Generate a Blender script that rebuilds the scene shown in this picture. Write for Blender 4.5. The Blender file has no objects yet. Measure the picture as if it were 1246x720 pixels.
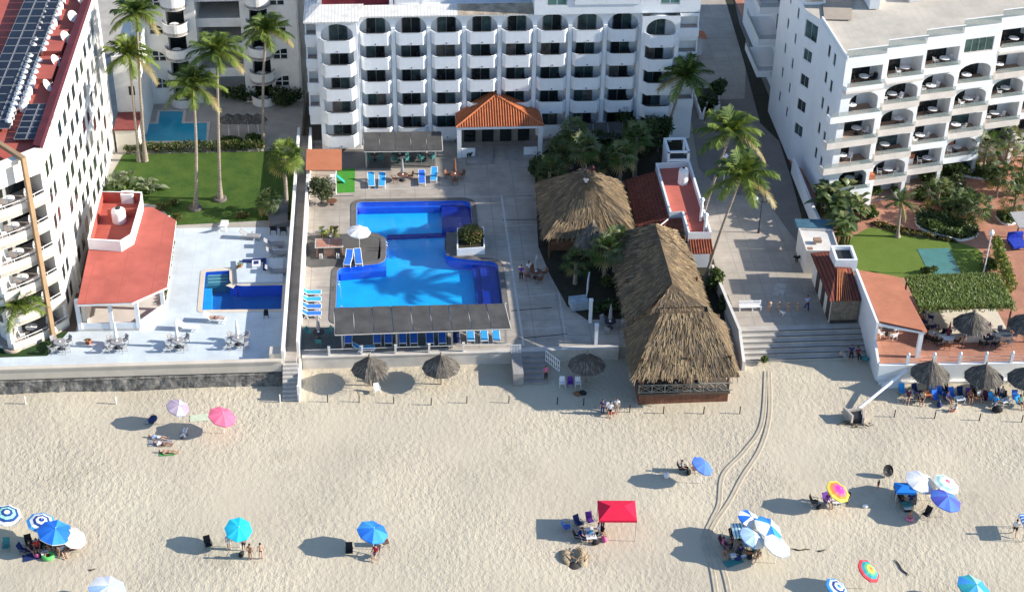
import bpy, math, random
import numpy as np
from mathutils import Vector, Matrix
from mathutils.geometry import tessellate_polygon
from mathutils import noise as mnoise
R_=math.radians
# ---------------------------------------------------------------- camera, sky, sun, exposure
SC=bpy.context.scene
COL=SC.collection
FPX=2040.; PCX,PCY=623.,360.
TH=R_(34); YAW=R_(4.6); ROLL=R_(1.0); CAMZ=86.
Fw=Vector((math.sin(YAW)*math.cos(TH),math.cos(YAW)*math.cos(TH),-math.sin(TH)))
r0=Vector((math.cos(YAW),-math.sin(YAW),0)); u0=r0.cross(Fw)
Rt=r0*math.cos(ROLL)+u0*math.sin(ROLL); Up=-r0*math.sin(ROLL)+u0*math.cos(ROLL)
cd=bpy.data.cameras.new('camera'); cam=bpy.data.objects.new('camera',cd); COL.objects.link(cam)
cd.sensor_width=36; cd.lens=36*FPX/1246.; cd.clip_start=1; cd.clip_end=6000
M=Matrix((Rt,Up,-Fw)).transposed().to_4x4(); M.translation=Vector((0,0,CAMZ)); cam.matrix_world=M
SC.camera=cam
SUN_EL=R_(24.5); SUN_AZ=R_(-6.5)      # azimuth measured from +X towards +Y
W=bpy.data.worlds.new('World'); SC.world=W; W.use_nodes=True
nt=W.node_tree; bg=nt.nodes['Background']
sk=nt.nodes.new('ShaderNodeTexSky'); sk.sky_type='NISHITA'; sk.sun_disc=False
sk.sun_elevation=SUN_EL; sk.sun_rotation=math.pi/2-SUN_AZ
sk.air_density=1.0; sk.dust_density=0.35; sk.ozone_density=3.0
nt.links.new(sk.outputs[0],bg.inputs[0]); bg.inputs[1].default_value=0.13
sl=bpy.data.lights.new('sun','SUN'); sl.energy=5.0; sl.angle=R_(0.5); sl.color=(1,.93,.82)
so=bpy.data.objects.new('sun',sl); COL.objects.link(so)
sdir=Vector((math.cos(SUN_EL)*math.cos(SUN_AZ),math.cos(SUN_EL)*math.sin(SUN_AZ),math.sin(SUN_EL)))
so.rotation_euler=sdir.to_track_quat('Z','Y').to_euler()
SC.view_settings.view_transform='Standard'; SC.view_settings.look='None'
SC.view_settings.exposure=0.86; SC.view_settings.gamma=1; SC.view_settings.use_curve_mapping=False

# ---------------------------------------------------------------- measuring helpers
def at(px,py,z=0.):
    d=Fw*FPX+Rt*(px-PCX)-Up*(py-PCY); t=(z-CAMZ)/d.z
    return Vector((d.x*t,d.y*t,z))
def at2(px,py,z=0.):
    p=at(px,py,z); return (p.x,p.y)
def onY(px,py,Y):
    d=Fw*FPX+Rt*(px-PCX)-Up*(py-PCY); t=Y/d.y
    return (d.x*t,CAMZ+d.z*t)
def proj(x,y,z):
    v=Vector((x,y,z-CAMZ)); D=v.dot(Fw); return (PCX+FPX*v.dot(Rt)/D, PCY-FPX*v.dot(Up)/D)
def up_to(p,py):
    lo,hi=-4.,80.
    for _ in range(50):
        m=(lo+hi)/2
        if proj(p[0],p[1],m)[1]>py: lo=m
        else: hi=m
    return lo
def lean_to(base,px,py):
    """point in the vertical plane through base (facing the sea) seen at px,py"""
    x,z=onY(px,py,base[1]); return Vector((x,base[1],z))

# ---------------------------------------------------------------- materials
MATS={}
def mat(name,col,rough=.85,var=.12,scale=2.,bump=0.,bscale=None,metal=0.,col2=None,spec=.3,stripe=None,stripe2=None,detail=5,alpha=None,trans=0.):
    if name in MATS: return MATS[name]
    m=bpy.data.materials.new(name); m.use_nodes=True; n=m.node_tree.nodes; l=m.node_tree.links
    b=n['Principled BSDF']; b.inputs['Roughness'].default_value=rough; b.inputs['Metallic'].default_value=metal
    b.inputs['Specular IOR Level'].default_value=spec
    tc=n.new('ShaderNodeTexCoord')
    nz=n.new('ShaderNodeTexNoise'); nz.inputs['Scale'].default_value=scale; nz.inputs['Detail'].default_value=detail; nz.inputs['Roughness'].default_value=.65
    l.new(tc.outputs['Object'],nz.inputs['Vector'])
    rp=n.new('ShaderNodeValToRGB'); e=rp.color_ramp.elements
    c2=col2 or tuple(max(0,c*(1-var)) for c in col); c1=tuple(min(1,c*(1+var)) for c in col) if col2 is None else col
    e[0].position=.32; e[0].color=(*c2,1); e[1].position=.68; e[1].color=(*c1,1)
    l.new(nz.outputs['Fac'],rp.inputs['Fac'])
    out=rp.outputs['Color']
    for st_ in (stripe,stripe2):   # (axis, scale, dark colour, width)
        if not st_: continue
        ax,sc,dc,wd=st_
        sx=n.new('ShaderNodeSeparateXYZ'); l.new(tc.outputs['Object'],sx.inputs[0])
        mu=n.new('ShaderNodeMath'); mu.operation='MULTIPLY'; mu.inputs[1].default_value=sc; l.new(sx.outputs[ax],mu.inputs[0])
        fr=n.new('ShaderNodeMath'); fr.operation='FRACT'; l.new(mu.outputs[0],fr.inputs[0])
        lt=n.new('ShaderNodeMath'); lt.operation='LESS_THAN'; lt.inputs[1].default_value=wd; l.new(fr.outputs[0],lt.inputs[0])
        mx=n.new('ShaderNodeMix'); mx.data_type='RGBA'; mx.inputs[7].default_value=(*dc,1)
        l.new(lt.outputs[0],mx.inputs[0]); l.new(out,mx.inputs[6]); out=mx.outputs[2]
    l.new(out,b.inputs['Base Color'])
    if bump:
        nb=n.new('ShaderNodeTexNoise'); nb.inputs['Scale'].default_value=bscale or scale*4; nb.inputs['Detail'].default_value=4
        l.new(tc.outputs['Object'],nb.inputs['Vector'])
        bp=n.new('ShaderNodeBump'); bp.inputs['Strength'].default_value=1.; bp.inputs['Distance'].default_value=bump
        l.new(nb.outputs['Fac'],bp.inputs['Height']); l.new(bp.outputs['Normal'],b.inputs['Normal'])
    if trans:
        b.inputs['Transmission Weight'].default_value=trans
    if alpha is not None: b.inputs['Alpha'].default_value=alpha
    MATS[name]=m; return m
def leafmat(name,col,col2,rough=.5,spec=.35,sub=.25,scale=1.2):
    if name in MATS: return MATS[name]
    m=mat(name,col,rough,scale=scale,col2=col2,spec=spec)
    n=m.node_tree.nodes; l=m.node_tree.links; b=n['Principled BSDF']; o=n['Material Output']
    t=n.new('ShaderNodeBsdfTranslucent'); t.inputs[0].default_value=(col[0]*1.6,col[1]*1.5,col[2]*.8,1)
    mx=n.new('ShaderNodeMixShader'); mx.inputs[0].default_value=sub
    l.new(b.outputs[0],mx.inputs[1]); l.new(t.outputs[0],mx.inputs[2]); l.new(mx.outputs[0],o.inputs[0]); return m
def watermat(name,tint,rip=.02,rs=1.5):
    m=bpy.data.materials.new(name); m.use_nodes=True; n=m.node_tree.nodes; l=m.node_tree.links
    n.remove(n['Principled BSDF']); o=n['Material Output']
    tr=n.new('ShaderNodeBsdfTransparent'); tr.inputs[0].default_value=(*tint,1)
    gl=n.new('ShaderNodeBsdfGlossy'); gl.inputs['Roughness'].default_value=.06
    fr=n.new('ShaderNodeFresnel'); fr.inputs[0].default_value=1.33
    nb=n.new('ShaderNodeTexNoise'); nb.inputs['Scale'].default_value=rs; tc=n.new('ShaderNodeTexCoord'); l.new(tc.outputs['Object'],nb.inputs['Vector'])
    bp=n.new('ShaderNodeBump'); bp.inputs['Distance'].default_value=rip; l.new(nb.outputs['Fac'],bp.inputs['Height'])
    l.new(bp.outputs['Normal'],gl.inputs['Normal']); l.new(bp.outputs['Normal'],fr.inputs['Normal'])
    mx=n.new('ShaderNodeMixShader'); ge=n.new('ShaderNodeNewGeometry'); iv=n.new('ShaderNodeMath'); iv.operation='SUBTRACT'; iv.inputs[0].default_value=1; l.new(ge.outputs['Backfacing'],iv.inputs[1]); mm=n.new('ShaderNodeMath'); mm.operation='MULTIPLY'; l.new(fr.outputs[0],mm.inputs[0]); l.new(iv.outputs[0],mm.inputs[1]); l.new(mm.outputs[0],mx.inputs[0]); l.new(tr.outputs[0],mx.inputs[1]); l.new(gl.outputs[0],mx.inputs[2]); l.new(mx.outputs[0],o.inputs[0])
    return m

# ---------------------------------------------------------------- mesh builder
class MB:
    def __init__(s): s.v=[];s.f=[];s.m=[];s.mi=0;s.sm=[]
    def add(s,vs,fs,mi=None,sm=False):
        b=len(s.v); s.v+= [tuple(p) for p in vs]; s.f+=[tuple(b+i for i in f) for f in fs]
        s.m+=[s.mi if mi is None else mi]*len(fs); s.sm+=[sm]*len(fs); return s
    def poly(s,pts,mi=None): return s.add(pts,[tuple(range(len(pts)))],mi)
    def box(s,x0,x1,y0,y1,z0,z1,mi=None):
        return s.add([(x0,y0,z0),(x1,y0,z0),(x1,y1,z0),(x0,y1,z0),(x0,y0,z1),(x1,y0,z1),(x1,y1,z1),(x0,y1,z1)],
          [(3,2,1,0),(4,5,6,7),(0,1,5,4),(1,2,6,5),(2,3,7,6),(3,0,4,7)],mi)
    def obox(s,cx,cy,rot,sx,sy,z0,z1,mi=None):
        c,n=math.cos(rot),math.sin(rot); q=[(-sx/2,-sy/2),(sx/2,-sy/2),(sx/2,sy/2),(-sx/2,sy/2)]
        return s.prism([(cx+a*c-b*n,cy+a*n+b*c) for a,b in q],z0,z1,mi=mi)
    def flat(s,p2,z,holes=(),mi=None,flip=False):
        loops=[[Vector((a,b,0)) for a,b in p2]]+[[Vector((a,b,0)) for a,b in h] for h in holes]
        allp=[p for lp in loops for p in lp]
        if holes:
            tri=tessellate_polygon(loops); fs=[]
            for t in tri:
                a,b,c=[allp[i] for i in t]
                cr=(b-a).cross(c-a).z
                fs.append(tuple(t) if (cr>0)!=flip else tuple(reversed(t)))
        else:
            ar=sum(p2[i][0]*p2[(i+1)%len(p2)][1]-p2[(i+1)%len(p2)][0]*p2[i][1] for i in range(len(p2)))
            f=tuple(range(len(p2))); fs=[f if (ar>0)!=flip else tuple(reversed(f))]
        zf=z if callable(z) else (lambda x,y:z)
        return s.add([(p.x,p.y,zf(p.x,p.y)) for p in allp],fs,mi)
    def skirt(s,p2,z0,z1,mi=None,inward=False):
        n=len(p2); ar=sum(p2[i][0]*p2[(i+1)%n][1]-p2[(i+1)%n][0]*p2[i][1] for i in range(n))
        q=list(p2) if (ar>0)!=inward else list(reversed(p2))
        vs=[(a,b,z0) for a,b in q]+[(a,b,z1) for a,b in q]
        return s.add(vs,[(i,(i+1)%n,n+(i+1)%n,n+i) for i in range(n)],mi)
    def prism(s,p2,z0,z1,holes=(),mi=None,mtop=None):
        s.flat(p2,z1,holes,mi if mtop is None else mtop); s.flat(p2,z0,holes,mi,flip=True); s.skirt(p2,z0,z1,mi)
        for h in holes: s.skirt(h,z0,z1,mi,inward=True)
        return s
    def tube(s,path,rad,n=8,mi=None,cap=True,sm=True):
        path=[Vector(p) for p in path]; k=len(path)
        if not hasattr(rad,'__len__'): rad=[rad]*k
        vs=[];fs=[]
        for i,p in enumerate(path):
            t=(path[min(i+1,k-1)]-path[max(i-1,0)]); t=t.normalized() if t.length>1e-9 else Vector((0,0,1))
            a=t.cross(Vector((0,0,1)) if abs(t.z)<.95 else Vector((1,0,0))).normalized(); b=t.cross(a)
            vs+=[p+a*(math.cos(2*math.pi*j/n)*rad[i])+b*(math.sin(2*math.pi*j/n)*rad[i]) for j in range(n)]
        for i in range(k-1):
            for j in range(n):
                fs.append((i*n+j,i*n+(j+1)%n,(i+1)*n+(j+1)%n,(i+1)*n+j))
        s.add(vs,fs,mi,sm)
        if cap:
            s.add(vs[:n],[tuple(range(n))],mi); s.add(vs[-n:],[tuple(reversed(range(n)))],mi)
        return s
    def lathe(s,c,prof,n=16,mi=None,sm=True,sq=(1,1)):
        k=len(prof); vs=[];fs=[]
        for r,z in prof: vs+=[(c[0]+sq[0]*r*math.cos(2*math.pi*j/n),c[1]+sq[1]*r*math.sin(2*math.pi*j/n),c[2]+z) for j in range(n)]
        for i in range(k-1):
            for j in range(n): fs.append((i*n+j,i*n+(j+1)%n,(i+1)*n+(j+1)%n,(i+1)*n+j))
        s.add(vs,fs,mi,sm)
        if prof[0][0]>1e-4: s.add(vs[:n],[tuple(reversed(range(n)))],mi)
        if prof[-1][0]>1e-4: s.add(vs[-n:],[tuple(range(n))],mi)
        return s
    def ball(s,c,r,n=10,k=6,mi=None,sq=(1,1,1)):
        prof=[(r*math.sin(math.pi*i/k),-r*math.cos(math.pi*i/k)*sq[2]) for i in range(k+1)]
        prof[0]=(1e-5,prof[0][1]); prof[-1]=(1e-5,prof[-1][1])
        return s.lathe(c,prof,n,mi,True,(sq[0],sq[1]))
    def build(s,name,mats,parent=None,origin=None):
        if parent is not None: org=WORLD[parent.name]
        elif origin is not None: org=Vector(origin)
        else:
            xs=np.array(s.v); mn,mx=xs.min(0),xs.max(0); org=Vector(((mn[0]+mx[0])/2,(mn[1]+mx[1])/2,mn[2]))
        me=bpy.data.meshes.new(name); va=np.array(s.v,dtype=np.float64)-np.array(org)
        me.from_pydata(va.tolist(),[],s.f)
        if not isinstance(mats,(list,tuple)): mats=[mats]
        for m in mats: me.materials.append(m)
        me.polygons.foreach_set('material_index',s.m); me.polygons.foreach_set('use_smooth',s.sm); me.update()
        o=bpy.data.objects.new(name,me); COL.objects.link(o)
        if parent is not None: o.parent=parent
        else: o.location=org
        WORLD[o.name]=org; return o
WORLD={}
def tag(o,label=None,cat=None,group=None,kind=None):
    if label: o['label']=label
    if cat: o['category']=cat
    if group: o['group']=group
    if kind: o['kind']=kind
    return o
def thing(name,loc,label,cat,group=None):
    o=bpy.data.objects.new(name,None); COL.objects.link(o); o.location=loc; o.empty_display_size=.3
    WORLD[o.name]=Vector(loc); return tag(o,label,cat,group)
def struct(name,mb,m,cat=None):
    o=mb.build(name,m); o['kind']='structure'; return o
def kids(o): return [c for c in bpy.data.objects if c.parent==o]
def dup(o,loc=None,rot=None,label=None,group=None,cat=None,scale=None,swap=None,parent=None):
    """copy of a thing with its parts and sub-parts; swap: {old material: new}"""
    def cp(src,par):
        c=src.copy(); COL.objects.link(c)
        if par is not None: c.parent=par
        if swap and c.type=='MESH' and any(s.material in swap for s in c.material_slots):
            c.data=meshswap(c.data,swap)
        for ch in src.children: cp(ch,c)
        return c
    r=cp(o,parent)
    if loc is not None: r.location=loc; WORLD[r.name]=Vector(loc)
    if rot is not None: r.rotation_euler=(0,0,rot) if not hasattr(rot,'__len__') else rot
    if scale: r.scale=(scale,)*3 if not hasattr(scale,'__len__') else scale
    if label: r['label']=label
    if group: r['group']=group
    if cat: r['category']=cat
    return r
SWC={}
def meshswap(me,swap):
    k=(me.name,tuple(sorted((a.name,b.name) for a,b in swap.items())))
    if k not in SWC:
        d=me.copy()
        for i,m in enumerate(d.materials):
            if m in swap: d.materials[i]=swap[m]
        SWC[k]=d
    return SWC[k]
PROTO={}
def place(key,maker,loc,rot=0.,label=None,group=None,scale=None,swap=None,cat=None):
    """first use builds the thing at the origin and keeps it as an unlinked-from-view master by moving it; later uses copy it"""
    if key not in PROTO:
        o=maker(); PROTO[key]=o
        if not swap:
            o.location=loc; o.rotation_euler=(0,0,rot) if not hasattr(rot,'__len__') else rot
            if scale: o.scale=(scale,)*3 if not hasattr(scale,'__len__') else scale
            if label: o['label']=label
            if group: o['group']=group
            if cat: o['category']=cat
            return o
        def sw(x):
            if x.type=='MESH' and any(s.material in swap for s in x.material_slots): x.data=meshswap(x.data,swap)
            for c in x.children: sw(c)
        keep=dup(o,loc,rot,label,group,cat,scale,swap)
        for x in [o]+list(o.children_recursive): PEND.append(x)
        return keep
    return dup(PROTO[key],loc,rot,label,group,cat,scale,swap)
PEND=[]
class Fr:
    """facade frame: s along the wall, t inwards, z up"""
    def __init__(s,o,a): s.o=o; s.a=a; s.c=math.cos(a); s.n=math.sin(a)
    def w(s,a,t,z): return (s.o[0]+a*s.c-t*s.n, s.o[1]+a*s.n+t*s.c, z)
    def w2(s,a,t): return s.w(a,t,0)[:2]
    def box(s,mb,s0,s1,t0,t1,z0,z1,mi=None):
        q=[(s0,t0),(s1,t0),(s1,t1),(s0,t1)]
        return mb.prism([s.w2(*p) for p in q],z0,z1,mi=mi)
    def facade(s,mb,outer,holes,depth=1.5,t=0.,back=True,mi=None,mback=None,mfloor=None):
        """outer and holes are (s,z) loops; every hole becomes a niche"""
        loops=[[Vector((a,b,0)) for a,b in outer]]+[[Vector((a,b,0)) for a,b in h] for h in holes]
        allp=[p for lp in loops for p in lp]
        fs=[]
        for tr in tessellate_polygon(loops):
            a,b,c=[allp[i] for i in tr]
            fs.append(tuple(tr) if (b-a).cross(c-a).z>0 else tuple(reversed(tr)))
        mb.add([s.w(p.x,t,p.y) for p in allp],fs,mi)
        for hi,h in enumerate(holes):
            d=depth[hi] if hasattr(depth,'__len__') else depth
            n=len(h); ar=sum(h[i][0]*h[(i+1)%n][1]-h[(i+1)%n][0]*h[i][1] for i in range(n))
            q=list(h) if ar>0 else list(reversed(h))
            zmin=min(p[1] for p in h)
            vs=[s.w(a,t,b) for a,b in q]+[s.w(a,t+d,b) for a,b in q]
            for i in range(n):
                j=(i+1)%n; fl=abs(q[i][1]-zmin)<1e-4 and abs(q[j][1]-zmin)<1e-4
                mb.add([vs[i],vs[n+i],vs[n+j],vs[j]],[(0,1,2,3)],mfloor if (fl and mfloor is not None) else mi)
            if back: mb.add(vs[n:],[tuple(range(n))],mback if mback is not None else mi)
        return mb
def rect(s0,s1,z0,z1): return [(s0,z0),(s1,z0),(s1,z1),(s0,z1)]
def arch(s0,s1,z0,z1,rise,n=8):
    c=(s0+s1)/2; r=(s1-s0)/2
    return [(s0,z0),(s1,z0)]+[(c+r*math.cos(math.pi*i/n),z1-rise+rise*math.sin(math.pi*i/n)) for i in range(n+1)]
def rnd(a,b): return random.uniform(a,b)
random.seed(7)
# ---------------------------------------------------------------- shared materials
white=mat('white_plaster',(.74,.76,.775),.8,.06,.6,.01,6)
white2=mat('white_plaster_dirty',(.74,.72,.68),.85,.10,.5,.01,5)
cream=mat('cream_plaster',(.72,.66,.56),.85,.08,.5)
whitepaint=mat('white_paint',(.8,.8,.8),.5,.04,3)
floorgrey=mat('balcony_floor',(.34,.30,.28),.8,.15,1.5)
glass=mat('dark_glass',(.015,.022,.024),.08,.3,.7,spec=.6)
glassb=mat('curtained_glass',(.05,.085,.085),.12,.6,.9,spec=.6)
glassg=mat('green_glass',(.10,.20,.17),.1,.2,.8,spec=.6)
darkm=mat('dark_metal_and_shade',(.03,.03,.035),.5,.2,3)  # dark metal; also colours the blocks standing in for shaded hollows
railglass=mat('rail_glass',(.30,.36,.36),.1,.1,1,spec=.6,alpha=.45)
terracotta=mat('terracotta_tile',(.38,.13,.065),.85,.25,1.6,.01,8)
redroof=mat('red_roof_paint',(.40,.095,.07),.85,.16,.45,.006,5,stripe=('Y',.5,(.33,.075,.055),.04))
redroofdk=mat('red_roof_dark',(.075,.013,.022),.85,.25,.8)
concrete=mat('deck_concrete',(.36,.32,.275),.9,.24,.35,.008,6,stripe=('X',.4,(.25,.22,.19),.022),stripe2=('Y',.4,(.25,.22,.19),.022))
darkpave=mat('dark_paving',(.10,.095,.09),.85,.2,.8)
asphalt=mat('brown_road',(.20,.175,.155),.95,.12,.5,.01,8)
paving=mat('promenade_paving',(.34,.30,.255),.9,.18,.4,.008,5,stripe=('X',.55,(.26,.23,.195),.03),stripe2=('Y',.55,(.26,.23,.195),.03))
grassm=mat('shade_mottled_grass',(.028,.075,.010),.95,.3,.55,.09,11,col2=(.075,.125,.018),detail=8)  # grass darkened for palm shade, lighter mottling imitates sunlit streaks
terrm=mat('white_terrace',(.52,.58,.615),.8,.13,.4,.006,5,stripe=('X',.7,(.50,.53,.54),.03),stripe2=('Y',.7,(.50,.53,.54),.03))
soil=mat('soil',(.035,.032,.02),.95,.3,1.5,.03,6)
def brightenbits(): pass
def sandmat():
    m=mat('beach_sand',(.54,.478,.358),.95,.10,.10,detail=8,col2=(.45,.39,.30))
    n=m.node_tree.nodes; l=m.node_tree.links; b=n['Principled BSDF']; tc=[x for x in n if x.type=='TEX_COORD'][0]
    mp=n.new('ShaderNodeMapping'); mp.inputs['Scale'].default_value=(1.25,.85,1); mp.inputs['Rotation'].default_value=(0,0,.5); l.new(tc.outputs['Object'],mp.inputs[0])
    v=n.new('ShaderNodeTexVoronoi'); v.feature='SMOOTH_F1'; v.inputs['Scale'].default_value=3.1; v.inputs['Smoothness'].default_value=.35
    nz0=n.new('ShaderNodeTexNoise'); nz0.inputs['Scale'].default_value=1.7; nz0.inputs['Detail'].default_value=3; l.new(mp.outputs[0],nz0.inputs[0])
    mxv=n.new('ShaderNodeMix'); mxv.data_type='VECTOR'; mxv.inputs[0].default_value=.35; l.new(mp.outputs[0],mxv.inputs[4]); l.new(nz0.outputs['Color'],mxv.inputs[5]); l.new(mxv.outputs[1],v.inputs['Vector'])
    # trampled patches versus smoother patches
    big=n.new('ShaderNodeTexNoise'); big.inputs['Scale'].default_value=.085; big.inputs['Detail'].default_value=4; l.new(tc.outputs['Object'],big.inputs[0])
    rp=n.new('ShaderNodeMapRange'); rp.inputs[1].default_value=.30; rp.inputs[2].default_value=.62; rp.inputs[3].default_value=.18; rp.inputs[4].default_value=1.; l.new(big.outputs['Fac'],rp.inputs[0])
    nz=n.new('ShaderNodeTexNoise'); nz.inputs['Scale'].default_value=5.2; nz.inputs['Detail'].default_value=5; l.new(mp.outputs[0],nz.inputs[0])
    fn=n.new('ShaderNodeTexNoise'); fn.inputs['Scale'].default_value=9.; fn.inputs['Detail'].default_value=3; l.new(mp.outputs[0],fn.inputs[0])
    ad0=n.new('ShaderNodeMath'); ad0.operation='MULTIPLY_ADD'; l.new(fn.outputs['Fac'],ad0.inputs[0]); ad0.inputs[1].default_value=.55; l.new(v.outputs['Distance'],ad0.inputs[2])
    ad=n.new('ShaderNodeMath'); ad.operation='MULTIPLY_ADD'; l.new(nz.outputs['Fac'],ad.inputs[0]); ad.inputs[1].default_value=.9; l.new(ad0.outputs[0],ad.inputs[2])
    mu=n.new('ShaderNodeMath'); mu.operation='MULTIPLY'; l.new(ad.outputs[0],mu.inputs[0]); l.new(rp.outputs[0],mu.inputs[1])
    bp=n.new('ShaderNodeBump'); bp.inputs['Strength'].default_value=1.; bp.inputs['Distance'].default_value=.055; l.new(mu.outputs[0],bp.inputs['Height']); l.new(bp.outputs['Normal'],b.inputs['Normal'])
    # damp and littered patches with shapes of their own
    pt=n.new('ShaderNodeTexNoise'); pt.inputs['Scale'].default_value=.16; pt.inputs['Detail'].default_value=7; pt.inputs['Roughness'].default_value=.72; l.new(tc.outputs['Object'],pt.inputs[0])
    pr=n.new('ShaderNodeValToRGB'); pr.color_ramp.elements[0].position=.56; pr.color_ramp.elements[0].color=(1,1,1,1); pr.color_ramp.elements[1].position=.74; pr.color_ramp.elements[1].color=(.76,.75,.74,1); l.new(pt.outputs['Fac'],pr.inputs[0])
    mm=n.new('ShaderNodeMix'); mm.data_type='RGBA'; mm.blend_type='MULTIPLY'; mm.inputs[0].default_value=1.; src=b.inputs['Base Color'].links[0].from_socket; l.new(src,mm.inputs[6]); l.new(pr.outputs[0],mm.inputs[7])
    fp=n.new('ShaderNodeTexVoronoi'); fp.inputs['Scale'].default_value=1.1; fp.inputs['Randomness'].default_value=1.; l.new(tc.outputs['Object'],fp.inputs['Vector'])
    fr=n.new('ShaderNodeValToRGB'); fr.color_ramp.elements[0].position=.03; fr.color_ramp.elements[0].color=(.62,.58,.52,1); fr.color_ramp.elements[1].position=.07; fr.color_ramp.elements[1].color=(1,1,1,1); l.new(fp.outputs['Distance'],fr.inputs[0])
    m3=n.new('ShaderNodeMix'); m3.data_type='RGBA'; m3.blend_type='MULTIPLY'; m3.inputs[0].default_value=.8; l.new(mm.outputs[2],m3.inputs[6]); l.new(fr.outputs[0],m3.inputs[7]); l.new(m3.outputs[2],b.inputs['Base Color'])
    return m
sand=sandmat()
# ---------------------------------------------------------------- ground, beach, decks
SZ=-1.2
struct('ground',MB().box(-1500,1500,-600,2400,-3,-2.2),mat('earth',(.25,.2,.14)))
mb=MB()
nx,ny=150,70; vs=[]
rs=np.random.RandomState(3)
ph=rs.rand(12)*6.28; kx=rs.randn(12)*.35; ky=rs.randn(12)*.35
def SH(x,y): return SZ+sum(.018*math.sin(kx[q]*x+ky[q]*y+ph[q]) for q in range(12))-.02-.01*max(0,100-y)
for j in range(ny+1):
    for i in range(nx+1):
        x=-75+150*i/nx; y=48+72.5*j/ny
        vs.append((x,y,SH(x,y)))
mb.add(vs,[(j*(nx+1)+i,j*(nx+1)+i+1,(j+1)*(nx+1)+i+1,(j+1)*(nx+1)+i) for j in range(ny) for i in range(nx)],sm=True)
struct('beach_sand',mb,sand)
# hotel deck with the pool cut out
def roundpoly(pts,r,n=5):
    out=[]
    k=len(pts)
    for i in range(k):
        p=Vector(pts[i]).to_2d(); a=Vector(pts[i-1]).to_2d(); b=Vector(pts[(i+1)%k]).to_2d()
        rr=r[i] if hasattr(r,'__len__') else r
        if rr<=0: out.append(tuple(p)); continue
        da=(a-p).normalized(); db=(b-p).normalized(); p0=p+da*rr; p1=p+db*rr
        for j in range(n+1):
            t=j/n; out.append(tuple(p0*(1-t)**2+p*2*t*(1-t)+p1*t*t))
    return out
FRONT=118.7
pool_px=[(434,246),(572,244),(575,279),(541,283),(541,313),(605,319),(614,390),(408,390),(411,326),(470,320),(470,287),(434,282)]
pool=roundpoly([at2(x,y) for x,y in pool_px],[.7,.9,.9,1.6,1.6,.8,.3,.3,.8,1.2,1.0,.7])
deckp=[(-9.3,FRONT),(27.0,FRONT),(27.8,157.5),(-9.3,157.5)]
struct('hotel_deck',MB().flat(deckp,0.,[pool]).skirt(deckp,-1.5,-.01),concrete)
deepblue=mat('deep_blue_tile',(.008,.022,.24),.35,.2,.5,stripe=('X',3.,(.02,.05,.33),.06))
midblue=mat('mid_blue_tile',(.015,.12,.62),.35,.1,.6)
pooltile=mat('light_blue_tile',(.012,.40,.76),.35,.10,.5)
mb=MB(); mb.skirt(pool,-1.2,0,1,inward=True); mb.flat(pool,-1.2,mi=0)
struct('pool_basin',mb,[pooltile,midblue])
# dark blue end bays: shallow platforms with steps
def pxp(l,z=0): return [at2(x,y,z) for x,y in l]
mb=MB()
mb.prism(pxp([(537,247),(571,246),(573.5,278),(541,282.5),(538,275)],-.5),-1.19,-.55)
mb.prism(pxp([(575,321),(604,320),(612,389),(583,390)],-.5),-1.19,-.6)
mb.prism(pxp([(584,324),(603,323),(609,372),(588,372)],-.3),-.6,-.42)
mb.prism(pxp([(471,285.5),(540,283),(540,287),(471,290)],-1),-1.19,-1.02)
struct('pool_steps',mb,deepblue)
mb=MB(); mb.prism(pxp([(436,249),(536,247),(536,250.5),(437,252.5)],-.4),-1.19,-.5); mb.prism(pxp([(413,328),(470,323),(470,328),(414,333)],-.4),-1.19,-.5)
struct('pool_bench',mb,midblue)
struct('pool_water',MB().flat(pool,-.09),watermat('pool_water',(.80,.94,.99),.006,2.2))
def offset(p,d):
    n=len(p); out=[]
    ar=sum(p[i][0]*p[(i+1)%n][1]-p[(i+1)%n][0]*p[i][1] for i in range(n)); sg=1 if ar>0 else -1
    for i in range(n):
        a=Vector(p[i-1]); b=Vector(p[i]); c=Vector(p[(i+1)%n])
        t=(c-a).normalized(); out.append((b.x+sg*t.y*d,b.y-sg*t.x*d))
    return out
coping=offset(pool,.55)
struct('pool_coping',MB().prism(coping,.002,.05,[offset(pool,.04)]),mat('dark_grey_coping',(.13,.12,.115),.8,.2,1.))
# dark sun-bathing pad left of the pool neck, joints in the concrete
struct('dark_pad',MB().prism(roundpoly(pxp([(372,287),(460,283),(468,290),(468,317),(455,321),(372,326)]),.8),.004,.03),darkpave)
mb=MB()
def stripe(p0,p1,w,z=.006):
    a=at(*p0);b=at(*p1); d=(b-a).normalized(); n=Vector((-d.y,d.x,0))*w/2
    mb.poly([(a.x-n.x,a.y-n.y,z),(b.x-n.x,b.y-n.y,z),(b.x+n.x,b.y+n.y,z),(a.x+n.x,a.y+n.y,z)])
stripe((610,238),(637,420),.18,.007)
for q in (((611,239),(650,238)),((620,300),(660,298)),((625,362),(690,356)),((616,275),(655,273)),((680,356),(688,410)),((634,400),(690,398)),((560,240),(648,238)),((380,232),(560,228))): stripe(*q,.08)
struct('deck_joint',mb,mat('pale_joint',(.52,.50,.47),.9))
mb=MB()
for q in (((611,268),(658,267)),((622,378),(672,374)),((630,412),(690,406)),((375,240),(430,238))): stripe(*q,.12)
struct('deck_drain',mb,mat('dark_joint',(.05,.05,.05),.9))
struct('artificial_turf',MB().prism(pxp([(410,206),(432,205),(431.5,234),(410,235)]),.004,.02),mat('bright_green_turf',(.06,.26,.03),.95,.15,3,.02,20))
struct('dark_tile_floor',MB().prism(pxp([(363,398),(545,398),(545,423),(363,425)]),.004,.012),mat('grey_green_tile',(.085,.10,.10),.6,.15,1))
struct('terrace_floor',MB().prism(pxp([(414,182),(531,181),(531,204),(414,206)]),.004,.012),mat('grey_floor_tile',(.12,.12,.115),.6,.15,1))
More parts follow.
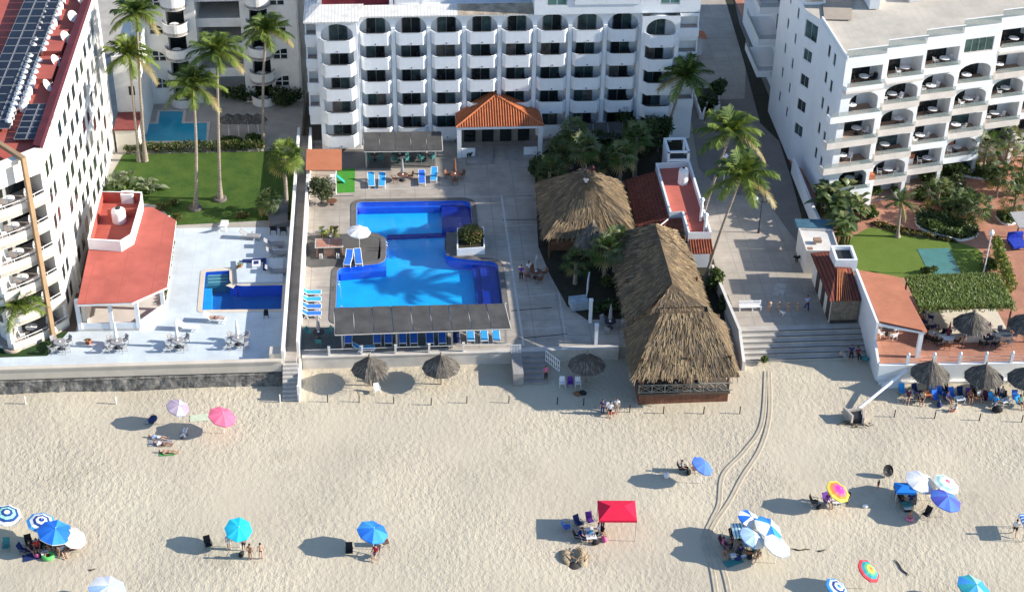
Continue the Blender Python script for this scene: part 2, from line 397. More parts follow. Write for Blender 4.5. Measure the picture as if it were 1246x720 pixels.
# planting bed by the thatched huts
struct('garden_bed',MB().flat(pxp([(650,196),(700,150),(822,150),(838,200),(872,330),(884,400),(790,402),(760,388),(714,389),(690,372),(668,332),(655,300)]),.008),soil)
# left property
LZ=.3
lp_pool_px=[(250,331),(279,329),(279,345),(287,348),(344,347),(342,376),(246,377)]
lpool=roundpoly([at2(x,y,LZ) for x,y in lp_pool_px],[.1,.1,.8,.8,0,0,.1])
lterr=[(-60,116.9),(-10.0,117.4),(-10.0,139.6),(-20.3,139.9),(-29.3,140.0),(-60,140)]
struct('pool_terrace',MB().flat(lterr,LZ,[lpool]).skirt(lterr,-1.5,LZ-.01),terrm)
lt2=mat('left_pool_tile',(.015,.15,.42),.4,.15,.6)
mb=MB(); mb.skirt(lpool,-.9,LZ,1,inward=True); mb.flat(lpool,-.9,mi=0)
struct('pool_basin',mb,[lt2,midblue])
mb=MB()
mb.prism(pxp([(251,333),(278,331),(278,345),(249.5,347)],0.),-.89,-.1,mi=0); mb.prism(pxp([(247,348),(258,348),(257,376),(246.5,376)],0),-.89,-.25,mi=1)
for i in range(3): mb.prism(pxp([(253,334+4*i),(277,333+4*i),(277,334.5+4*i),(252.5,335.8+4*i)],.0),-.1,-.04-.0*i,mi=2)
struct('pool_steps',mb,[mat('green_tile',(.06,.20,.22),.5),mat('aqua_tile',(.03,.38,.62),.5),mat('pale_green_tile',(.25,.40,.38),.5)])
struct('pool_water',MB().flat(lpool,LZ-.08),watermat('pool_water_deep',(.70,.86,.96)))
struct('pool_coping',MB().prism(offset(lpool,.45),LZ+.002,LZ+.03,[offset(lpool,.02)]),mat('sandstone_coping',(.60,.52,.42),.9,.1,1))
lawn=pxp([(150,188),(375,183),(368,268),(325,268),(213,274),(195,250),(120,240)],LZ)
struct('ground_soil',MB().prism([(-62,140.02),(-10.0,139.62),(-10.0,230),(-62,230)],-1.5,LZ-.02),mat('courtyard_paving',(.38,.35,.31),.9,.15,.5))
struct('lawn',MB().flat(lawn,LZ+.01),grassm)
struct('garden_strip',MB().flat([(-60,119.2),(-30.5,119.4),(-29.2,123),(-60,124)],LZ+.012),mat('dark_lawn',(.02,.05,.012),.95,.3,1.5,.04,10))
struct('ramp_path',MB().flat(pxp([(60,405),(92,403),(140,250),(128,240)],LZ),LZ+.014),mat('brown_path',(.15,.11,.09),.9,.2,.6))
# right side: promenade, road, gardens
prom=[(29.6,118.9),(39.2,118.9)]
struct('promenade',MB().flat([(26.5,120.7),(41,120.7),(43,230),(24,230)],-.012).skirt([(26.5,120.7),(41,120.7),(41,120.8),(26.5,120.8)],-1.4,-.02),paving)
struct('road',MB().flat(pxp([(838,128),(862,122),(906,120),(908,70),(860,-90),(925,-90),(958,150),(962,215),(980,285),(976,302),(962,285),(930,240),(884,236),(850,205)]),.002),asphalt)
struct('verge',MB().flat(pxp([(865,-60),(905,75),(925,150),(948,172),(962,215),(978,275),(980,300),(1002,300),(990,258),(945,140),(900,30),(880,-60)]),.010),soil)
GZ=.1
gp=[(41.3,114.2),(110,112.8),(140,240),(42.6,240),(42.6,162.1),(41.0,162),(41.0,139),(41.3,128)]
struct('garden_terrace',MB().flat(gp,GZ).skirt(gp,-1.5,GZ-.01),mat('terracotta_paving',(.40,.19,.125),.9,.2,.5,.006,8,stripe=('X',1.1,(.31,.15,.10),.05),stripe2=('Y',1.1,(.31,.15,.10),.05)))
struct('lawn',MB().flat(roundpoly(pxp([(1030,292),(1060,275),(1100,286),(1170,295),(1196,305),(1196,336),(1100,338),(1034,332)],GZ),1.0),GZ+.006),mat('bright_lawn',(.13,.185,.03),.95,.2,.7,.05,14,col2=(.10,.16,.022)))  # yellow-green grass with slight random tone
gpool=pxp([(1116,303),(1155,302),(1170,334),(1132,336)],GZ)
struct('covered_pool',MB().flat(gpool,GZ+.03).skirt(gpool,GZ,GZ+.03),mat('green_pool_water',(.055,.17,.155),.25,.25,.8,col2=(.07,.22,.22),spec=.5))
struct('lawn',MB().flat(roundpoly([(60,118),(92,118),(95,140),(66,141)],3.),GZ+.006),MATS['bright_lawn'])
# ================================================================= BUILDINGS
BALC=[]   # tables and chairs standing on balconies, built later
# ---------------------------------------------------------------- hotel
def tileroof_mat(name,col,ax,sc):
    m=mat(name,col,.85,.25,1.3,stripe=(ax,sc,tuple(c*(.55 if col[0]-col[2]>.1 else .8) for c in col),.35)); return m
def hotel():
    YM,YT=156.8,155.5
    xl,xr=-3.62,25.35; nb=8; bw=(xr-xl)/nb
    fl=[1.05+2.71*k for k in range(5)]
    H_=thing('hotel_building',(10.8,YM,0),'long white five storey hotel with rows of balconies behind the large pool','hotel')
    mb=MB(); fr=Fr((0,YM),0.)
    holes=[];deps=[]
    for b in range(nb):
        s0=xl+b*bw+.22; s1=xl+(b+1)*bw-.22
        for k in range(5):
            if k==4: holes.append(arch(s0,s1,fl[k]+.02,fl[k]+2.5,1.25,12))
            else: holes.append(rect(s0,s1,fl[k]+.02,fl[k]+2.28))
            deps.append(1.25)
    fr.facade(mb,rect(xl,xr,-.2,14.55),holes,1.25,mfloor=1)
    # towers
    towers=[(-7.7,xl,YT),(xr,29.25,YT)]
    tfr=[]
    for a,b,Y in towers:
        f=Fr((0,Y),0.); hs=[]
        for k in range(5):
            z=fl[k]-.1
            hs.append(arch(a+.42,b-.42,z,z+2.45,1.2,12) if k==4 else rect(a+.42,b-.42,z,z+2.2))
        f.facade(mb,rect(a,b,-.2,14.55),hs,1.45,mfloor=1)
        mb.poly([(b,Y,-.2),(b,YM+.01,-.2),(b,YM+.01,14.55),(b,Y,14.55)]); mb.poly([(a,YM+.01,-.2),(a,Y,-.2),(a,Y,14.55),(a,YM+.01,14.55)])
    # side return strips with small openings
    for a,b in ((-8.85,-7.7),(29.25,31.3)):
        f=Fr((0,YT+.7),0.)
        f.facade(mb,rect(a,b,(2.6 if a<0 else 0),14.5),[rect(a+.12,b-.1,fl[k]+1.0,fl[k]+2.25) for k in range(1,5)],.9,mfloor=1)
        for x in (a,b): mb.poly([(x,YT+.7,2.6 if a<0 else 0),(x,YT+14,2.6 if a<0 else 0),(x,YT+14,14.5),(x,YT+.7,14.5)])
        for k in range(1,5): mb.box(a-.06,b+.02,YT+.48,YT+.69,fl[k]+.05,fl[k]+1.0)
        if a<0: mb.poly([(a,YT+.7,2.6),(b,YT+.7,2.6),(b,YT+14,2.6),(a,YT+14,2.6)])
    mb.poly([(-7.7,YT+.5,0),(-7.7,YT+14,0),(-7.7,YT+14,14.5),(-7.7,YT+.5,14.5)])
    mb.box(-8.85,31.3,YM+14,YM+14.2,0,14.5)
    mb.box(xl-4.2,31.3,YM+1.71,YM+14,14.3,14.5)
    # low base wall of the left tower and columns
    mb.box(-7.7,29.25,YM+1.75,YM+1.95,-.2,14.3)
    wl=mb.build('wall',[white,floorgrey],H_)
    # columns proud of the facade
    for b in range(nb+1):
        c=MB(); x=xl+b*bw; c.box(x-.2,x+.2,YM-.28,YM-.002,0,13.2); c.build('column',white,H_)
    # balconies
    def balc(w,h=1.0,dep=.75,th=.1):
        m=MB(); a=w/2; i=a-.5
        out=[(-a,0),(-i,-dep),(i,-dep),(a,0)]; inn=[(a-.12,0),(i-.05,-dep+th),(-i+.05,-dep+th),(-a+.12,0)]
        m.prism(out+inn,-.38,h)
        m.prism([(-a+.03,-.01),(-i+.02,-dep+.015),(i-.02,-dep+.015),(a-.03,-.01)],-.36,-.02,mi=1); m.flat([(-a,0),(-i,-dep),(i,-dep),(a,0)],-.375,mi=0,flip=True)
        m.box(-.05,.05,-dep-.16,-dep-.002,-.22,-.14,mi=2)
        return m
    def rail(w,dep=.75,h=1.0):
        m=MB(); m.box(-w*.27,w*.27,-dep-.02,-dep+.03,h+.002,h+.035); return m
    protoB=None
    def addb(x,Y,z,w):
        nonlocal protoB
        key=round(w,1)
        if protoB is None: protoB={}
        if key not in protoB:
            m=balc(w); v0=MB(); v0.__dict__=m.__dict__
            m.v=[(p[0]+H_.location.x,p[1]+H_.location.y,p[2]) for p in m.v]
            o=m.build('balcony',[white,floorgrey,darkm],H_)
            r=rail(w); r.v=[(p[0]+H_.location.x,p[1]+H_.location.y,p[2]) for p in r.v]
            rr=r.build('rail',mat('brown_rail',(.14,.12,.11),.7),o)
            protoB[key]=o
        else:
            o=dup(protoB[key],parent=H_)
        o.location=(x-H_.location.x,Y-H_.location.y,z)
    for b in range(nb):
        x=xl+(b+.5)*bw
        for k in range(5):
            if k==0 and 3<=b<=4: continue
            addb(x,YM-.004,fl[k],bw-.2)
    for a,b,Y in towers:
        for k in range(5): addb((a+b)/2,Y-.004,fl[k]-.12,b-a-.5)
    # sliding glass doors
    def door(x,Y,z,w,h,g,panes=2):
        m=MB(); m.box(x-w/2-.05,x+w/2+.05,Y-.05,Y-.002,z,z+h+.06); o=m.build('sliding_door',mat('door_frame',(.20,.20,.20),.5),H_)
        for i in range(panes):
            p=MB(); x0=x-w/2+i*w/panes
            p.box(x0+.04,x0+w/panes-.04,Y-.075,Y-.052,z+.05,z+h); p.build('pane',random.choice(g),o)
    gl=[glass,glass,glass,glassb,glassb,mat('beige_curtain_glass',(.16,.14,.12),.2,.5,1.2,spec=.6)]
    for b in range(nb):
        x=xl+(b+.5)*bw
        for k in range(5): door(x+(-.05 if k<4 else 0.05),YM+1.25,fl[k]+.03,1.85,2.0,gl)
    for a,b,Y in towers:
        for k in range(5): door((a+b)/2+(.1 if a<0 else -.3),Y+1.45,fl[k]-.06,1.8,1.95,gl)
    od=['top','second','third','fourth','lowest']; ob=['first','second','third','fourth','fifth','sixth','seventh','eighth']
    for b,k,sx in ((0,4,-.9),(0,3,.9),(1,3,.9),(2,4,1.),(2,2,-.9),(3,3,1.),(3,1,.9),(4,4,-1.),(4,2,.9),(4,3,.9),(5,4,1.),(5,2,1.),(5,1,.9),(6,3,-1.),(6,2,-1.),(6,0,.9),(7,4,1.),(7,3,1.),(7,2,.9),(7,1,1.),(0,0,-1.),(1,0,.9),(1,2,.9)):
        BALC.append(('d',(xl+(b+.5)*bw+sx,YM+.35,fl[k]+.03),sx,'dark chair on the %s balcony of the %s bay of the long hotel'%(od[4-k],ob[b])))
    # dark balcony chairs are built later
    # left sloped white tile awning, long awning, weathered stretch
    m=MB(); m.add([(-8.95,YT-.25,14.45),(-3.5,YT-.25,14.45),(-3.5,YT-.25,14.6),(-8.95,YT-.25,14.6),(-2.9,YM+1.6,15.1),(-7.3,YM+1.6,15.1)],[(0,1,2,3),(3,2,4,5)]); 
    m.add([(-8.95,YT-.25,14.45),(-8.95,YM+8,14.45),(-7.3,YM+8,15.1),(-7.3,YM+1.6,15.1),(-8.95,YT-.25,14.6)],[(0,4,3,2,1)])
    m.poly([(-3.5,YT-.25,14.45),(-3.5,YT-.25,14.6),(-2.9,YM+1.6,15.1),(-3.5,YM,14.45)])
    wt=tileroof_mat('white_roof_tile',(.68,.66,.62),'X',3.)
    m.build('awning_roof',wt,H_)
    m=MB(); m.add([(-3.5,YM-.35,14.56),(6.6,YM-.35,14.56),(6.6,YM+1.6,14.95),(-2.9,YM+1.6,14.95)],[(0,1,2,3)]); m.box(-3.48,14.3,YM-.35,YM-.05,14.42,14.55,); m.build('awning_roof',wt,H_)
    m=MB(); m.add([(6.61,YM-.35,14.56),(14.3,YM-.35,14.56),(14.3,YM+1.6,14.95),(6.61,YM+1.6,14.95)],[(0,1,2,3)]); tag(m.build('awning_roof',mat('weathered_roof_tile',(.34,.28,.21),.95,.5,.9,.02,9),H_),'weathered brown stretch of sloped tile roof')
    # roof-top storey: maroon wall with white posts, white sign wall, penthouse
    m=MB(); m.box(-7.2,0.2,YM+2.6,YM+2.8,14.5,17.5); m.build('red_wall',mat('maroon_wall',(.17,.02,.03),.8),H_)
    m=MB()
    for x in (-7.4,-.1,2.9): m.box(x-.2,x+.2,YM+2.2,YM+2.55,14.5,17.5)
    m.box(-7.4,3.1,YM+2.15,YM+2.2,15.7,15.9); m.box(.22,14.35,YM+2.9,YM+3.1,14.5,18.4); m.build('roof_parapet',white,H_)
    m=MB()
    for i in range(9): m.box(4.1+i*.38,4.32+i*.38,YM+2.86,YM+2.898,16.1,16.55)
    m.build('vent_grille',darkm,H_)
    m=MB(); random.seed(4)   # worn blue lettering fragments on the sign wall: curls and strokes
    for (cx,w,h) in ((9.0,.5,.6),(10.1,.35,.9),(11.0,.55,.55),(12.2,.6,.8),(13.1,.4,.5)):
        pth=[(cx+w*math.cos(t*.55),YM+2.88,16.2+h*math.sin(t*.55)+.1*t*.1) for t in range(9)]
        m.tube(pth,.07,5)
    tag(m.build('wall_lettering',mat('faded_blue_paint',(.25,.38,.48),.8),H_),'faded blue painted lettering on white roof wall')
    m=MB(); f=Fr((0,YM-.42),0.)
    f.facade(m,rect(14.35,31.35,14.56,18.6),[rect(15.6,17.7,15.5,17.9),rect(27.2,29.2,15.4,17.6),rect(18.4,25.2,15.55,18.0)],[.15,.15,1.6],mfloor=1)
    m.box(14.35,14.55,YM-.41,YM+12,14.56,18.6); m.box(31.15,31.35,YM-.41,YM+12,14.56,18.6); m.box(14.3,31.4,YM-.40,YM+12,18.6,18.8); m.box(14.35,31.35,YM-.42,YM-.02,14.5,14.555)
    ph=m.build('penthouse',[white,floorgrey],H_)
    for x in (16.65,28.2):
        m=MB(); m.box(x-1.0,x+1.0,YM-.33,YM-.28,15.5,17.6); w=m.build('window',whitepaint,ph)
        m=MB()
        for i in (-1,1):
            for j in range(3): m.box(x+i*.5-.44,x+i*.5+.44,YM-.36,YM-.332,15.55+.68*j,16.15+.68*j)
        m.build('pane',glassg,w)
    m=MB(); m.box(18.8,24.8,YM+1.1,YM+1.16,15.6,17.7); m.build('sliding_door',glass,ph)
    m=MB(); m.box(18.45,25.15,YM-.5,YM-.43,15.55,16.4); m.box(18.45,25.15,YM-.56,YM-.42,16.4,16.46); m.build('balcony',white,ph)
    return H_
hotel()
# ---------------------------------------------------------------- entrance porch with hipped tile roof
def porch():
    T=thing('entrance_porch',(10.7,154.4,0),'entrance porch with red hipped tile roof on white columns','porch')
    zE=3.6
    FLp,FRp=at(557,155,zE),at(661,152.5,zE); BLp=Vector((6.3,157.0,zE)); BRp=Vector((15.1,157.0,zE)); 
    FLp=Vector((6.2,153.0,zE)); FRp=Vector((15.35,153.0,zE))
    A=Vector((10.5,156.4,5.5)); A2=Vector((10.5,157.6,5.5))
    m=MB()
    def tile(a,b,c,d=None):
        m.poly([a,b,c] if d is None else [a,b,c,d])
    tile(FLp,FRp,A); tile(FRp,BRp,A2,A); tile(BLp,FLp,A,A2)
    tm=tileroof_mat('orange_roof_tile',(.40,.13,.055),'X',3.6)
    r=m.build('roof',tm,T)
    # raised barrel tiles
    k=MB()
    for i in range(34):
        t=(i+.5)/34; x=FLp.x+(FRp.x-FLp.x)*t; tt=min(t,1-t)*2
        top=A if abs(t-.5)<.01 else None
        y1=FLp.y+(A.y-FLp.y)*tt; z1=zE+(A.z-zE)*tt
        k.tube([(x,FLp.y-.06,zE+.01),(x,y1,z1+.03)],.055,5)
    for side,(p,q) in enumerate(((FLp,BLp),(FRp,BRp))):
        for i in range(15):
            t=(i+.5)/15; b=p+(q-p)*t; tt=min(1,t/.8)
            k.tube([b+Vector((0,0,.01)),(p.x+(A.x-p.x)*tt,b.y,zE+(A.z-zE)*tt+.03)],.055,5)
    for p in (FLp,FRp): k.tube([p+Vector((0,0,.04)),A+Vector((0,0,.06))],.1,6)
    k.build('ridge_tiles',mat('orange_barrel_tile',(.46,.15,.06),.8,.3,2),T)
    m=MB(); m.box(6.25,15.3,153.02,153.25,3.3,3.58); m.box(6.25,6.5,153.26,156.5,3.3,3.58); m.box(15.05,15.3,153.26,156.5,3.3,3.58); m.build('beam',white,T)
    for x in (6.55,15.0):
        m=MB(); m.box(x-.22,x+.22,153.03,153.5,0,3.29); m.build('column',white,T)
    m=MB(); m.box(6.8,8.2,153.1,153.3,0,1.0); m.build('low_wall',white,T); m=MB(); m.box(13.3,14.7,153.1,153.3,0,1.0); m.build('low_wall',white,T)
    m=MB(); m.box(6.3,15.2,156.5,156.75,0,3.3); m.build('back_wall',mat('porch_back',(.30,.25,.21),.9),T)
    for i in range(4): m=MB(); m.box(7.2+i*1.9,8.4+i*1.9,156.3,156.48,.1,2.1); m.build('doorway',glass,T)
    m=MB(); m.prism(pxp([(570,181),(600,181),(600,200),(568,201)]),.01,.16); m.prism(pxp([(615,181),(650,180),(651,194),(615,195)]),.01,.16); m.build('step_slab',mat('grey_step',(.30,.28,.26),.9,.15,1),T)
porch()
# ---------------------------------------------------------------- left condominium
def condo_left():
    cx,cy=-29.4,124.0; HT=17.9; depth=34.
    T=thing('condo_building',(cx-4,cy+8,0),'white condominium with red roof, solar panels and long side wall of small windows','apartment block')
    m=MB(); fr=Fr((cx,cy),math.pi/2)    # side wall, outward +X
    fl=[.55+2.6*k for k in range(7)]
    cols=[1.6,3.4,8.6,11.2,13.8,16.4,19.0,21.6,24.2,26.8,29.4]
    holes=[];wins=[]
    for i,s in enumerate(cols):
        for k in range(7):
            w=1.1 if i<2 else 1.45; z=fl[k]+.6+(.0 if i%2 else .35); 
            if z+1.5>HT-.5: continue
            holes.append(rect(s-w/2,s+w/2,z,z+1.5)); wins.append((s,w,z))
    fr.facade(m,rect(0,depth,-.3,HT),holes,.07)
    for s in (5.0,6.3,31.2): fr.box(m,s,s+.5,-.25,-.002,0,HT-.3)   # pilasters
    # front, turned towards the sea
    a=R_(42); L=5.6; O=(cx-L*math.cos(a),cy-L*math.sin(a)); ff=Fr(O,a)
    hs=[rect(.3,L-.25,fl[k]+.05,fl[k]+2.3) for k in range(0,6)]
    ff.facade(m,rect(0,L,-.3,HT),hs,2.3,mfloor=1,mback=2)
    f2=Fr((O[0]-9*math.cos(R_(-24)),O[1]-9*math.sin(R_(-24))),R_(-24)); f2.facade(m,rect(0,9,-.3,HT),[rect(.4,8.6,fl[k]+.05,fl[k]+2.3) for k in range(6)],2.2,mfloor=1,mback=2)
    m.poly([(cx,cy+depth,-.3),(cx-18,cy+depth,-.3),(cx-18,cy+depth,HT),(cx,cy+depth,HT)])
    sunw=mat('condo_white',(.72,.70,.67),.85,.08,.35)
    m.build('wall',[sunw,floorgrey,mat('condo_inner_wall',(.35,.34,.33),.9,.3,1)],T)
    for s,w,z in wins:
        q=MB(); fr.box(q,s-w/2+.002,s+w/2-.002,.03,.069,z+.002,z+1.499); wo=q.build('window',mat('brown_window',(.13,.075,.055),.5,.3,.4),T)
        q=MB(); fr.box(q,s-w/2+.08,s+w/2-.08,.012,.028,z+.08,z+1.42); q.build('pane',glass,wo)
    # curved balcony parapets on the sea front
    for k in range(0,6):
        q=MB(); n=12; pts=[]
        for i in range(n+1):
            s=L*i/n; b=-.2-.4*math.sin(math.pi*(.1+.8*i/n))
            pts.append((s,b))
        pout=[ff.w2(s,b) for s,b in pts]; pin=[ff.w2(s,b+.15) for s,b in reversed(pts)]
        zb=fl[k]-.35
        q.prism(pout+pin,zb,fl[k]+.62); q.prism(pout+[ff.w2(L,.3),ff.w2(0,.3)],zb-.02,fl[k]+.02)
        b=q.build('balcony',mat('condo_cream',(.76,.71,.62),.85,.06,.5),T)
        q=MB(); q.tube([ff.w(s,bb+.07,fl[k]+.95) for s,bb in pts],.035,5)
        for i in range(0,n+1,3): q.tube([ff.w(pts[i][0],pts[i][1]+.07,fl[k]+.6),ff.w(pts[i][0],pts[i][1]+.07,fl[k]+.95)],.025,4)
        q.build('rail',whitepaint,b)
        q=MB(); ff.box(q,1.0,2.8,2.22,2.28,fl[k]+.1,fl[k]+2.2); ff.box(q,3.2,5.3,2.22,2.28,fl[k]+.1,fl[k]+2.2); q.build('sliding_door',glass,T)
        o_=['first','second','third','fourth','fifth','sixth'][k]; BALC.append(('t',ff.w(2.5,.8,fl[k]+.025),ff.a,'white table on the %s balcony up of the red-roofed condominium'%o_)); BALC.append(('c',ff.w(1.5,.7,fl[k]+.025),ff.a+1.2,'white chair left of the table on the %s balcony up, red-roofed condominium'%o_)); BALC.append(('c',ff.w(4.2,.7,fl[k]+.025),ff.a-.5,'white chair right of the table on the %s balcony up, red-roofed condominium'%o_))
    q=MB(); ff.box(q,3.3,3.68,-1.15,-.8,-.2,HT+.6); ff.box(q,3.3,3.68,-.79,4.5,HT+.25,HT+.6); q.build('column',mat('tan_column',(.34,.225,.13),.85,.1,1),T)
    # roof
    q=MB(); foot=[(cx,cy),(cx,cy+depth),(cx-18,cy+depth),(cx-18,O[1]+6),O]
    q.flat(foot,HT-.25); rf=q.build('roof',redroof,T)
    q=MB(); q.prism([(cx+.1,cy-.1),(cx+.1,cy+depth),(cx-.55,cy+depth),(cx-.55,cy+.2)],HT-.24,HT+.45); q.build('parapet',redroofdk,T)
    q=MB(); q.prism([ff.w2(-1,-.4),ff.w2(L+.1,-.4),ff.w2(L,.3),ff.w2(-1,.3)],HT-.2,HT+.25); q.build('parapet',mat('condo_cream',(.7,.66,.58)),T)
    # roof sheds: boxes between dishes
    q=MB()
    for y in (136.6,142.2): q.box(cx-2.6,cx-.9,y,y+4.6,HT-.24,HT+.28)
    q.build('roof_hatch',redroof,T)
    return T,HT
CL,CLH=condo_left()
def roof_px(px,py,z=None): return at(px,py,CLH if z is None else z)
# solar arrays: tilted frames of panels
def solar(label,c,rot,nx_,ny_,pw,ph_,tilt):
    T=thing('solar_array',c,label,'solar panel','solar panels on the red roof'); T.rotation_euler=(0,0,rot)
    pm=mat('solar_cell',(.010,.013,.024),.32,.4,1.2,spec=.22,stripe=('X',6.,(.03,.035,.05),.06)); fm=mat('panel_frame',(.28,.29,.30),.4,.05,1)
    WORLD[T.name]=Vector((0,0,0))
    for i in range(nx_):
        for j in range(ny_):
            q=MB(); x0=(i-nx_/2)*pw; y0=(j-ny_/2)*ph_
            def P_(x,y,h): return (x,y*math.cos(tilt),.35+(y+ny_*ph_/2)*math.sin(tilt)+h)
            def bx(a,b,c_,d,h0,h1): 
                q.add([P_(a,c_,h0),P_(b,c_,h0),P_(b,d,h0),P_(a,d,h0),P_(a,c_,h1),P_(b,c_,h1),P_(b,d,h1),P_(a,d,h1)],[(3,2,1,0),(4,5,6,7),(0,1,5,4),(1,2,6,5),(2,3,7,6),(3,0,4,7)])
            bx(x0+.03,x0+pw-.03,y0+.03,y0+ph_-.03,0,.04); o=q.build('panel',fm,T)
            q=MB(); bx(x0+.08,x0+pw-.08,y0+.08,y0+ph_-.08,.042,.05); q.build('cell',pm,o)
    q=MB()
    for x in (-nx_/2*pw+.2,nx_/2*pw-.2):
        for y in (-ny_/2*ph_+.2,0,ny_/2*ph_-.2):
            z=.35+(y+ny_*ph_/2)*math.sin(tilt); q.tube([(x,y*math.cos(tilt),0),(x,y*math.cos(tilt),z)],.03,5)
    q.build('stand',darkm,T)
pa=at(18,75,18.3); solar('large solar array of many panels along the red roof',(-33.9,141.6,17.66),R_(-1),3,18,1.15,1.55,R_(1))
pb=at(40,147,18.2); solar('small solar array at the front corner of the red roof',(pb.x,pb.y,17.66),R_(-2),2,6,1.05,1.0,R_(2))
# water tank rows
def dish_white(): pass
tm_=mat('tank_white',(.75,.75,.75),.5,.06,1.5)
def tankrow():
    i=0
    for (x0,y0,x1,y1,n) in ((11,150,62,2,24),(28,133,76,2,20)):
        for j in range(n):
            t=j/(n-1)
            if (x0==11 and j in (13,16)) or (x0==28 and j in (9,)): continue
            p=at(x0+(x1-x0)*t,y0+(y1-y0)*t,17.9)
            def mk():
                T=thing('gas_cylinder',(0,0,0),'white gas cylinder in the row beside the solar panels','gas cylinder','white cylinders in rows on the red roof')
                WORLD[T.name]=Vector((0,0,0)); q=MB(); q.lathe((0,0,0),[(.2,0),(.30,.05),(.32,.5),(.28,.68),(.12,.76)],10); q.build('body',tm_,T)
                q=MB(); q.lathe((0,0,.76),[(.15,0),(.15,.14),(.1,.14)],8); q.build('collar',mat('grey_metal',(.3,.3,.3),.5),T); return T
            place('gascyl',mk,(p.x,p.y,17.65),0,'white gas cylinder in the double row beside the solar panels')
tankrow()
def dish():
    T=thing('satellite_dish',(0,0,0),'','satellite dish','dishes on the red roof'); WORLD[T.name]=Vector((0,0,0))
    q=MB(); q.lathe((0,0,0),[(.08,0),(.06,.7)],8); q.build('mast',mat('grey_metal',(.3,.3,.3),.5),T)
    q=MB(); n=16; ax=Vector((.75,-.45,.5)).normalized(); e1=ax.cross(Vector((0,0,1))).normalized(); e2=ax.cross(e1); c=Vector((0,0,1.2))
    vs=[c-ax*.25]
    for rr in (.35,.75,1.05):
        for j in range(n): vs.append(c+ax*(-.25+.30*(rr/1.05)**2)+e1*rr*math.cos(2*math.pi*j/n)+e2*rr*math.sin(2*math.pi*j/n))
    fs=[(0,1+j,1+(j+1)%n) for j in range(n)]+[(1+r*n+j,1+(r+1)*n+j,1+(r+1)*n+(j+1)%n,1+r*n+(j+1)%n) for r in range(2) for j in range(n)]
    q.add(vs,fs,sm=True); q.build('reflector',mat('dish_white',(.7,.7,.7),.5),T)
    q=MB(); q.tube([c+e1*1.0,c+ax*1.0],.03,5); q.tube([c-e1*1.0,c+ax*1.0],.03,5); q.ball(c+ax*1.0,.1,8,5); q.build('feed_arm',mat('grey_metal',(.3,.3,.3),.5),T)
    return T
for i,(px,py,lb) in enumerate(((91,20,'white satellite dish, farthest back on the red roof'),(82,45,'teal-tinted satellite dish beside the second solar row gap'),(70,74,'white satellite dish in front of the square roof hatch'),(60,104,'white satellite dish closest to the small solar array'),(100,1,'white satellite dish at the upper roof edge'))):
    p=at(px-2,py+4,18.); place('dish',dish,(p.x,p.y,17.65),.15*i,lb,'dishes on the red roof',.56)
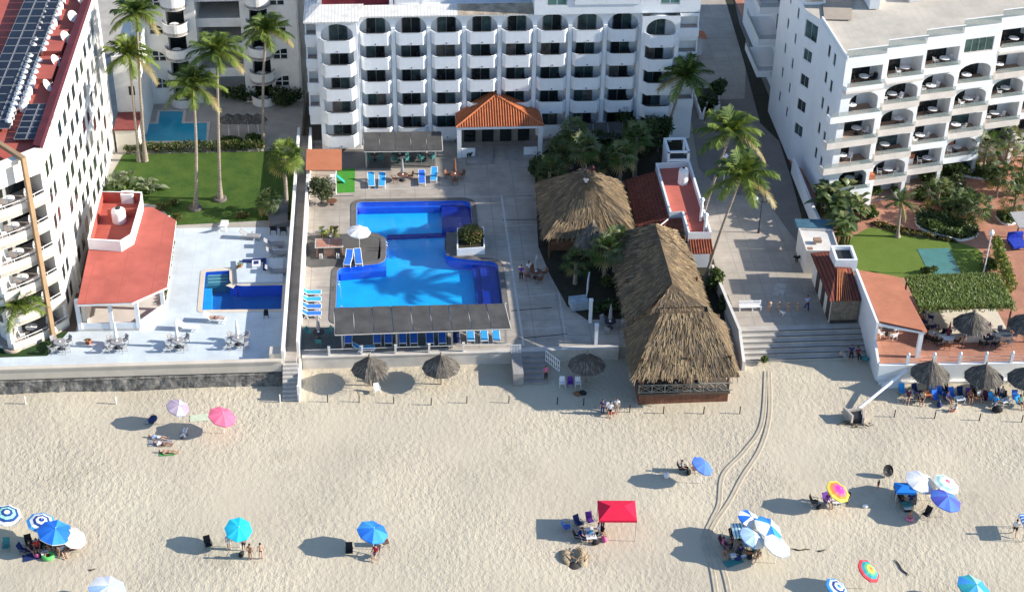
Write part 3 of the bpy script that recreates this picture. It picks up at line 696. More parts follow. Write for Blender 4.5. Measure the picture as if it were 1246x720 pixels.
# ---------------------------------------------------------------- white condo with rounded balconies behind the left pool
def condo_round():
    Y=166.0
    T=thing('round_balcony_condo',(-20,Y,0),'white apartment block with rounded balconies behind the small cross-shaped pool','apartment block')
    m=MB(); f=Fr((0,Y),0.)
    fl=[.3+3.0*k for k in range(6)]
    xs=dict(l0=onY(172,90,Y)[0],l1=onY(242,90,Y)[0],r0=onY(300,90,Y)[0],r1=onY(362,90,Y)[0])
    hs=[];wins=[]
    wl=onY(188,90,Y)[0]; wr=onY(338,95,Y)[0]
    zs=[onY(188,y,Y)[1] for y in (103,70,37,4)]
    def qarch(x0,x1,z0,z1,left):
        n=6; w=x1-x0
        pts=[(x0,z0),(x1,z0)]
        if left: pts+=[(x1,z1-.9+.0)]+[(x1-.9*w*(1-math.cos(math.pi/2*i/n)),z1-.9+.9*math.sin(math.pi/2*i/n)) for i in range(1,n+1)]+[(x0,z1)]
        else: pts+=[(x1,z1)]+[(x0+.9*w*(1-math.sin(math.pi/2*i/n)),z1-.9+.9*math.cos(math.pi/2*i/n)) for i in range(0,n+1)]
        return pts
    for z in zs:
        hs.append(qarch(wl,wl+1.4,z-.45,z+.75,True)); wins.append((wl,wl+1.4,z,True))
        hs.append(qarch(wr-.3,wr+1.2,z-.45,z+.75,False)); wins.append((wr-.3,wr+1.2,z,False))
    dz=[onY(210,y,Y)[1] for y in (74,42,10)]+[0]
    nl=len(hs)
    bl=onY(206,60,Y)[0]; br=onY(308,80,Y)[0]
    rows=[.35+2.95*k for k in range(6)]
    for z in rows:
        hs.append(rect(bl,bl+1.9,z,z+2.2)); hs.append(rect(br,br+1.9,z,z+2.2))
    deps=[.12]*nl+[1.2]*(len(hs)-nl)
    xa,xb=xs['l0']-.3,xs['l1']
    f.facade(m,rect(xa,xb,0,20),[h for h in hs if h[0][0]<xb],[d for h,d in zip(hs,deps) if h[0][0]<xb],mfloor=1,mback=0)
    xc,xd=xs['r0'],xs['r1']+.2
    f.facade(m,rect(xc,xd,0,20),[h for h in hs if h[0][0]>xb],[d for h,d in zip(hs,deps) if h[0][0]>xb],mfloor=1,mback=0)
    m.box(xb,xb+.2,Y+.001,Y+8,0,20); m.box(xc-.2,xc,Y+.001,Y+8,0,20); m.box(xa-.2,xa,Y+.001,Y+10,0,20); m.box(xd,xd+.2,Y+.3,Y+10,0,20)
    m.box(xd+.2,xd+2.2,Y+2.5,Y+10,0,20)
    for k in range(1,7): m.box(xb+.2,xc-.2,Y+1.2,Y+7.5,rows[0]+2.95*k-.45,rows[0]+2.95*k+.02); m.box(xb+.2,xc-.2,Y+1.2,Y+1.35,rows[0]+2.95*k,rows[0]+2.95*k+.55)
    m.box(xb+.2,xc-.2,Y+7.5,Y+7.7,2.9,20)
    m.build('wall',[white2,floorgrey],T)
    m=MB(); m.box(xb+.3,xc-.3,Y+7.3,Y+7.45,3.0,20); m.build('glazing',glass,T)
    for x0,x1,z,l in wins:
        q=MB(); h=qarch(x0+.04,x1-.04,z-.42,z+.71,l); q.poly([(a,Y+.10,b) for a,b in h]); w=q.build('window',glass,T)
        q=MB(); xm=(x0+x1)/2; q.box(xm-.05,xm+.05,Y+.05,Y+.098,z-.42,z+.6); q.box(x0+.05,x1-.05,Y+.05,Y+.098,z+.05,z+.13); q.build('mullion',whitepaint,w)
    for bx_,side in ((bl,1),(br,0)):
        for z in rows:
            q=MB(); n=14; r=1.35; c=bx_+.95
            out=[(c-r*math.cos(math.pi*i/n),Y-.15-1.35*math.sin(math.pi*i/n)) for i in range(n+1)]
            inn=[(c-(r-.14)*math.cos(math.pi*i/n),Y-.15-1.21*math.sin(math.pi*i/n)) for i in range(n,-1,-1)]
            q.prism([(c-r,Y-.002)]+out+[(c+r,Y-.002),(c+r-.14,Y-.002)]+inn+[(c-r+.14,Y-.002)],z-.35,z+.95); q.prism(out,z-.3,z+.02,mi=1)
            b=q.build('balcony',[white2,floorgrey],T)
            q=MB(); q.tube([(c-r*.97*math.cos(math.pi*i/n),Y-.15-1.3*math.sin(math.pi*i/n),z+1.08) for i in range(n+1)],.04,5); q.build('rail',darkm,b)
            q=MB(); q.box(c-.9,c+.9,Y+1.14,Y+1.19,z+.05,z+2.1); q.build('sliding_door',glass,T)
            BALC.append(('t',(c-.1,Y-.5,z+.025),0,'white table on the %s rounded balcony, %s floor up'%('left' if side else 'right',['first','second','third','fourth','fifth','sixth'][rows.index(z)])))
condo_round()
def annex():
    T=thing('annex_building',(-28.,158,0),'small plain white annex with flat red roof between the two condominiums','annex')
    m=MB(); m.box(-29,-26.3,159.0,170,0,8.6); m.box(-29,-26.3,159.0,159.2,8.6,9.4); m.box(-26.5,-26.3,159.2,170,8.6,9.4); m.build('wall',white2,T)
    m=MB(); m.box(-28.9,-26.6,155.2,158.9,.2,2.9); m.build('lower_wall',cream,T)
    m=MB(); m.box(-29,-26.5,155.1,158.95,2.9,3.05); m.build('roof',mat('dull_red_roof',(.20,.05,.045),.9,.2,1),T)
    m=MB(); m.box(-27.6,-27.0,158.95,158.99,5.0,6.0); m.build('window',glass,T)
annex()
# ---------------------------------------------------------------- right condominium, stepping back bay by bay
def condo_right():
    HR=16.9; a=R_(12.3)
    T=thing('stepped_condo_building',(48,146,0),'large white condominium stepping back in bays with arched balconies above the right garden','apartment block')
    st=[(42.3,139.95),(46.75,141.95),(51.0,144.05),(55.35,146.2),(59.85,148.25),(64.2,150.3),(68.6,152.4)]
    W_=4.3; fl=[2.55+2.8*k for k in range(5)]
    m=MB(); frs=[]
    kinds=[  # per bay, top to bottom (k=4..0): r rect, a arch, w window
        'rarra','raara','rarrr','waara','rrara','rarar','rrara']
    for i,s in enumerate(st):
        f=Fr(s,a); frs.append(f); hs=[];dp=[]
        w=W_ if i<6 else 9
        off=1.25 if i==0 else .2
        for k in range(5):
            kd=kinds[i][4-k]; z=fl[k]+(-.1*i if i<3 else -.2)
            z0=z+.05
            if kd=='w': hs.append(rect(.5,3.7,z+.7,z+2.2)); dp.append(.15)
            elif kd=='a': hs.append(arch(off*.5+.35,3.95,z0,z+2.25,.8,8)); dp.append(1.8)
            else: hs.append(rect(off*.4+.25,3.95,z0,z+2.2)); dp.append(1.8)
        hs.append(rect(.35,3.9,.15,2.1)); dp.append(1.8)
        f.facade(m,rect(0,w,-.2,HR),hs,dp,mfloor=1)
        # return wall down to the next setback
        n=f.w2(w,0); b=f.w2(w,4)
        m.poly([(*n,-.2),(*b,-.2),(*b,HR-.13),(*n,HR-.13)])
        b2=f.w2(0,6); n2=f.w2(0,0)
        if i: m.poly([(*b2,-.2),(*n2,-.2),(*n2,HR-.13),(*b2,HR-.13)])
    # side wall towards the road: three planes
    zc=HR
    S=[(42.3,139.95),(41.9,148.9),(39.4,150.6),(38.9,152.2),(38.3,159.5),(38.6,176)]
    S=[S[0],S[1],(40.95,151.2),(40.95,152.4),(40.95,162.),(42.4,162.2),(42.4,185)]
    tops=[HR]*6
    whs=[]
    segs=[]
    for j in range(len(S)-1):
        p,q=S[j+1],S[j]   # travel so that outward is left of building (-X): direction from back to front
        L=math.hypot(q[0]-p[0],q[1]-p[1]); an=math.atan2(q[1]-p[1],q[0]-p[0]); f=Fr(p,an); segs.append((f,L))
        hs=[]
        if j==0:
            for k in range(5):
                for s in (L-5.6,L-3.7): hs.append(rect(s,s+.75,fl[k]+.9,fl[k]+2.2))
        elif j==1:
            for k in range(6):
                hs.append(rect(L/2-.85,L/2+.55,2.55+2.8*k+.8-2.8*0,2.55+2.8*k+2.1)) if k<4 else hs.append(rect(.15,L-.25,fl[4]+.4,fl[4]+2.3)) if k==4 else None
        elif j==3:
            for k in range(1,6):
                for s in (L-2.0,L-5.6): hs.append(rect(s,s+.7,fl[k-1]+.9,fl[k-1]+2.1))
        hs=[h for h in hs if h]
        f.facade(m,rect(0,L,-.2,tops[j]),hs,.14); whs.append((f,hs))
    m.poly([(42.4,185,-.2),(95,185,-.2),(95,185,HR),(42.4,185,HR)])
    wallm=mat('condo_bluewhite',(.70,.715,.73),.8,.05,.4,.01,6)
    m.build('wall',[wallm,mat('balcony_tile',(.40,.27,.20),.8,.15,1)],T)
    for f,hs in whs:
        for h in hs:
            s0,s1=h[0][0],h[1][0]; z0,z1=h[0][1],h[2][1]
            q=MB(); f.box(q,s0+.01,s1-.01,.07,.13,z0+.01,z1-.01); w=q.build('window',whitepaint,T)
            q=MB(); mid=(s0+s1)/2
            f.box(q,s0+.07,mid-.03,.045,.068,z0+.08,z1-.08); f.box(q,mid+.03,s1-.07,.045,.068,z0+.08,z1-.08); q.build('pane',random.choice([glass,glassb]),w)
    # roof deck, parapets, glass balustrades, roof-top blocks
    foot=[S[0]]+[frs[0].w2(W_,0)]
    for i in range(1,7): foot+=[frs[i].w2(.0,0),frs[i].w2(W_ if i<6 else 9,0)]
    foot+=[(95,158),(95,185),(42.4,185),S[5],S[4],S[2],S[1]]
    q=MB(); q.flat(foot,HR-.12); q.build('roof',mat('pale_roof_deck',(.46,.415,.35),.9,.14,.4,stripe=('X',1.2,(.40,.36,.30),.04)),T)
    for i in range(7):
        f=frs[i]; w=W_ if i<6 else 9
        q=MB(); f.box(q,0,w,.02,.22,HR-.11,HR+.12); q.build('parapet',white,T)
        q=MB(); f.box(q,.1,w-.1,.08,.12,HR+.12,HR+.95); g=q.build('glass_balustrade',railglass,T)
        q=MB(); f.box(q,.05,w-.05,.06,.15,HR+.951,HR+1.0); q.build('rail',whitepaint,g)
    f,L=segs[0]
    q=MB(); f.box(q,0,L,.05,.2,HR-.11,HR+.35); q.build('parapet',whitepaint,T)
    q=MB(); q.prism([(41.0,152.6),(43.2,152.6),(43.2,162),(41.0,162)],HR-.1,HR+2.3) ; q.build('stair_block',wallm,T)
    q=MB(); q.box(41.3,42.9,152.5,152.59,HR+.3,HR+1.9); q.build('roof_panel',mat('brown_roof_panel',(.36,.30,.24),.9,.1,1),T)
    q=MB(); q.prism([at2(1003,24,HR),at2(1036,25,HR),at2(1040,-40,HR),at2(996,-40,HR)],HR+.0,HR+.05); q.build('roof_panel',mat('brown_roof_panel',(.36,.30,.24),.9,.1,1),T)
    q=MB(); q.box(47.3,48.3,151.2,185,HR,HR+3.); q.build('roof_block',wallm,T)
    q=MB(); q.box(63.,95,160.5,185,HR,HR+4.5); q.build('upper_storey',wallm,T)
    q=MB(); q.obox(52.5,153.5,.2,1.6,1.1,HR-.1,HR+.9); q.obox(54.6,154.2,.2,.9,.9,HR-.1,HR+1.1); q.build('roof_unit',mat('grey_metal_box',(.5,.5,.5),.6),T)
    # balconies: coloured slabs and rails, doors, furniture
    slabm=mat('balcony_edge',(.60,.55,.51),.85,.1,1)
    for i in range(7):
        f=frs[i]; w=4.3
        for k in range(5):
            kd=kinds[i][4-k]; z=fl[k]+(-.1*i if i<3 else -.2)
            if kd=='w':
                q=MB(); f.box(q,.52,3.68,.08,.14,z+.71,z+2.19); wo=q.build('window',whitepaint,T)
                q=MB(); 
                for u in range(4): f.box(q,.58+u*.78,1.28+u*.78,.05,.079,z+.78,z+2.12)
                q.build('pane',glassb,wo); continue
            q=MB()
            dep=.55 if not(i==0 and k<4) else .9
            x0=.15 if not(i==0 and 0<k<4) else -1.3
            f.box(q,x0,4.05,-dep,-.002,z-.2,z+.02,0)
            f.box(q,x0,4.05,-dep,-dep+.1,z+.02,z+.45,1)
            f.box(q,x0,x0+.1,-dep+.1,-.002,z+.02,z+.45,1); f.box(q,3.95,4.05,-dep+.1,-.002,z+.02,z+.45,1)
            col=slabm if (i+k)%3 or i==1 else white
            b=q.build('balcony',[col,col if k!=4 else white],T)
            q=MB(); f.box(q,x0+.05,4.0,-dep+.03,-dep+.06,z+.45,z+.92); g=q.build('glass_balustrade',railglass,b)
            q=MB(); d0,d1=(.8,2.6) if (i+k)%2 else (1.3,3.6)
            f.box(q,d0,d1,1.72,1.78,z+.06,z+2.05); q.build('sliding_door',random.choice([glass,glass,glassb]),T)
            if i>4: continue
            xx=(1.6 if k%2 else 2.6); od=['first','second','third','fourth','fifth']; wh='%s balcony down of the %s bay, stepped condominium'%(od[4-k],od[i])
            xx+=rnd(-.35,.35); rr=rnd(0,1)
            BALC.append(('t',f.w(xx,.7+rnd(-.1,.3),z+.055),a,'white table on the '+wh))
            for c in (-1,1):
                if rr<.25 and c>0 or rr>.8 and c<0: continue
                BALC.append(('c' if (i*3+k)%4 else 'd',f.w(xx+c*rnd(.72,.85),.6+rnd(-.2,.3),z+.055),a-c*rnd(.9,2.),('left ' if c<0 else 'right ')+('white' if (i*3+k)%4 else 'black')+' chair on the '+wh))
    # road-side stepped terraces far back on the left wall
    for k in range(4):
        q=MB(); z=4.2+3.0*k; y0=162.4+k*1.6
        q.box(39.4+.15*k,42.38,y0,y0+7,z-.25,z); q.box(39.4+.15*k,39.5+.15*k,y0,y0+7,z,z+.5); q.box(39.52+.15*k,42.38,y0,y0+.1,z,z+.5)
        b=q.build('side_terrace',wallm,T)
        q=MB(); q.box(39.43+.15*k,39.47+.15*k,y0,y0+7,z+.5,z+1.0); q.box(39.5+.15*k,42.3,y0+.03,y0+.07,z+.5,z+1.0); q.build('glass_balustrade',railglass,b)
        q=MB(); q.box(42.3,42.375,y0+1,y0+4,z+.05,z+2.1); q.build('sliding_door',glass,T)
    # columns on the garden side with orange caps
    for px,py in ((1052,248),(1100,222),(1147,205)):
        p=at(px,py,GZ); q=MB(); q.obox(p.x,p.y,a,.8,.8,GZ,GZ+3.0); c=q.build('column',white,T); q=MB(); q.obox(p.x,p.y,a,.9,.9,GZ+3.0,GZ+3.5); q.build('cap',terracotta,c)
condo_right()
def white_wall():
    # boundary wall along the road, z to 1.6
    for nm,l,zz,lb in (('boundary_wall',[(1012,297),(990,252),(966,193)],1.7,'long white boundary wall between the brown road and the right condominium'),):
        pts=[at(x,y,zz) for x,y in l]; q=MB()
        for p,r in zip(pts,pts[1:]):
            d=(r-p).normalized(); n=Vector((-d.y,d.x,0))*.14
            q.prism([(p.x-n.x,p.y-n.y),(p.x+n.x,p.y+n.y),(r.x+n.x,r.y+n.y),(r.x-n.x,r.y-n.y)],0,zz)
        tag(q.build(nm,mat('condo_bluewhite',(.78,.79,.80))),lb,'wall')
white_wall()
# ================================================================= WALLS, HUTS, PAVILIONS
def walk():
    struct('walkway',MB().box(-10.0,-9.05,116.9,157,-1.4,.8),mat('walkway_concrete',(.33,.29,.25),.9,.2,.5))
    q=MB(); q.box(-10.28,-10.02,116.9,156.9,-.2,1.9); tag(q.build('boundary_wall',white2),'white boundary wall beside the walkway, on the side of the small deep pool','wall')
    q=MB(); q.box(-9.04,-8.80,118.2,156.9,-.2,1.9); tag(q.build('boundary_wall',white2),'white boundary wall beside the walkway, on the side of the large pool','wall')
    T=thing('beach_steps',(-9.6,115.5,SZ),'narrow concrete steps from the walkway down to the sand','steps')
    q=MB()
    for i in range(9): q.box(-10.2,-8.9,114.0+i*.32,116.88,SZ-.1+.215*i,SZ-.1+.215*(i+1)) if i==8 else q.box(-10.2,-8.9,114.0+i*.32,114.0+(i+1)*.32,SZ-.3,SZ-.1+.215*(i+1))
    q.build('flight',mat('pale_step',(.46,.43,.39),.9,.15,1),T)
    q=MB(); q.box(-8.88,-8.7,114.2,118.1,SZ-.2,.2); q.box(-8.92,-8.66,113.9,114.18,SZ-.2,.3); q.build('side_wall',white2,T)
walk()
def seawall_left():
    T=thing('seawall',(-30,116.7,SZ),'pale parapet wall on rough dark stone base below the left terrace','wall')
    q=MB(); q.box(-60,-10.3,116.6,116.88,-.05,1.0); q.box(-60,-10.3,116.5,116.95,1.001,1.12); q.box(-11.3,-10.3,116.97,118.1,LZ+.02,1.55); q.build('parapet',mat('beige_parapet',(.56,.50,.42),.9,.1,.5),T)
    m=mat('dark_rubble_stone',(.26,.245,.22),.95,scale=1.3,col2=(.04,.04,.038),bump=.12,bscale=2.2)
    q=MB(); random.seed(11)
    nx=100; vs=[];
    for j in range(4):
        for i in range(nx+1): vs.append((-60+49.7*i/nx,116.55-(.45-.12*j)*1-rnd(-.08,.08),SZ-.25+1.2*j/3*1.0))
    q.add(vs,[(j*(nx+1)+i,j*(nx+1)+i+1,(j+1)*(nx+1)+i+1,(j+1)*(nx+1)+i) for j in range(3) for i in range(nx)])
    q.add([vs[3*(nx+1)],vs[-1],(-10.3,116.9,-.06),(-60,116.9,-.06)],[(0,1,2,3)])
    q.build('stone_base',m,T)
    T=thing('seawall',(9,118.6,SZ),'low pale concrete retaining wall in front of the hotel deck','wall')
    q=MB(); q.box(-8.65,19.0,118.35,118.68,SZ-.3,-.02); q.box(-8.65,19.0,118.3,118.9,-.018,.08); q.build('face',mat('pale_concrete',(.50,.47,.43),.9,.15,.7),T)
    # posts along the deck edge
    for x in (400.5,440.5,481.5,522.5,564.5):
        p=at(x,434,.08); q=MB(); q.box(-.09,.09,-.09,.09,0,.85); q.box(-.12,.12,-.12,.12,.851,.93)
        def mk():
            o=q.build('railing_post',white2,origin=(0,0,0)); return tag(o,cat='post')
        place('deckpost',mk,(p.x,118.6,.08),0,'white post of the low deck edge in front of the dark shade pergola','posts on the hotel deck edge')
    q=MB(); q.tube([(-8.4,118.6,.7),(9.5,118.6,.7)],.02,5); tag(q.build('handrail',whitepaint),'thin handrail joining the white posts of the hotel deck edge','railing')
    T=thing('stair_side_wall',at(631,450,SZ),'grey block wall with white lattice top beside the hotel beach stairs','wall')
    x0,x1=at(624.5,470,SZ).x,at(637,470,SZ).x
    q=MB(); q.box(x0,x1,115.0,118.29,SZ-.3,.1); q.build('block',mat('grey_block',(.30,.28,.26),.9,.15,1),T)
    q=MB()
    for i in range(7): q.box(x0+.02+(x1-x0-.08)*i/6,x0+.06+(x1-x0-.08)*i/6,118.0,118.05,.105,1.0)
    for i in range(5): q.box(x0,x1,118.06,118.09,.13+.2*i,.17+.2*i)
    q.build('lattice',whitepaint,T)
    T=thing('deck_stairs',at(652,450,SZ),'grey concrete stairs from the hotel deck down to the sand','stairs')
    x2=at(668,470,SZ).x; q=MB()
    for i in range(6): q.box(x1+.01,x2,115.2+i*.5,118.29,SZ-.3,SZ+.02+.2*(i+1)-.001) if i==5 else q.box(x1+.01,x2,115.2+i*.5,115.2+(i+1)*.5,SZ-.3,SZ+.02+.2*(i+1))
    q.build('flight',mat('grey_step2',(.27,.25,.235),.9,.15,1),T)
    T=thing('tilted_gate',at(672,440,-.2),'white lattice gate panel standing open beside the hotel beach stairs','gate')
    a,b=at(664,435,0.1),at(681,451,-.6); q=MB()
    u=Vector((.55,-.83,0)); o=Vector((a.x,a.y,-.25)); L=1.9
    for i in range(8):
        p=o+u*(L*i/7); q.tube([p,p+Vector((0,0,1.1))],.03,5)
    for h in (0.03,.55,1.1): q.tube([o+Vector((0,0,h)),o+u*L+Vector((0,0,h))],.035,5)
    q.build('panel',whitepaint,T)
seawall_left()
# ---------------------------------------------------------------- red roofed pavilion on the left terrace
def pavilion():
    T=thing('pavilion',(-24.5,128,LZ),'open white pavilion with a broad flat red roof beside the left pool','pavilion')
    zr=3.9
    roof=pxp([(94,370),(161,367.5),(203,349),(214,268),(185.5,252),(172,252),(122,236)],zr)
    q=MB(); q.prism(roof,zr-.22,zr); q.build('roof',mat('pavilion_roof',(.41,.105,.08),.9,.2,.3,.006,4,detail=9,stripe=('X',.36,(.35,.085,.065),.02)),T)
    q=MB(); q.skirt(offset(roof,.03),zr-.24,zr-.05); q.build('fascia',white,T)
    fl=pxp([(96,403),(170,402),(202,379),(211,300),(200,262),(140,262)],LZ)
    q=MB(); q.prism(fl,LZ+.002,LZ+.22); q.build('floor_slab',mat('pavilion_floor',(.55,.52,.48),.8,.1,.7),T)
    q=MB(); ins=offset(fl,-.18)
    q.prism(offset(fl,-.02)[:3]+list(reversed(offset(fl,-.2)[:3])),LZ+.225,LZ+.85); q.build('low_wall',white,T)
    cols=[ins[0],((ins[0][0]*.45+ins[1][0]*.55),ins[0][1]),ins[1],ins[2],((ins[2][0]+ins[3][0])/2,(ins[2][1]+ins[3][1])/2),ins[3]]
    for c in cols:
        q=MB(); q.obox(c[0],c[1],0,.34,.34,LZ+.23,zr-.25); q.build('column',white,T)
    q=MB(); q.box(-27.6,-21.6,128.,128.2,LZ+.23,zr-.25); q.box(-27.9,-27.6,123.3,138,LZ+.22,zr-.25); q.build('back_wall',cream,T)
    # raised upper terrace with parapet, in red
    up=pxp([(106.7,293),(146.7,296),(161.7,287),(173.5,246),(173,235.5),(122,235)],zr+.9)
    q=MB(); q.flat(up,zr+.02); q.build('upper_floor',redroof,T)
    q=MB(); q.prism(up,zr+.003,zr+1.1,[offset(up,-.22)]); 
    o=q.build('upper_parapet',[white],T)
    q=MB(); inn=offset(up,-.225); q.skirt(inn,zr+.021,zr+1.08,inward=True); p0,p1=at(112,258,zr+.5),at(171,256,zr+.5); q.box(inn[0][0]+.8,inn[3][0]-.3,136.2,136.35,zr+.03,zr+.9); q.build('parapet_lining',redroof,T)
    p=at(145.5,270,zr); t=thing('water_tank',(p.x,p.y,zr+.02),'white cylindrical water tank standing on the pavilion roof terrace','water tank')
    q=MB(); q.lathe((p.x,p.y,zr+.02),[(.62,0),(.66,.1),(.64,.2),(.66,.6),(.64,.7),(.66,1.1),(.6,1.3),(.25,1.45)],18); q.build('body',tm_,t); q=MB(); q.lathe((p.x,p.y,zr+1.47),[(.24,0),(.24,.1),(.0001,.12)],12); q.build('lid',darkm,t)
    p=at(156,246,zr); t=thing('roof_hatch_box',(p.x,p.y,zr+.02),'white open-topped box beside the water tank on the pavilion roof terrace','box')
    q=MB(); q.prism(roundpoly([(p.x-.6,p.y-.35),(p.x+.6,p.y-.35),(p.x+.6,p.y+.5),(p.x-.6,p.y+.5)],.15),zr+.021,zr+1.0,[roundpoly([(p.x-.35,p.y-.15),(p.x+.35,p.y-.15),(p.x+.35,p.y+.3),(p.x-.35,p.y+.3)],.1)]); q.build('shell',white,t)
    q=MB(); q.box(p.x-.36,p.x+.36,p.y-.16,p.y+.31,zr+.5,zr+.52); q.build('inside',darkm,t)  # dark sheet stands in for the shade inside the open box
pavilion()
hedgem=[leafmat('hedge_leaf_a',(.05,.09,.02),(.03,.06,.012)),leafmat('hedge_leaf_b',(.09,.12,.03),(.06,.08,.02)),leafmat('dry_leaf',(.20,.13,.05),(.12,.08,.03))]
def leafbox(mb,poly_or_box,n,size,z0,z1,shape='box',mats=3,seed=1,flat=.3):
    r=np.random.RandomState(seed)
    for i in range(n):
        if shape=='box':
            x0,x1,y0,y1=poly_or_box; p=np.array([r.uniform(x0,x1),r.uniform(y0,y1),z0+(z1-z0)*r.rand()**.6])
        else:
            c,R3=poly_or_box; d=r.randn(3); d/=np.linalg.norm(d); p=np.array(c)+d*np.array(R3)*r.rand()**.35
            if p[2]<z0: p[2]=z0+r.rand()*.2
        nrm=r.randn(3)+np.array([0,0,flat*3]); nrm/=np.linalg.norm(nrm); a=np.cross(nrm,r.randn(3)); a/=np.linalg.norm(a); b=np.cross(nrm,a)
        s=size*r.uniform(.6,1.4); 
        mb.add([p-a*s,p-b*s*.45,p+a*s,p+b*s*.45],[(0,1,2,3)],int(r.choice(mats,p=([.5,.38,.12] if mats==3 else [1/mats]*mats))))
# planter strip along pavilion side (brown-green hedge)
for (pts,lb) in (([(209,300),(213,295),(207,333),(203,338)],'low brown-green hedge along the pavilion, half nearer the lawn'),([(203,341),(207,338),(201,372),(196,375)],'low brown-green hedge along the pavilion, half nearer the sea')):
    P4=[at(x,y,LZ) for x,y in pts]; q=MB(); r=np.random.RandomState(5)
    for i in range(420):
        u,v=r.rand(),r.rand(); p=P4[0].lerp(P4[1],u).lerp(P4[3].lerp(P4[2],u),v); p.z=LZ+.1+.5*r.rand()
        a=Vector(r.randn(3)).normalized(); b=a.cross(Vector(r.randn(3))).normalized(); s=.13
        q.add([p-a*s,p-b*s*.6,p+a*s,p+b*s*.6],[(0,1,2,3)],int(r.choice(3,p=[.3,.3,.4])))
    tag(q.build('hedge',hedgem),lb,'hedge')
# ---------------------------------------------------------------- thatch
thatchA=[mat('thatch_light',(.35,.255,.145),.95,.2,3),mat('thatch_mid',(.25,.178,.102),.95,.2,3),mat('thatch_dark',(.115,.082,.05),.95,.2,3),mat('thatch_grey',(.18,.15,.115),.95,.2,3)]
greyth=[mat('grey_thatch_light',(.28,.25,.21),.95,.2,3),mat('grey_thatch_mid',(.21,.185,.155),.95,.2,3),mat('grey_thatch_dark',(.085,.075,.065),.95,.2,3),mat('thatch_grey',(.17,.145,.115))]
def clump(p,r):
    v=mnoise.noise(p*1.1)+.6*mnoise.noise(p*3.1)+r.uniform(-.35,.35)
    return 0 if v>.18 else 1 if v>-.22 else 3 if v>-.42 else 2
def thatch_face(mb,q,dens=14,L=.9,w=.10,seed=1,thick=.12,over=.35,jit=.5):
    dens*=1.9; w*=.6; L*=.72; thick*=.8
    """q = [eave_a, eave_b, top_b, top_a]; strands hang down the slope"""
    r=np.random.RandomState(seed); A,B,C,D=[Vector(p) for p in q]
    n=(B-A).cross(D-A).normalized(); 
    if n.z<0: n=-n
    mb.add([A,B,C,D],[(0,1,2,3)],2)
    area=((B-A).cross(D-A)).length/2+((C-B).cross(D-B)).length/2
    ha=(D-A).length
    for i in range(int(area*dens)):
        v=r.rand()**1.0; u=r.rand()
        e0=A.lerp(D,v); e1=B.lerp(C,v)
        wl=(e1-e0).length; wl0=(B-A).length
        if r.rand()>max(.08,wl/max(wl0,(C-D).length)): continue
        p=e0.lerp(e1,u)
        down=(A.lerp(B,u)-D.lerp(C,u)).normalized()
        side=down.cross(n).normalized()
        d=(down+side*r.uniform(-jit,jit)*.45+n*r.uniform(-.02,.10)).normalized()
        l=L*r.uniform(.5,1.25); ww=w*r.uniform(.5,1.3)
        l=min(l,(p-(A.lerp(B,u))).length+over*r.uniform(.3,1.2))
        b=p+n*r.uniform(0,thick); e=b+d*l
        if (p-A.lerp(B,u)).length<.35: e.z-=r.uniform(0,.25)
        mb.add([b-side*ww*.5,b+side*ww*.5,e+side*ww*.3,e-side*ww*.3],[(0,1,2,3)],clump(p,r))
wood=mat('brown_wood',(.12,.065,.035),.8,.3,2); woodpale=mat('pale_wood',(.34,.25,.17),.8,.25,2)
def hutA():
    T=thing('thatched_hut',(18,137.5,0),'large square thatched hut with a peaked straw roof beside the red tiled roof','thatched hut')
    zE=2.6; x0,x1,y0,y1=13.5,22.3,132.6,143.0
    FL,FR_,BR,BL=Vector((x0,y0,zE)),Vector((x1,y0+.3,zE)),Vector((x1,y1,zE)),Vector((x0,y1,zE)); a,b=Vector((17.9,136.6,6.6)),Vector((17.9,138.6,6.6))
    q=MB(); thatch_face(q,[FL,FR_,a,a],15,1.0,.11,1); thatch_face(q,[FR_,BR,b,a],13,1.0,.11,2); thatch_face(q,[BL,FL,a,b],13,1.0,.11,3); thatch_face(q,[BR,BL,b,b],10,1.0,.11,4)
    q.build('thatch_roof',thatchA,T)
    q=MB(); r=np.random.RandomState(8)
    for i in range(26): 
        p=Vector((17.9+r.uniform(-.4,.4),136.6+2*r.rand(),6.65)); q.tube([p,p+Vector((r.uniform(-.7,.7),r.uniform(-.7,.5),r.uniform(.0,.6)))],[.05,.01],4,mi=0)
    q.build('ridge_cap',thatchA[3],T)
    for x,y in ((14.2,133.3),(21.5,133.5),(21.5,142.3),(14.2,142.3),(18,133.3)):
        q=MB(); q.tube([(x,y,0),(x,y,3.0)],.11,8); q.build('post',wood,T)
    q=MB(); q.box(14.4,21.2,134.6,134.8,0,1.1); q.box(14.3,21.4,134.4,134.95,1.1,1.18); q.build('counter',mat('bar_wood',(.20,.10,.06),.6,.3,2),T)
    q=MB(); q.box(14.2,21.5,141.9,142.1,0,2.9); q.build('back_wall',mat('hut_wall',(.12,.08,.06),.9),T)
hutA()
def thpal(name,lb,c,zb,H,R,ze,seed,group=None,tilt=0,mats=None,n=10):
    T=thing(name,(c[0],c[1],zb),lb,'thatched parasol',group)
    q=MB(); ap=Vector((c[0],c[1],zb+H))
    for i in range(n):
        a0,a1=2*math.pi*i/n,2*math.pi*(i+1)/n
        A=Vector((c[0]+R*math.cos(a0),c[1]+R*math.sin(a0),zb+ze)); B=Vector((c[0]+R*math.cos(a1),c[1]+R*math.sin(a1),zb+ze))
        thatch_face(q,[A,B,ap,ap],34,.6,.07,seed*31+i,.08,.3,.6)
    q.build('thatch_canopy',mats or greyth,T)
    q=MB(); q.tube([(c[0],c[1],zb),(c[0],c[1],zb+H-.05)],.075,8); q.build('pole',woodpale,T)
    q=MB(); q.lathe((c[0],c[1],zb+H-.1),[(.14,0),(.06,.28)],8); q.build('cap',(mats or greyth)[1],T)
    return T
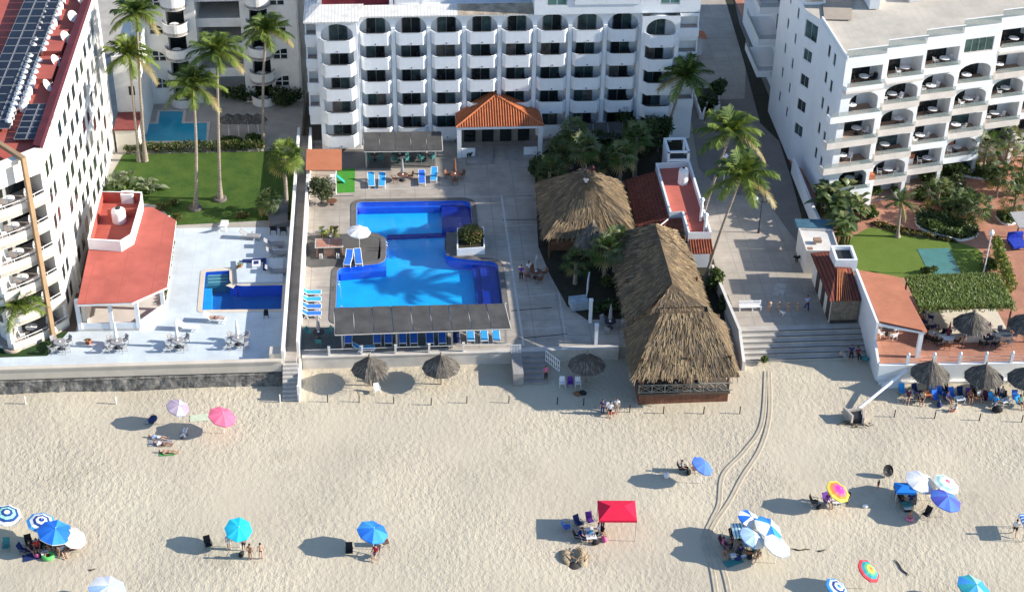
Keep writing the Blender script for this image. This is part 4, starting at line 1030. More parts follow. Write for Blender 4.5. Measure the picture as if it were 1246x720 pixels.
PALG='thatched parasols by the sea wall'
for i,(px,py,zb,H,R,lb) in enumerate(((451,469,SZ,3.2,1.62,'grey thatched parasol on the sand, nearer the walkway steps'),(537,467,SZ,3.2,1.66,'grey thatched parasol on the sand, nearer the hotel deck stairs'),
    (713,464,SZ,3.1,1.65,'shaded thatched parasol between the deck stairs and the long thatched restaurant'),
    (1128,475,SZ,3.2,1.72,'thatched parasol on the sand beside the slanting white pipe'),(1193,479,SZ,3.2,1.72,'thatched parasol on the sand, second from the slanting white pipe'),(1245,482,SZ,3.2,1.72,'thatched parasol on the sand at the right edge of the photo'),
    (1179,415,GZ,3.2,1.75,'thatched parasol on the tiled terrace in front of the vine-covered roof'),(1246,416,GZ,3.1,1.75,'thatched parasol on the tiled terrace at the right edge of the photo'),
    (719,318,0,4.4,1.75,'tall pointed thatched parasol in front of the square thatched hut'))):
    p=at(px,py,zb); thpal('thatched_parasol',lb,(p.x,p.y),zb,H,R,1.75 if i<8 else 2.2,i+1,PALG)
def hut_long():
    T=thing('thatched_restaurant',(24,118,SZ),'long thatched restaurant with two stepped straw roofs and crossed-rail balcony','thatched restaurant')
    q=MB()
    ra,rb=Vector((23.4,129.2,6.1)),Vector((23.5,119.3,6.1)); zE=2.6
    L0,L1=Vector((19.6,133.0,zE)),Vector((19.5,117.4,zE)); R0,R1=Vector((27.0,133.0,zE)),Vector((27.2,117.4,zE))
    thatch_face(q,[L0,L1,rb,ra],13,1.0,.11,21); thatch_face(q,[R1,R0,ra,rb],13,1.0,.11,22); thatch_face(q,[R0,L0,ra,ra],11,1.0,.11,23)
    thatch_face(q,[Vector((21.0,115.75,5.55)),Vector((26.4,115.75,5.55)),rb,rb],18,.9,.11,24)
    q.build('thatch_roof',thatchA,T)
    q=MB(); a,b=Vector((21.9,115.4,5.75)),Vector((26.0,115.4,5.75)); FL,FR_=Vector((19.0,110.7,2.35)),Vector((28.1,110.6,2.35)); BL,BR=Vector((19.2,117.9,2.4)),Vector((28.3,118.1,2.4))
    bl,br=Vector((21.9,116.2,5.75)),Vector((26.0,116.2,5.75))
    thatch_face(q,[FL,FR_,b,a],17,1.0,.12,25); thatch_face(q,[FR_,BR,br,b],14,1.0,.11,26); thatch_face(q,[BL,FL,a,bl],14,1.0,.11,27); thatch_face(q,[BR,BL,bl,br],10,1.0,.11,28)
    q.build('thatch_roof',thatchA,T)
    # floor and wooden base over the sand
    q=MB(); q.box(19.9,27.7,111.75,131.5,-.25,-.02); q.build('floor',mat('hut_floor',(.10,.075,.06),.9,.2,1),T)
    q=MB(); q.box(19.95,27.6,111.9,118.2,SZ-.3,-.26); q.build('base_wall',mat('red_brown_boards',(.17,.075,.045),.8,.3,1.5,stripe=('X',2.2,(.08,.035,.02),.06)),T)
    q=MB()
    q.tube([(19.8,111.85,.85),(27.9,111.85,.85)],.05,6); q.tube([(19.8,111.85,.1),(27.9,111.85,.1)],.05,6)
    for i in range(8): 
        x=19.9+i*1.1; q.tube([(x,111.85,0),(x,111.85,.9)],.05,6)
        if i<7: 
            q.tube([(x,111.86,.12),(x+1.1,111.86,.83)],.035,5); q.tube([(x,111.84,.83),(x+1.1,111.84,.12)],.035,5)
            q.tube([(x+.55,111.8,.8),(x+.9,111.8,.47),(x+.55,111.8,.14),(x+.2,111.8,.47),(x+.55,111.8,.8)],.03,4)
    q.build('balcony_railing',mat('grey_green_rail',(.26,.25,.22),.8,.2,2),T)
    for x,y in ((20.1,112),(27.5,112),(23.8,112),(20.1,118),(27.5,118),(20.2,124),(26.6,124),(20.2,131),(26.6,131)):
        q=MB(); q.tube([(x,y,-.02),(x,y,3.6)],.12,8); q.build('post',wood,T)
    q=MB(); q.box(20.2,26.6,123.9,124.1,0,2.6); q.build('bar_wall',mat('hut_wall',(.12,.08,.06),.9),T)
    for i,x in enumerate((21.2,23.2,25.2)): BALC.append(('w',(x,113.3,-.015),0,'wooden table behind the crossed rail of the thatched restaurant, %s side'%['left','middle','right'][i]))
hut_long()
# ---------------------------------------------------------------- small building with red roof terrace by the promenade
def redhouse():
    T=thing('service_building',(27,137,0),'low building with red roof terrace, red tile slopes and open white rooftop cabin','building')
    q=MB(); foot=[(25.7,144.2),(29.2,144.4),(29.1,131.0),(26.9,131.0),(26.9,134.8),(25.7,134.8)]
    q.skirt(foot,0,3.2); q.prism(foot,3.2,3.9,[offset(foot,-.2)]); q.build('wall',mat('condo_bluewhite',(.78,.79,.80)),T)
    q=MB(); q.flat(offset(foot,-.19),3.25); q.build('roof_floor',mat('terrace_red',(.45,.12,.09),.9,.12,.6),T)
    tm=mat('maroon_roof_tile',(.21,.065,.045),.9,.3,1.2,stripe=('X',3.0,(.09,.028,.02),.4))
    q=MB(); q.add([(25.65,143.6,3.3),(25.65,134.2,3.3),(23.4,132.6,2.5),(22.6,134,2.4),(22.6,143.6,2.4)],[(0,4,3,2,1)]); q.build('tile_slope',tm,T)
    q=MB(); q.add([(26.9,134.6,3.25),(26.9,131.6,2.6),(23.8,131.9,2.5),(25.65,134.6,3.25)],[(0,1,2,3)][::-1]); q.add([(26.95,130.95,3.2),(29.1,130.95,3.2),(29.15,129.4,2.5),(27.1,129.5,2.5)],[(0,3,2,1)])
    k=MB()
    for i in range(9):
        x=27.05+i*.25; k.tube([(x,130.9,3.23),(x+.02,129.45,2.53)],.06,5)
    for i in range(12):
        t=i/11; k.tube([(25.65+1.25*t,134.6,3.28),(23.9+3.0*t,131.85-.25*t,2.55)],.06,5)
    for i in range(26):
        y=134.3+i*.36; k.tube([(25.6,y,3.32),(22.7+max(0,.35-i*.1),y-.05,2.45)],.06,5)
    q.build('tile_slope',mat('orange_tile2',(.36,.13,.06),.9,.3,2),T); k.build('barrel_tiles',mat('maroon_barrel',(.28,.085,.05),.85,.35,2),T)
    q=MB(); q.tube([(25.6,134.4,3.42),(22.9,132.1,2.62)],.07,6); q.build('edge_trim',whitepaint,T)
    # open rooftop cabin
    q=MB(); x0,x1,y0,y1=27.0,29.0,144.5,147.2
    for x in (x0,x1):
        for y in (y0,y1): q.box(x-.12,x+.12,y-.12,y+.12,0,5.0)
    q.box(x0-.12,x1+.12,y0-.1,y0+.1,3.9,4.1); q.box(x0-.14,x0+.1,y0+.13,y1-.13,0,4.6); q.box(x0-.12,x1+.12,y0-.12,y0+.12,4.85,5.01); q.box(x0-.12,x1+.12,y1-.12,y1+.12,4.85,5.01); q.box(x0-.12,x0+.12,y0+.13,y1-.13,4.85,5.0); q.box(x1-.12,x1+.12,y0+.13,y1-.13,4.85,5.0); q.build('roof_cabin',white,T)
    q=MB(); q.box(x0+.15,x1-.1,y0+.15,y1-.1,0,3.7); q.build('cabin_shade_fill',darkm,T)  # solid dark block imitates the shade inside the open cabin
    p=(28.0,141.2); t=thing('water_tank',(p[0],p[1],3.26),'tall white water tank on the red roof terrace of the service building','water tank')
    q=MB(); q.lathe((p[0],p[1],3.26),[(.5,0),(.52,.1),(.5,1.2),(.45,1.55),(.15,1.7)],14); q.build('body',tm_,t); q=MB(); q.lathe((p[0],p[1],4.95),[(.15,0),(.15,.08),(.001,.1)],10); q.build('lid',darkm,t)
    for (px,py,h,lb) in ((853,262,1.6,'white vent chimney on the parapet of the red roof terrace'),(858,275,1.1,'short white vent pipe near the corner of the red roof terrace')):
        p=at(px,py,3.9); t=thing('vent_pipe',(p.x,p.y,3.3),lb,'vent'); q=MB(); q.tube([(p.x,p.y,3.3),(p.x,p.y,3.9+h)],.13,8); q.build('pipe',white,t); q=MB(); q.lathe((p.x,p.y,3.95+h),[(.24,0),(.24,.12),(.05,.3)],10); q.build('cowl',white,t)
redhouse()
def promwall():
    T=thing('mural_wall',(28.7,121,SZ),'white garden wall with a red painted mural facing the promenade steps','wall')
    pts=[at(867,322,1.3),at(900.5,401,1.3),at(901,408,.9),Vector((29.75,116.2,-.2))]
    q=MB()
    for p,r in zip(pts,pts[1:]):
        d=Vector((r.x-p.x,r.y-p.y,0)).normalized(); n=Vector((-d.y,d.x,0))*.13
        lo=-1.5
        q.add([(p.x-n.x,p.y-n.y,lo),(p.x+n.x,p.y+n.y,lo),(r.x+n.x,r.y+n.y,lo),(r.x-n.x,r.y-n.y,lo),(p.x-n.x,p.y-n.y,p.z),(p.x+n.x,p.y+n.y,p.z),(r.x+n.x,r.y+n.y,r.z),(r.x-n.x,r.y-n.y,r.z)],[(3,2,1,0),(4,5,6,7),(0,1,5,4),(1,2,6,5),(2,3,7,6),(3,0,4,7)])
    q.build('wall',mat('wall_offwhite',(.62,.59,.55),.9,.12,.6),T)
    p,r=pts[0],pts[1]; d=Vector((r.x-p.x,r.y-p.y,0)); L=d.length; d.normalize(); n=Vector((-d.y,d.x,0)); 
    if n.x<0: n=-n
    q=MB(); random.seed(3)
    for i in range(6):
        c=p+d*(L*(.52+.06*i))+n*.137; c.z=.55+rnd(-.15,.25); w=rnd(.2,.42); h=rnd(.2,.4)
        ring=[c+d*(w*math.cos(t*.7)*rnd(.7,1.2))+Vector((0,0,h*math.sin(t*.7)*rnd(.7,1.2)))+n*(.002*i) for t in range(9)]
        q.poly(ring)
    q.build('mural',mat('mural_red',(.40,.09,.06),.8,.3,3,col2=(.20,.10,.12)),T)
promwall()
def promsteps():
    T=thing('promenade_stairs',(35,118,SZ),'wide concrete stairs from the promenade down to the beach','stairs')
    q=MB()
    for i in range(6):
        q.box(29.9,41.1,117.4+.58*i,117.4+.58*(i+1)+(.0 if i<5 else .3),SZ-.4,SZ+.2*(i+1)-.0)
    q.build('flight',mat('promenade_step',(.40,.375,.34),.9,.15,.8),T)
    q=MB()
    for i in range(6): q.box(29.95,41.05,117.39+.58*i,117.55+.58*i,SZ+.2*(i+1)+.003,SZ+.2*(i+1)+.012)
    q.build('nosing',mat('dark_nosing',(.12,.115,.11),.9),T)
promsteps()
# ---------------------------------------------------------------- right: kiosk, tile-roofed stone hut, orange-roofed terrace house, vine roof
def right_small():
    T=thing('kiosk',(38.6,134,0),'small white flat-roofed kiosk with a blue canopy edge at the end of the boundary wall','kiosk')
    z=2.3; foot=pxp([(980,305),(1018,302),(1022,318),(991,326)],z); foot=[(38.0,133.6),(41.2,133.2),(41.0,129.4),(37.9,129.6)]
    q=MB(); q.prism(foot,0,z); q.prism(foot,z+.001,z+.2,[offset(foot,-.15)]); q.build('wall',mat('wall_offwhite',(.62,.59,.55)),T)
    q=MB(); q.prism([(37.9,133.65),(41.3,133.25),(41.4,134.9),(37.95,135.2)],z-.1,z+.25); q.build('canopy',mat('blue_canopy',(.05,.12,.17),.7,.2,1),T)
    q=MB(); q.box(38.9,39.6,130.8,131.4,z+.21,z+.5); q.box(38.1,38.6,130.0,130.3,z+.01,z+.15); q.build('roof_clutter',mat('clutter_brown',(.3,.2,.14)),T)
    T=thing('stone_hut',(39.6,124,0),'stone-fronted hut with a dark red tiled roof at the top of the promenade stairs','hut')
    q=MB(); q.box(38.4,40.9,121.4,128.4,0,2.5); q.build('wall',mat('wall_offwhite',(.62,.59,.55)),T)
    q=MB(); q.box(38.42,40.88,121.3,121.38,.35,2.4); q.build('stone_front',mat('brown_stone',(.20,.165,.125),.95,.4,2.2,.05,4),T)
    q=MB(); q.box(38.45,40.85,121.28,121.39,0,.34); q.build('plinth',mat('black_plinth',(.05,.045,.04)),T)
    q=MB(); q.add([(38.1,121.1,2.52),(41.0,121.1,2.52),(41.0,125,3.3),(39.6,125.2,3.4),(38.1,129,2.6),(41.0,129,2.9)],[(0,1,2,3),(0,3,4),(3,2,5,4)]); q.build('tile_roof',mat('dark_red_tile',(.20,.055,.035),.9,.3,1,stripe=('X',3.2,(.09,.025,.018),.4)),T)
    k=MB()
    for i in range(7): k.tube([(38.75+i*.22,121.08,2.56),(39.65+i*.12,125.0,3.42-.01*i)],.06,5)
    k.build('barrel_tiles',mat('orange_tile2',(.36,.13,.06)),T)
    for i in range(3): q=MB(); q.box(38.34,38.39,121.6+2.1*i,122.6+2.1*i,.1,2.1); q.build('doorway',mat('black_plinth',(.05,.045,.04)),T)
    q=MB(); f=[(39.5,125.4),(41.5,125.3),(41.6,127.8),(39.6,127.9)]; q.prism(f,2.9,4.1,[offset(f,-.3)]); q.build('roof_box',white,T)
    q=MB(); q.flat(offset(f,-.29),3.7); q.build('box_shade_fill',darkm,T)  # dark sheet set in as the shaded depth of the roof box
    # orange-roofed terrace house
    T=thing('terrace_house',(42.5,119,GZ),'white terrace house with a plain sloping orange roof beside the promenade stairs','house')
    q=MB(); q.add([(41.3,124.3,3.7),(44.7,123.0,3.7),(45.3,115.3,3.1),(41.45,116.9,3.2)],[(0,3,2,1)]); q.add([(41.3,124.3,3.55),(44.7,123.0,3.55),(45.3,115.3,2.95),(41.45,116.9,3.05)],[(0,1,2,3)])
    q.build('roof',mat('plain_orange_roof',(.47,.18,.10),.85,.17,.5,.005,6,detail=9),T)
    q=MB()
    def wallseg(a,b,z0,z1a,z1b,th=.22):
        d=(Vector((b[0],b[1],0))-Vector((a[0],a[1],0))).normalized(); n=Vector((-d.y,d.x,0))*th/2
        q.add([(a[0]-n.x,a[1]-n.y,z0),(a[0]+n.x,a[1]+n.y,z0),(b[0]+n.x,b[1]+n.y,z0),(b[0]-n.x,b[1]-n.y,z0),(a[0]-n.x,a[1]-n.y,z1a),(a[0]+n.x,a[1]+n.y,z1a),(b[0]+n.x,b[1]+n.y,z1b),(b[0]-n.x,b[1]-n.y,z1b)],[(3,2,1,0),(4,5,6,7),(0,1,5,4),(1,2,6,5),(2,3,7,6),(3,0,4,7)])
    wallseg((41.2,124.4),(41.25,116.6),-1.2,3.75,3.25); wallseg((41.25,116.58),(41.1,114.3),-1.2,1.4,.6)
    wallseg((41.4,124.4),(44.6,123.1),GZ,3.5,3.5)
    wallseg((41.5,116.85),(45.2,115.45),2.75,3.0,2.93)
    q.build('wall',mat('condo_bluewhite',(.78,.79,.80)),T)
    q=MB(); q.box(44.75,45.1,115.5,115.85,GZ,2.9); q.build('column',white,T)
    # white seawall, posts and rails
    T=thing('seawall',(75,114,SZ),'bright white seawall with posts and thin rails around the right terrace','wall')
    q=MB(); q.add([(41.1,114.0,SZ-.4),(110,112.6,SZ-.4),(110,112.6,.55),(41.1,114.0,.55),(41.1,114.3,.55),(110,112.9,.55),(110,112.9,SZ),(41.1,114.3,SZ)],[(0,1,2,3),(3,2,5,4),(4,5,6,7),(0,3,4,7)]); q.build('face',mat('bright_white_wall',(.82,.82,.8),.8,.05,.5),T)
    q=MB(); q.add([(41.1,113.6,SZ-.3),(110,112.2,SZ-.3),(110,112.2,SZ+.18),(41.1,113.6,SZ+.18),(41.1,113.99,SZ+.18),(110,112.59,SZ+.18)],[(0,1,2,3),(3,2,5,4)]); q.build('footing',white2,T)
    for i in range(9):
        x=43.55+2.28*i; y=114.15-(x-41.1)*.0203; q=MB(); q.box(x-.12,x+.12,y-.12,y+.12,.552,1.55); q.ball((x,y,1.6),.14,8,5); q.build('post',white,T)
    q=MB()
    for h in (.85,1.2): q.tube([(43.5,114.1,h),(62,113.73,h)],.025,5)
    q.build('rail',mat('grey_rail',(.4,.38,.35),.6),T)
    T=thing('white_tent',at(1076,446,SZ),'small white pitched canvas shelter against the white seawall','tent')
    a=at(1062,447,SZ);b=at(1088,446,SZ); q=MB(); 
    q.add([(a.x,113.0,SZ-.05),(b.x,113.0,SZ-.05),(b.x,113.55,SZ-.05),(a.x,113.55,SZ-.05),(b.x-.5,113.3,SZ+1.25)],[(0,1,4),(1,2,4),(2,3,4),(3,0,4)]); q.build('canvas',white,T)
    # vine roof
    T=thing('vine_pergola',(50,121.7,GZ),'open shelter whose flat roof is overgrown with bright green vines','pergola')
    x0,x1,y0,y1=45.75,54.35,119.15,124.3; z=2.8
    q=MB(); q.box(x0,x1,y0,y1,z-.2,z-.05); q.build('roof_frame',wood,T)
    q=MB(); r=np.random.RandomState(3)
    for i in range(8500):
        p=Vector((r.uniform(x0-.1,x1+.15),r.uniform(y0-.15,y1+.1),z+.2*r.rand()**.7))
        if p.y<y0+.05 or p.x>x1: p.z-=r.rand()*.5
        a=Vector((r.randn()*.4,-1+r.randn()*.5,-.35+r.randn()*.35)).normalized(); b=a.cross(Vector((r.randn()*.4,r.randn()*.4,1))).normalized(); s=.15*r.uniform(.5,1.3)
        q.add([p-a*s,p-b*s*.4,p+a*s,p+b*s*.4],[(0,1,2,3)],int(r.choice(3,p=[.45,.4,.15])))
    q.build('vine_cover',[leafmat('vine_a',(.17,.22,.04),(.12,.165,.03)),leafmat('vine_b',(.11,.16,.028),(.08,.12,.02)),leafmat('vine_c',(.19,.20,.06),(.14,.15,.05))],T)
    for x,y in ((x0+.2,y0+.2),(x1-.2,y0+.2),(x1-.2,y1-.2),(x0+.2,y1-.2),((x0+x1)/2,y1-.2)):
        q=MB(); q.tube([(x,y,GZ),(x,y,z-.2)],.09,8); q.build('post',wood,T)
    q=MB(); q.box(47.3,54.0,117.6,117.9,GZ,.9); q.build('cream_wall',mat('cream_wall',(.62,.56,.45),.9,.08,.6),T)
    q=MB(); q.flat([(47.3,117.95),(54.2,117.95),(54.2,124),(47.3,124)],GZ+.012); q.build('floor',mat('cream_floor',(.60,.54,.44),.9,.08,.6),T)
    # hedge down the right side of the vine roof
    q=MB(); a0,a1,b1,b0=at(1204,307,GZ),at(1213,305,GZ),at(1234,365,GZ),at(1222,362,GZ); r=np.random.RandomState(9)
    for i in range(1500):
        u,v=r.rand(),r.rand(); p=a0.lerp(a1,u).lerp(b0.lerp(b1,u),v); p.z=GZ+1.9*r.rand()**.5
        a=Vector(r.randn(3)).normalized(); b=a.cross(Vector(r.randn(3))).normalized(); s=.17
        q.add([p-a*s,p-b*s*.5,p+a*s,p+b*s*.5],[(0,1,2,3)],int(r.choice(3)))
    tag(q.build('hedge',[MATS['vine_a'],MATS['vine_b'],MATS['vine_c']]),'tall clipped green hedge beside the vine-covered roof','hedge')
right_small()
# ---------------------------------------------------------------- shade pergolas, orange canopy, drinks counter, planters
def pergola(label,c4,z,n,posts,pm,slat=0.06):
    q4=[Vector(p) for p in c4]; c=sum(q4,Vector())/4
    T=thing('shade_pergola',(c.x,c.y,0),label,'pergola')
    for i in range(n):
        a=q4[0].lerp(q4[1],(i+slat/2)/n+.0); b=q4[0].lerp(q4[1],(i+1-slat/2)/n); d=q4[3].lerp(q4[2],(i+slat/2)/n); e=q4[3].lerp(q4[2],(i+1-slat/2)/n)
        q=MB(); dz=Vector((0,0,.06)); h=Vector((0,0,rnd(-.02,.03)))
        sag=Vector((0,0,-.05)); m1=a.lerp(d,.5)+sag; m2=b.lerp(e,.5)+sag
        q.add([p+h for p in (a,b,m2,e,d,m1)]+[p+h-dz for p in (a,b,m2,e,d,m1)],[(0,5,2,1),(5,4,3,2),(6,7,8,11),(11,8,9,10),(0,1,7,6),(4,10,9,3),(0,6,11,5),(5,11,10,4),(1,2,8,7),(2,3,9,8)]); q.build('shade_panel',pm,T)
    q=MB()
    for i in range(n+1):
        a=q4[0].lerp(q4[1],i/n); d=q4[3].lerp(q4[2],i/n); q.tube([a-Vector((0,0,.1)),d-Vector((0,0,.1))],.05,6)
    q.tube([q4[0]-Vector((0,0,.15)),q4[1]-Vector((0,0,.15))],.06,6); q.tube([q4[3]-Vector((0,0,.15)),q4[2]-Vector((0,0,.15))],.06,6); q.build('frame',mat('pale_frame',(.42,.40,.37),.6,.1,2),T)
    for p in posts:
        q=MB(); q.box(p[0]-.08,p[0]+.08,p[1]-.08,p[1]+.08,0,z-.16); q.build('post',mat('pale_frame',(.42,.40,.37)),T)
pan=mat('dark_shade_cloth',(.075,.072,.07),.8,.3,.7)
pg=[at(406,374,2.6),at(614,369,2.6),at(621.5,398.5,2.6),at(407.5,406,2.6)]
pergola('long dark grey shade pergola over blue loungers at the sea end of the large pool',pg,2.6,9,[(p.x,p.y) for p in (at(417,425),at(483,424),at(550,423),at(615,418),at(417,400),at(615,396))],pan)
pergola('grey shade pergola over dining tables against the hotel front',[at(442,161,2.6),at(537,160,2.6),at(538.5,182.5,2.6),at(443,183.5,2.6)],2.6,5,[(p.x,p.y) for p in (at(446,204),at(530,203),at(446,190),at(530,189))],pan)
pergola('dark shade pergola against the hotel front behind the fan palms',[at(686,151,2.6),at(757,148,2.6),at(759,166,2.6),at(686,169,2.6)],2.6,4,[(p.x,p.y) for p in (at(690,187),at(750,185))],pan)
def canopy():
    p4=[at(373,181.5,2.4),at(415.8,181.5,2.4),at(415.8,207,2.4),at(372,207,2.4)]; c=sum(p4,Vector())/4
    T=thing('flat_canopy',(c.x,c.y,0),'flat orange canopy on white poles next to the square of bright green turf','canopy')
    q=MB(); q.prism([(p.x,p.y) for p in p4],2.33,2.4); q.build('roof',mat('orange_canopy',(.45,.165,.085),.85,.1,.5),T)
    for p in (at(409,236),at(409,214),at(377,236),at(377,214)):
        q=MB(); q.tube([(p.x,p.y,0),(p.x,p.y,2.32)],.06,8); q.build('pole',whitepaint,T)
    p=at(411,222); t=thing('play_slide',(p.x,p.y,.02),'small teal and white toy slide on the green turf','slide')
    q=MB(); d=(Vector((p.x+.6,p.y-.1,.1)),Vector((p.x-.1,p.y,.85))); q.add([(p.x+.7,p.y-.3,.08),(p.x+.7,p.y+.2,.08),(p.x-.1,p.y+.2,.9),(p.x-.1,p.y-.3,.9),(p.x+.7,p.y-.3,.03),(p.x+.7,p.y+.2,.03),(p.x-.1,p.y+.2,.82),(p.x-.1,p.y-.3,.82)],[(0,1,2,3),(7,6,5,4),(0,3,7,4),(1,5,6,2),(0,4,5,1)]); q.build('chute',mat('teal_plastic',(.03,.35,.33),.4,.1,2),t)
    q=MB(); q.box(p.x-.75,p.x-.12,p.y-.3,p.y+.2,.02,.85); q.build('tower',whitepaint,t)
canopy()
def counter():
    p=at(401,313); T=thing('drinks_counter',(p.x,p.y,.03),'poolside counter with two terracotta topped cabinets and dark openings','counter')
    x0,x1=at(385,313).x,at(417,313).x; y=p.y
    q=MB(); q.box(x0,x1,y+.05,y+1.5,.03,1.05); q.build('cabinet',mat('counter_brown',(.25,.15,.11),.8,.2,2),T)
    q=MB(); q.box(x0-.1,x1+.1,y-.02,y+1.6,1.052,1.1); q.build('rim',mat('counter_pale',(.50,.45,.40)),T)
    for i in (0,1):
        q=MB(); q.box(x0+.08+i*(x1-x0)/2,x0-.06+(i+1)*(x1-x0)/2,y+.1,y+1.5,1.102,1.13); q.build('tile_top',mat('counter_terracotta',(.40,.19,.13),.7,.15,2),T)
        q=MB(); cx=x0+.45+i*(x1-x0-.9); q.box(cx-.25,cx+.25,y+.02,y+.048,.2,1.0); q.build('opening_shade',darkm,T)  # dark panel on the front stands in for a shaded opening
        q=MB(); q.box(cx-.13,cx-.05,y-.35,y+.0,.035,.45); q.box(cx+.05,cx+.13,y-.35,y+.0,.035,.45); q.build('tap_stand',whitepaint,T)
counter()
def planter():
    c=[at2(556,286),at2(589,285),at2(590,310),at2(556,312)]
    T=thing('planter',(at(572,298).x,at(572,298).y,0),'white square planter full of shrubs at the narrow waist of the large pool','planter')
    q=MB(); q.prism(c,.05,.85,[offset(c,-.15)]); q.build('box',white,T); q=MB(); q.flat(offset(c,-.14),.75); q.build('soil',soil,T)
    q=MB(); c2=at(547,299); q.prism([at2(543,286),at2(555.5,286),at2(555.5,311),at2(543,312)],.05,.3); q.build('step',mat('dark_grey_coping',(.13,.12,.115)),T)
    q=MB(); leafbox(q,((at(573,298).x,at(573,298).y,1.2),(1.25,1.3,.95)),1300,.17,.8,3,'b',3,4); q.build('shrubs',[leafmat('shrub_a',(.10,.13,.035),(.06,.085,.02)),leafmat('shrub_b',(.14,.15,.05),(.10,.10,.03)),leafmat('shrub_red',(.22,.12,.06),(.16,.08,.04))],T)
planter()
# cross-shaped pool and small things in the courtyard behind the left lawn
cp=pxp([(158.8,151),(192.5,151),(195,136),(223,136),(221,150.5),(252,150),(251,172),(155,172.5)],LZ)
struct('pool_water',MB().flat(cp,LZ+.03),mat('teal_pool_water',(.02,.29,.43),.12,.12,.5,spec=.5))
struct('pool_coping',MB().prism(offset(cp,.45),LZ-.01,LZ+.06,[cp]),mat('pale_coping',(.55,.50,.44)))
q=MB(); a=at(155,187,LZ); b=at(322,186,LZ); leafbox(q,(a.x-.3,b.x,a.y-.2,a.y+.9),2300,.17,LZ,LZ+.95,'box',3,17); tag(q.build('hedge',hedgem),'long low clipped hedge between the lawn and the cross-shaped pool','hedge')
# ================================================================= VEGETATION
barkm=mat('palm_bark',(.30,.25,.20),.95,.25,2.5,.02,8,stripe=('Z',3.,(.20,.165,.13),.15))
palmA=[leafmat('palm_leaf_light',(.18,.23,.045),(.10,.145,.025),.55,.2,.18),leafmat('palm_leaf_mid',(.07,.115,.022),(.04,.07,.015),.55,.2,.15),leafmat('palm_leaf_dry',(.30,.25,.10),(.22,.17,.06))]
palmS=[leafmat('palm_leaf_grey',(.16,.19,.09),(.10,.13,.055)),palmA[1],palmA[2]]
palmD=[leafmat('dark_leaf',(.045,.08,.022),(.028,.05,.014)),leafmat('dark_leaf2',(.075,.11,.032),(.048,.075,.022)),palmA[2]]
def frond(q,b,az,el,L,droop,w,n,r,mi,twist=0):
    h=Vector((math.cos(az),math.sin(az),0)); s=Vector((-h.y,h.x,0)); pts=[]
    for i in range(n+1):
        t=i/n; pts.append(b+h*(L*t*math.cos(el)*(1-.18*t*t))+Vector((0,0,L*(t*math.sin(el)-droop*t*t))))
    rad=[.035*(1-.8*i/n)+.006 for i in range(n+1)]
    q.tube(pts[::3] if n%3==0 else pts,rad[::3] if n%3==0 else rad,4,mi=mi,cap=False)
    for i in range(1,n+1):
        t=i/n; p=pts[i]; d=(pts[i]-pts[i-1]).normalized()
        up=s.cross(d); 
        if up.z<0: up=-up
        ll=w*(.35+.65*math.sin(math.pi*min(1,t*.8+.15)))
        for sg in (-1,1):
            l=ll*r.uniform(.8,1.15)
            e=p+(s*sg*.72+d*.62-Vector((0,0,.12+.30*r.rand()))).normalized()*l
            wv=d*(L/n*.52)
            q.add([p-wv,p+wv,e+wv*.15,e-wv*.15],[(0,1,2,3)],mi if r.rand()>.12 else (1-mi if mi<2 else mi))
def palm(label,base,top,n=20,L=3.1,seed=1,mats=palmA,name='coconut_palm',cat='palm tree',group=None,r0=.22,w=.75,nuts=True,bend=.0,elmin=-.2,leaf=24):
    r=np.random.RandomState(seed); base=Vector(base); top=Vector(top)
    T=thing(name,base,label,cat,group)
    q=MB(); pts=[]
    off=Vector((r.uniform(-1,1)*bend,0,0)); K=14
    for i in range(K+1):
        t=i/K; p=base.lerp(top,t)+Vector((top.x-base.x,top.y-base.y,0))*(.22*(t*t-t))*1.0+off*math.sin(math.pi*t); pts.append(p)
    q.tube(pts,[r0*(1.7-1.0*min(1,i/2.)) if i<2 else r0*(.8-.25*i/K) for i in range(K+1)],9); q.build('trunk',barkm,T)
    q=MB()
    for i in range(n):
        az=2.399*i+r.uniform(-.2,.2); k=i/n
        el=(1.3-k*(1.3-elmin))+r.uniform(-.12,.12)
        mi=0 if r.rand()<.55 else 1
        if k>.93: mi=2
        frond(q,top+Vector((0,0,.1)),az,el,L*r.uniform(.85,1.08)*(.8+.2*k if k<.4 else 1),.26+.22*r.rand()+(.08 if el>.8 else 0),w,leaf,r,mi)
    q.build('crown',mats,T)
    q=MB(); q.lathe(tuple(top-Vector((0,0,.5))),[(r0*.6,0),(r0*1.1,.3),(r0*.8,.65)],8); q.build('crown_base',mat('crown_fibre',(.25,.19,.10),.95,.3,3),T)
    if nuts:
        q=MB()
        for i in range(7): a=i*.9; q.ball(top+Vector((.26*math.cos(a),.26*math.sin(a),-.15-.1*(i%2))),.13,7,5)
        q.build('coconuts',mat('coconut',(.20,.17,.04),.6,.3,2),T)
    return T
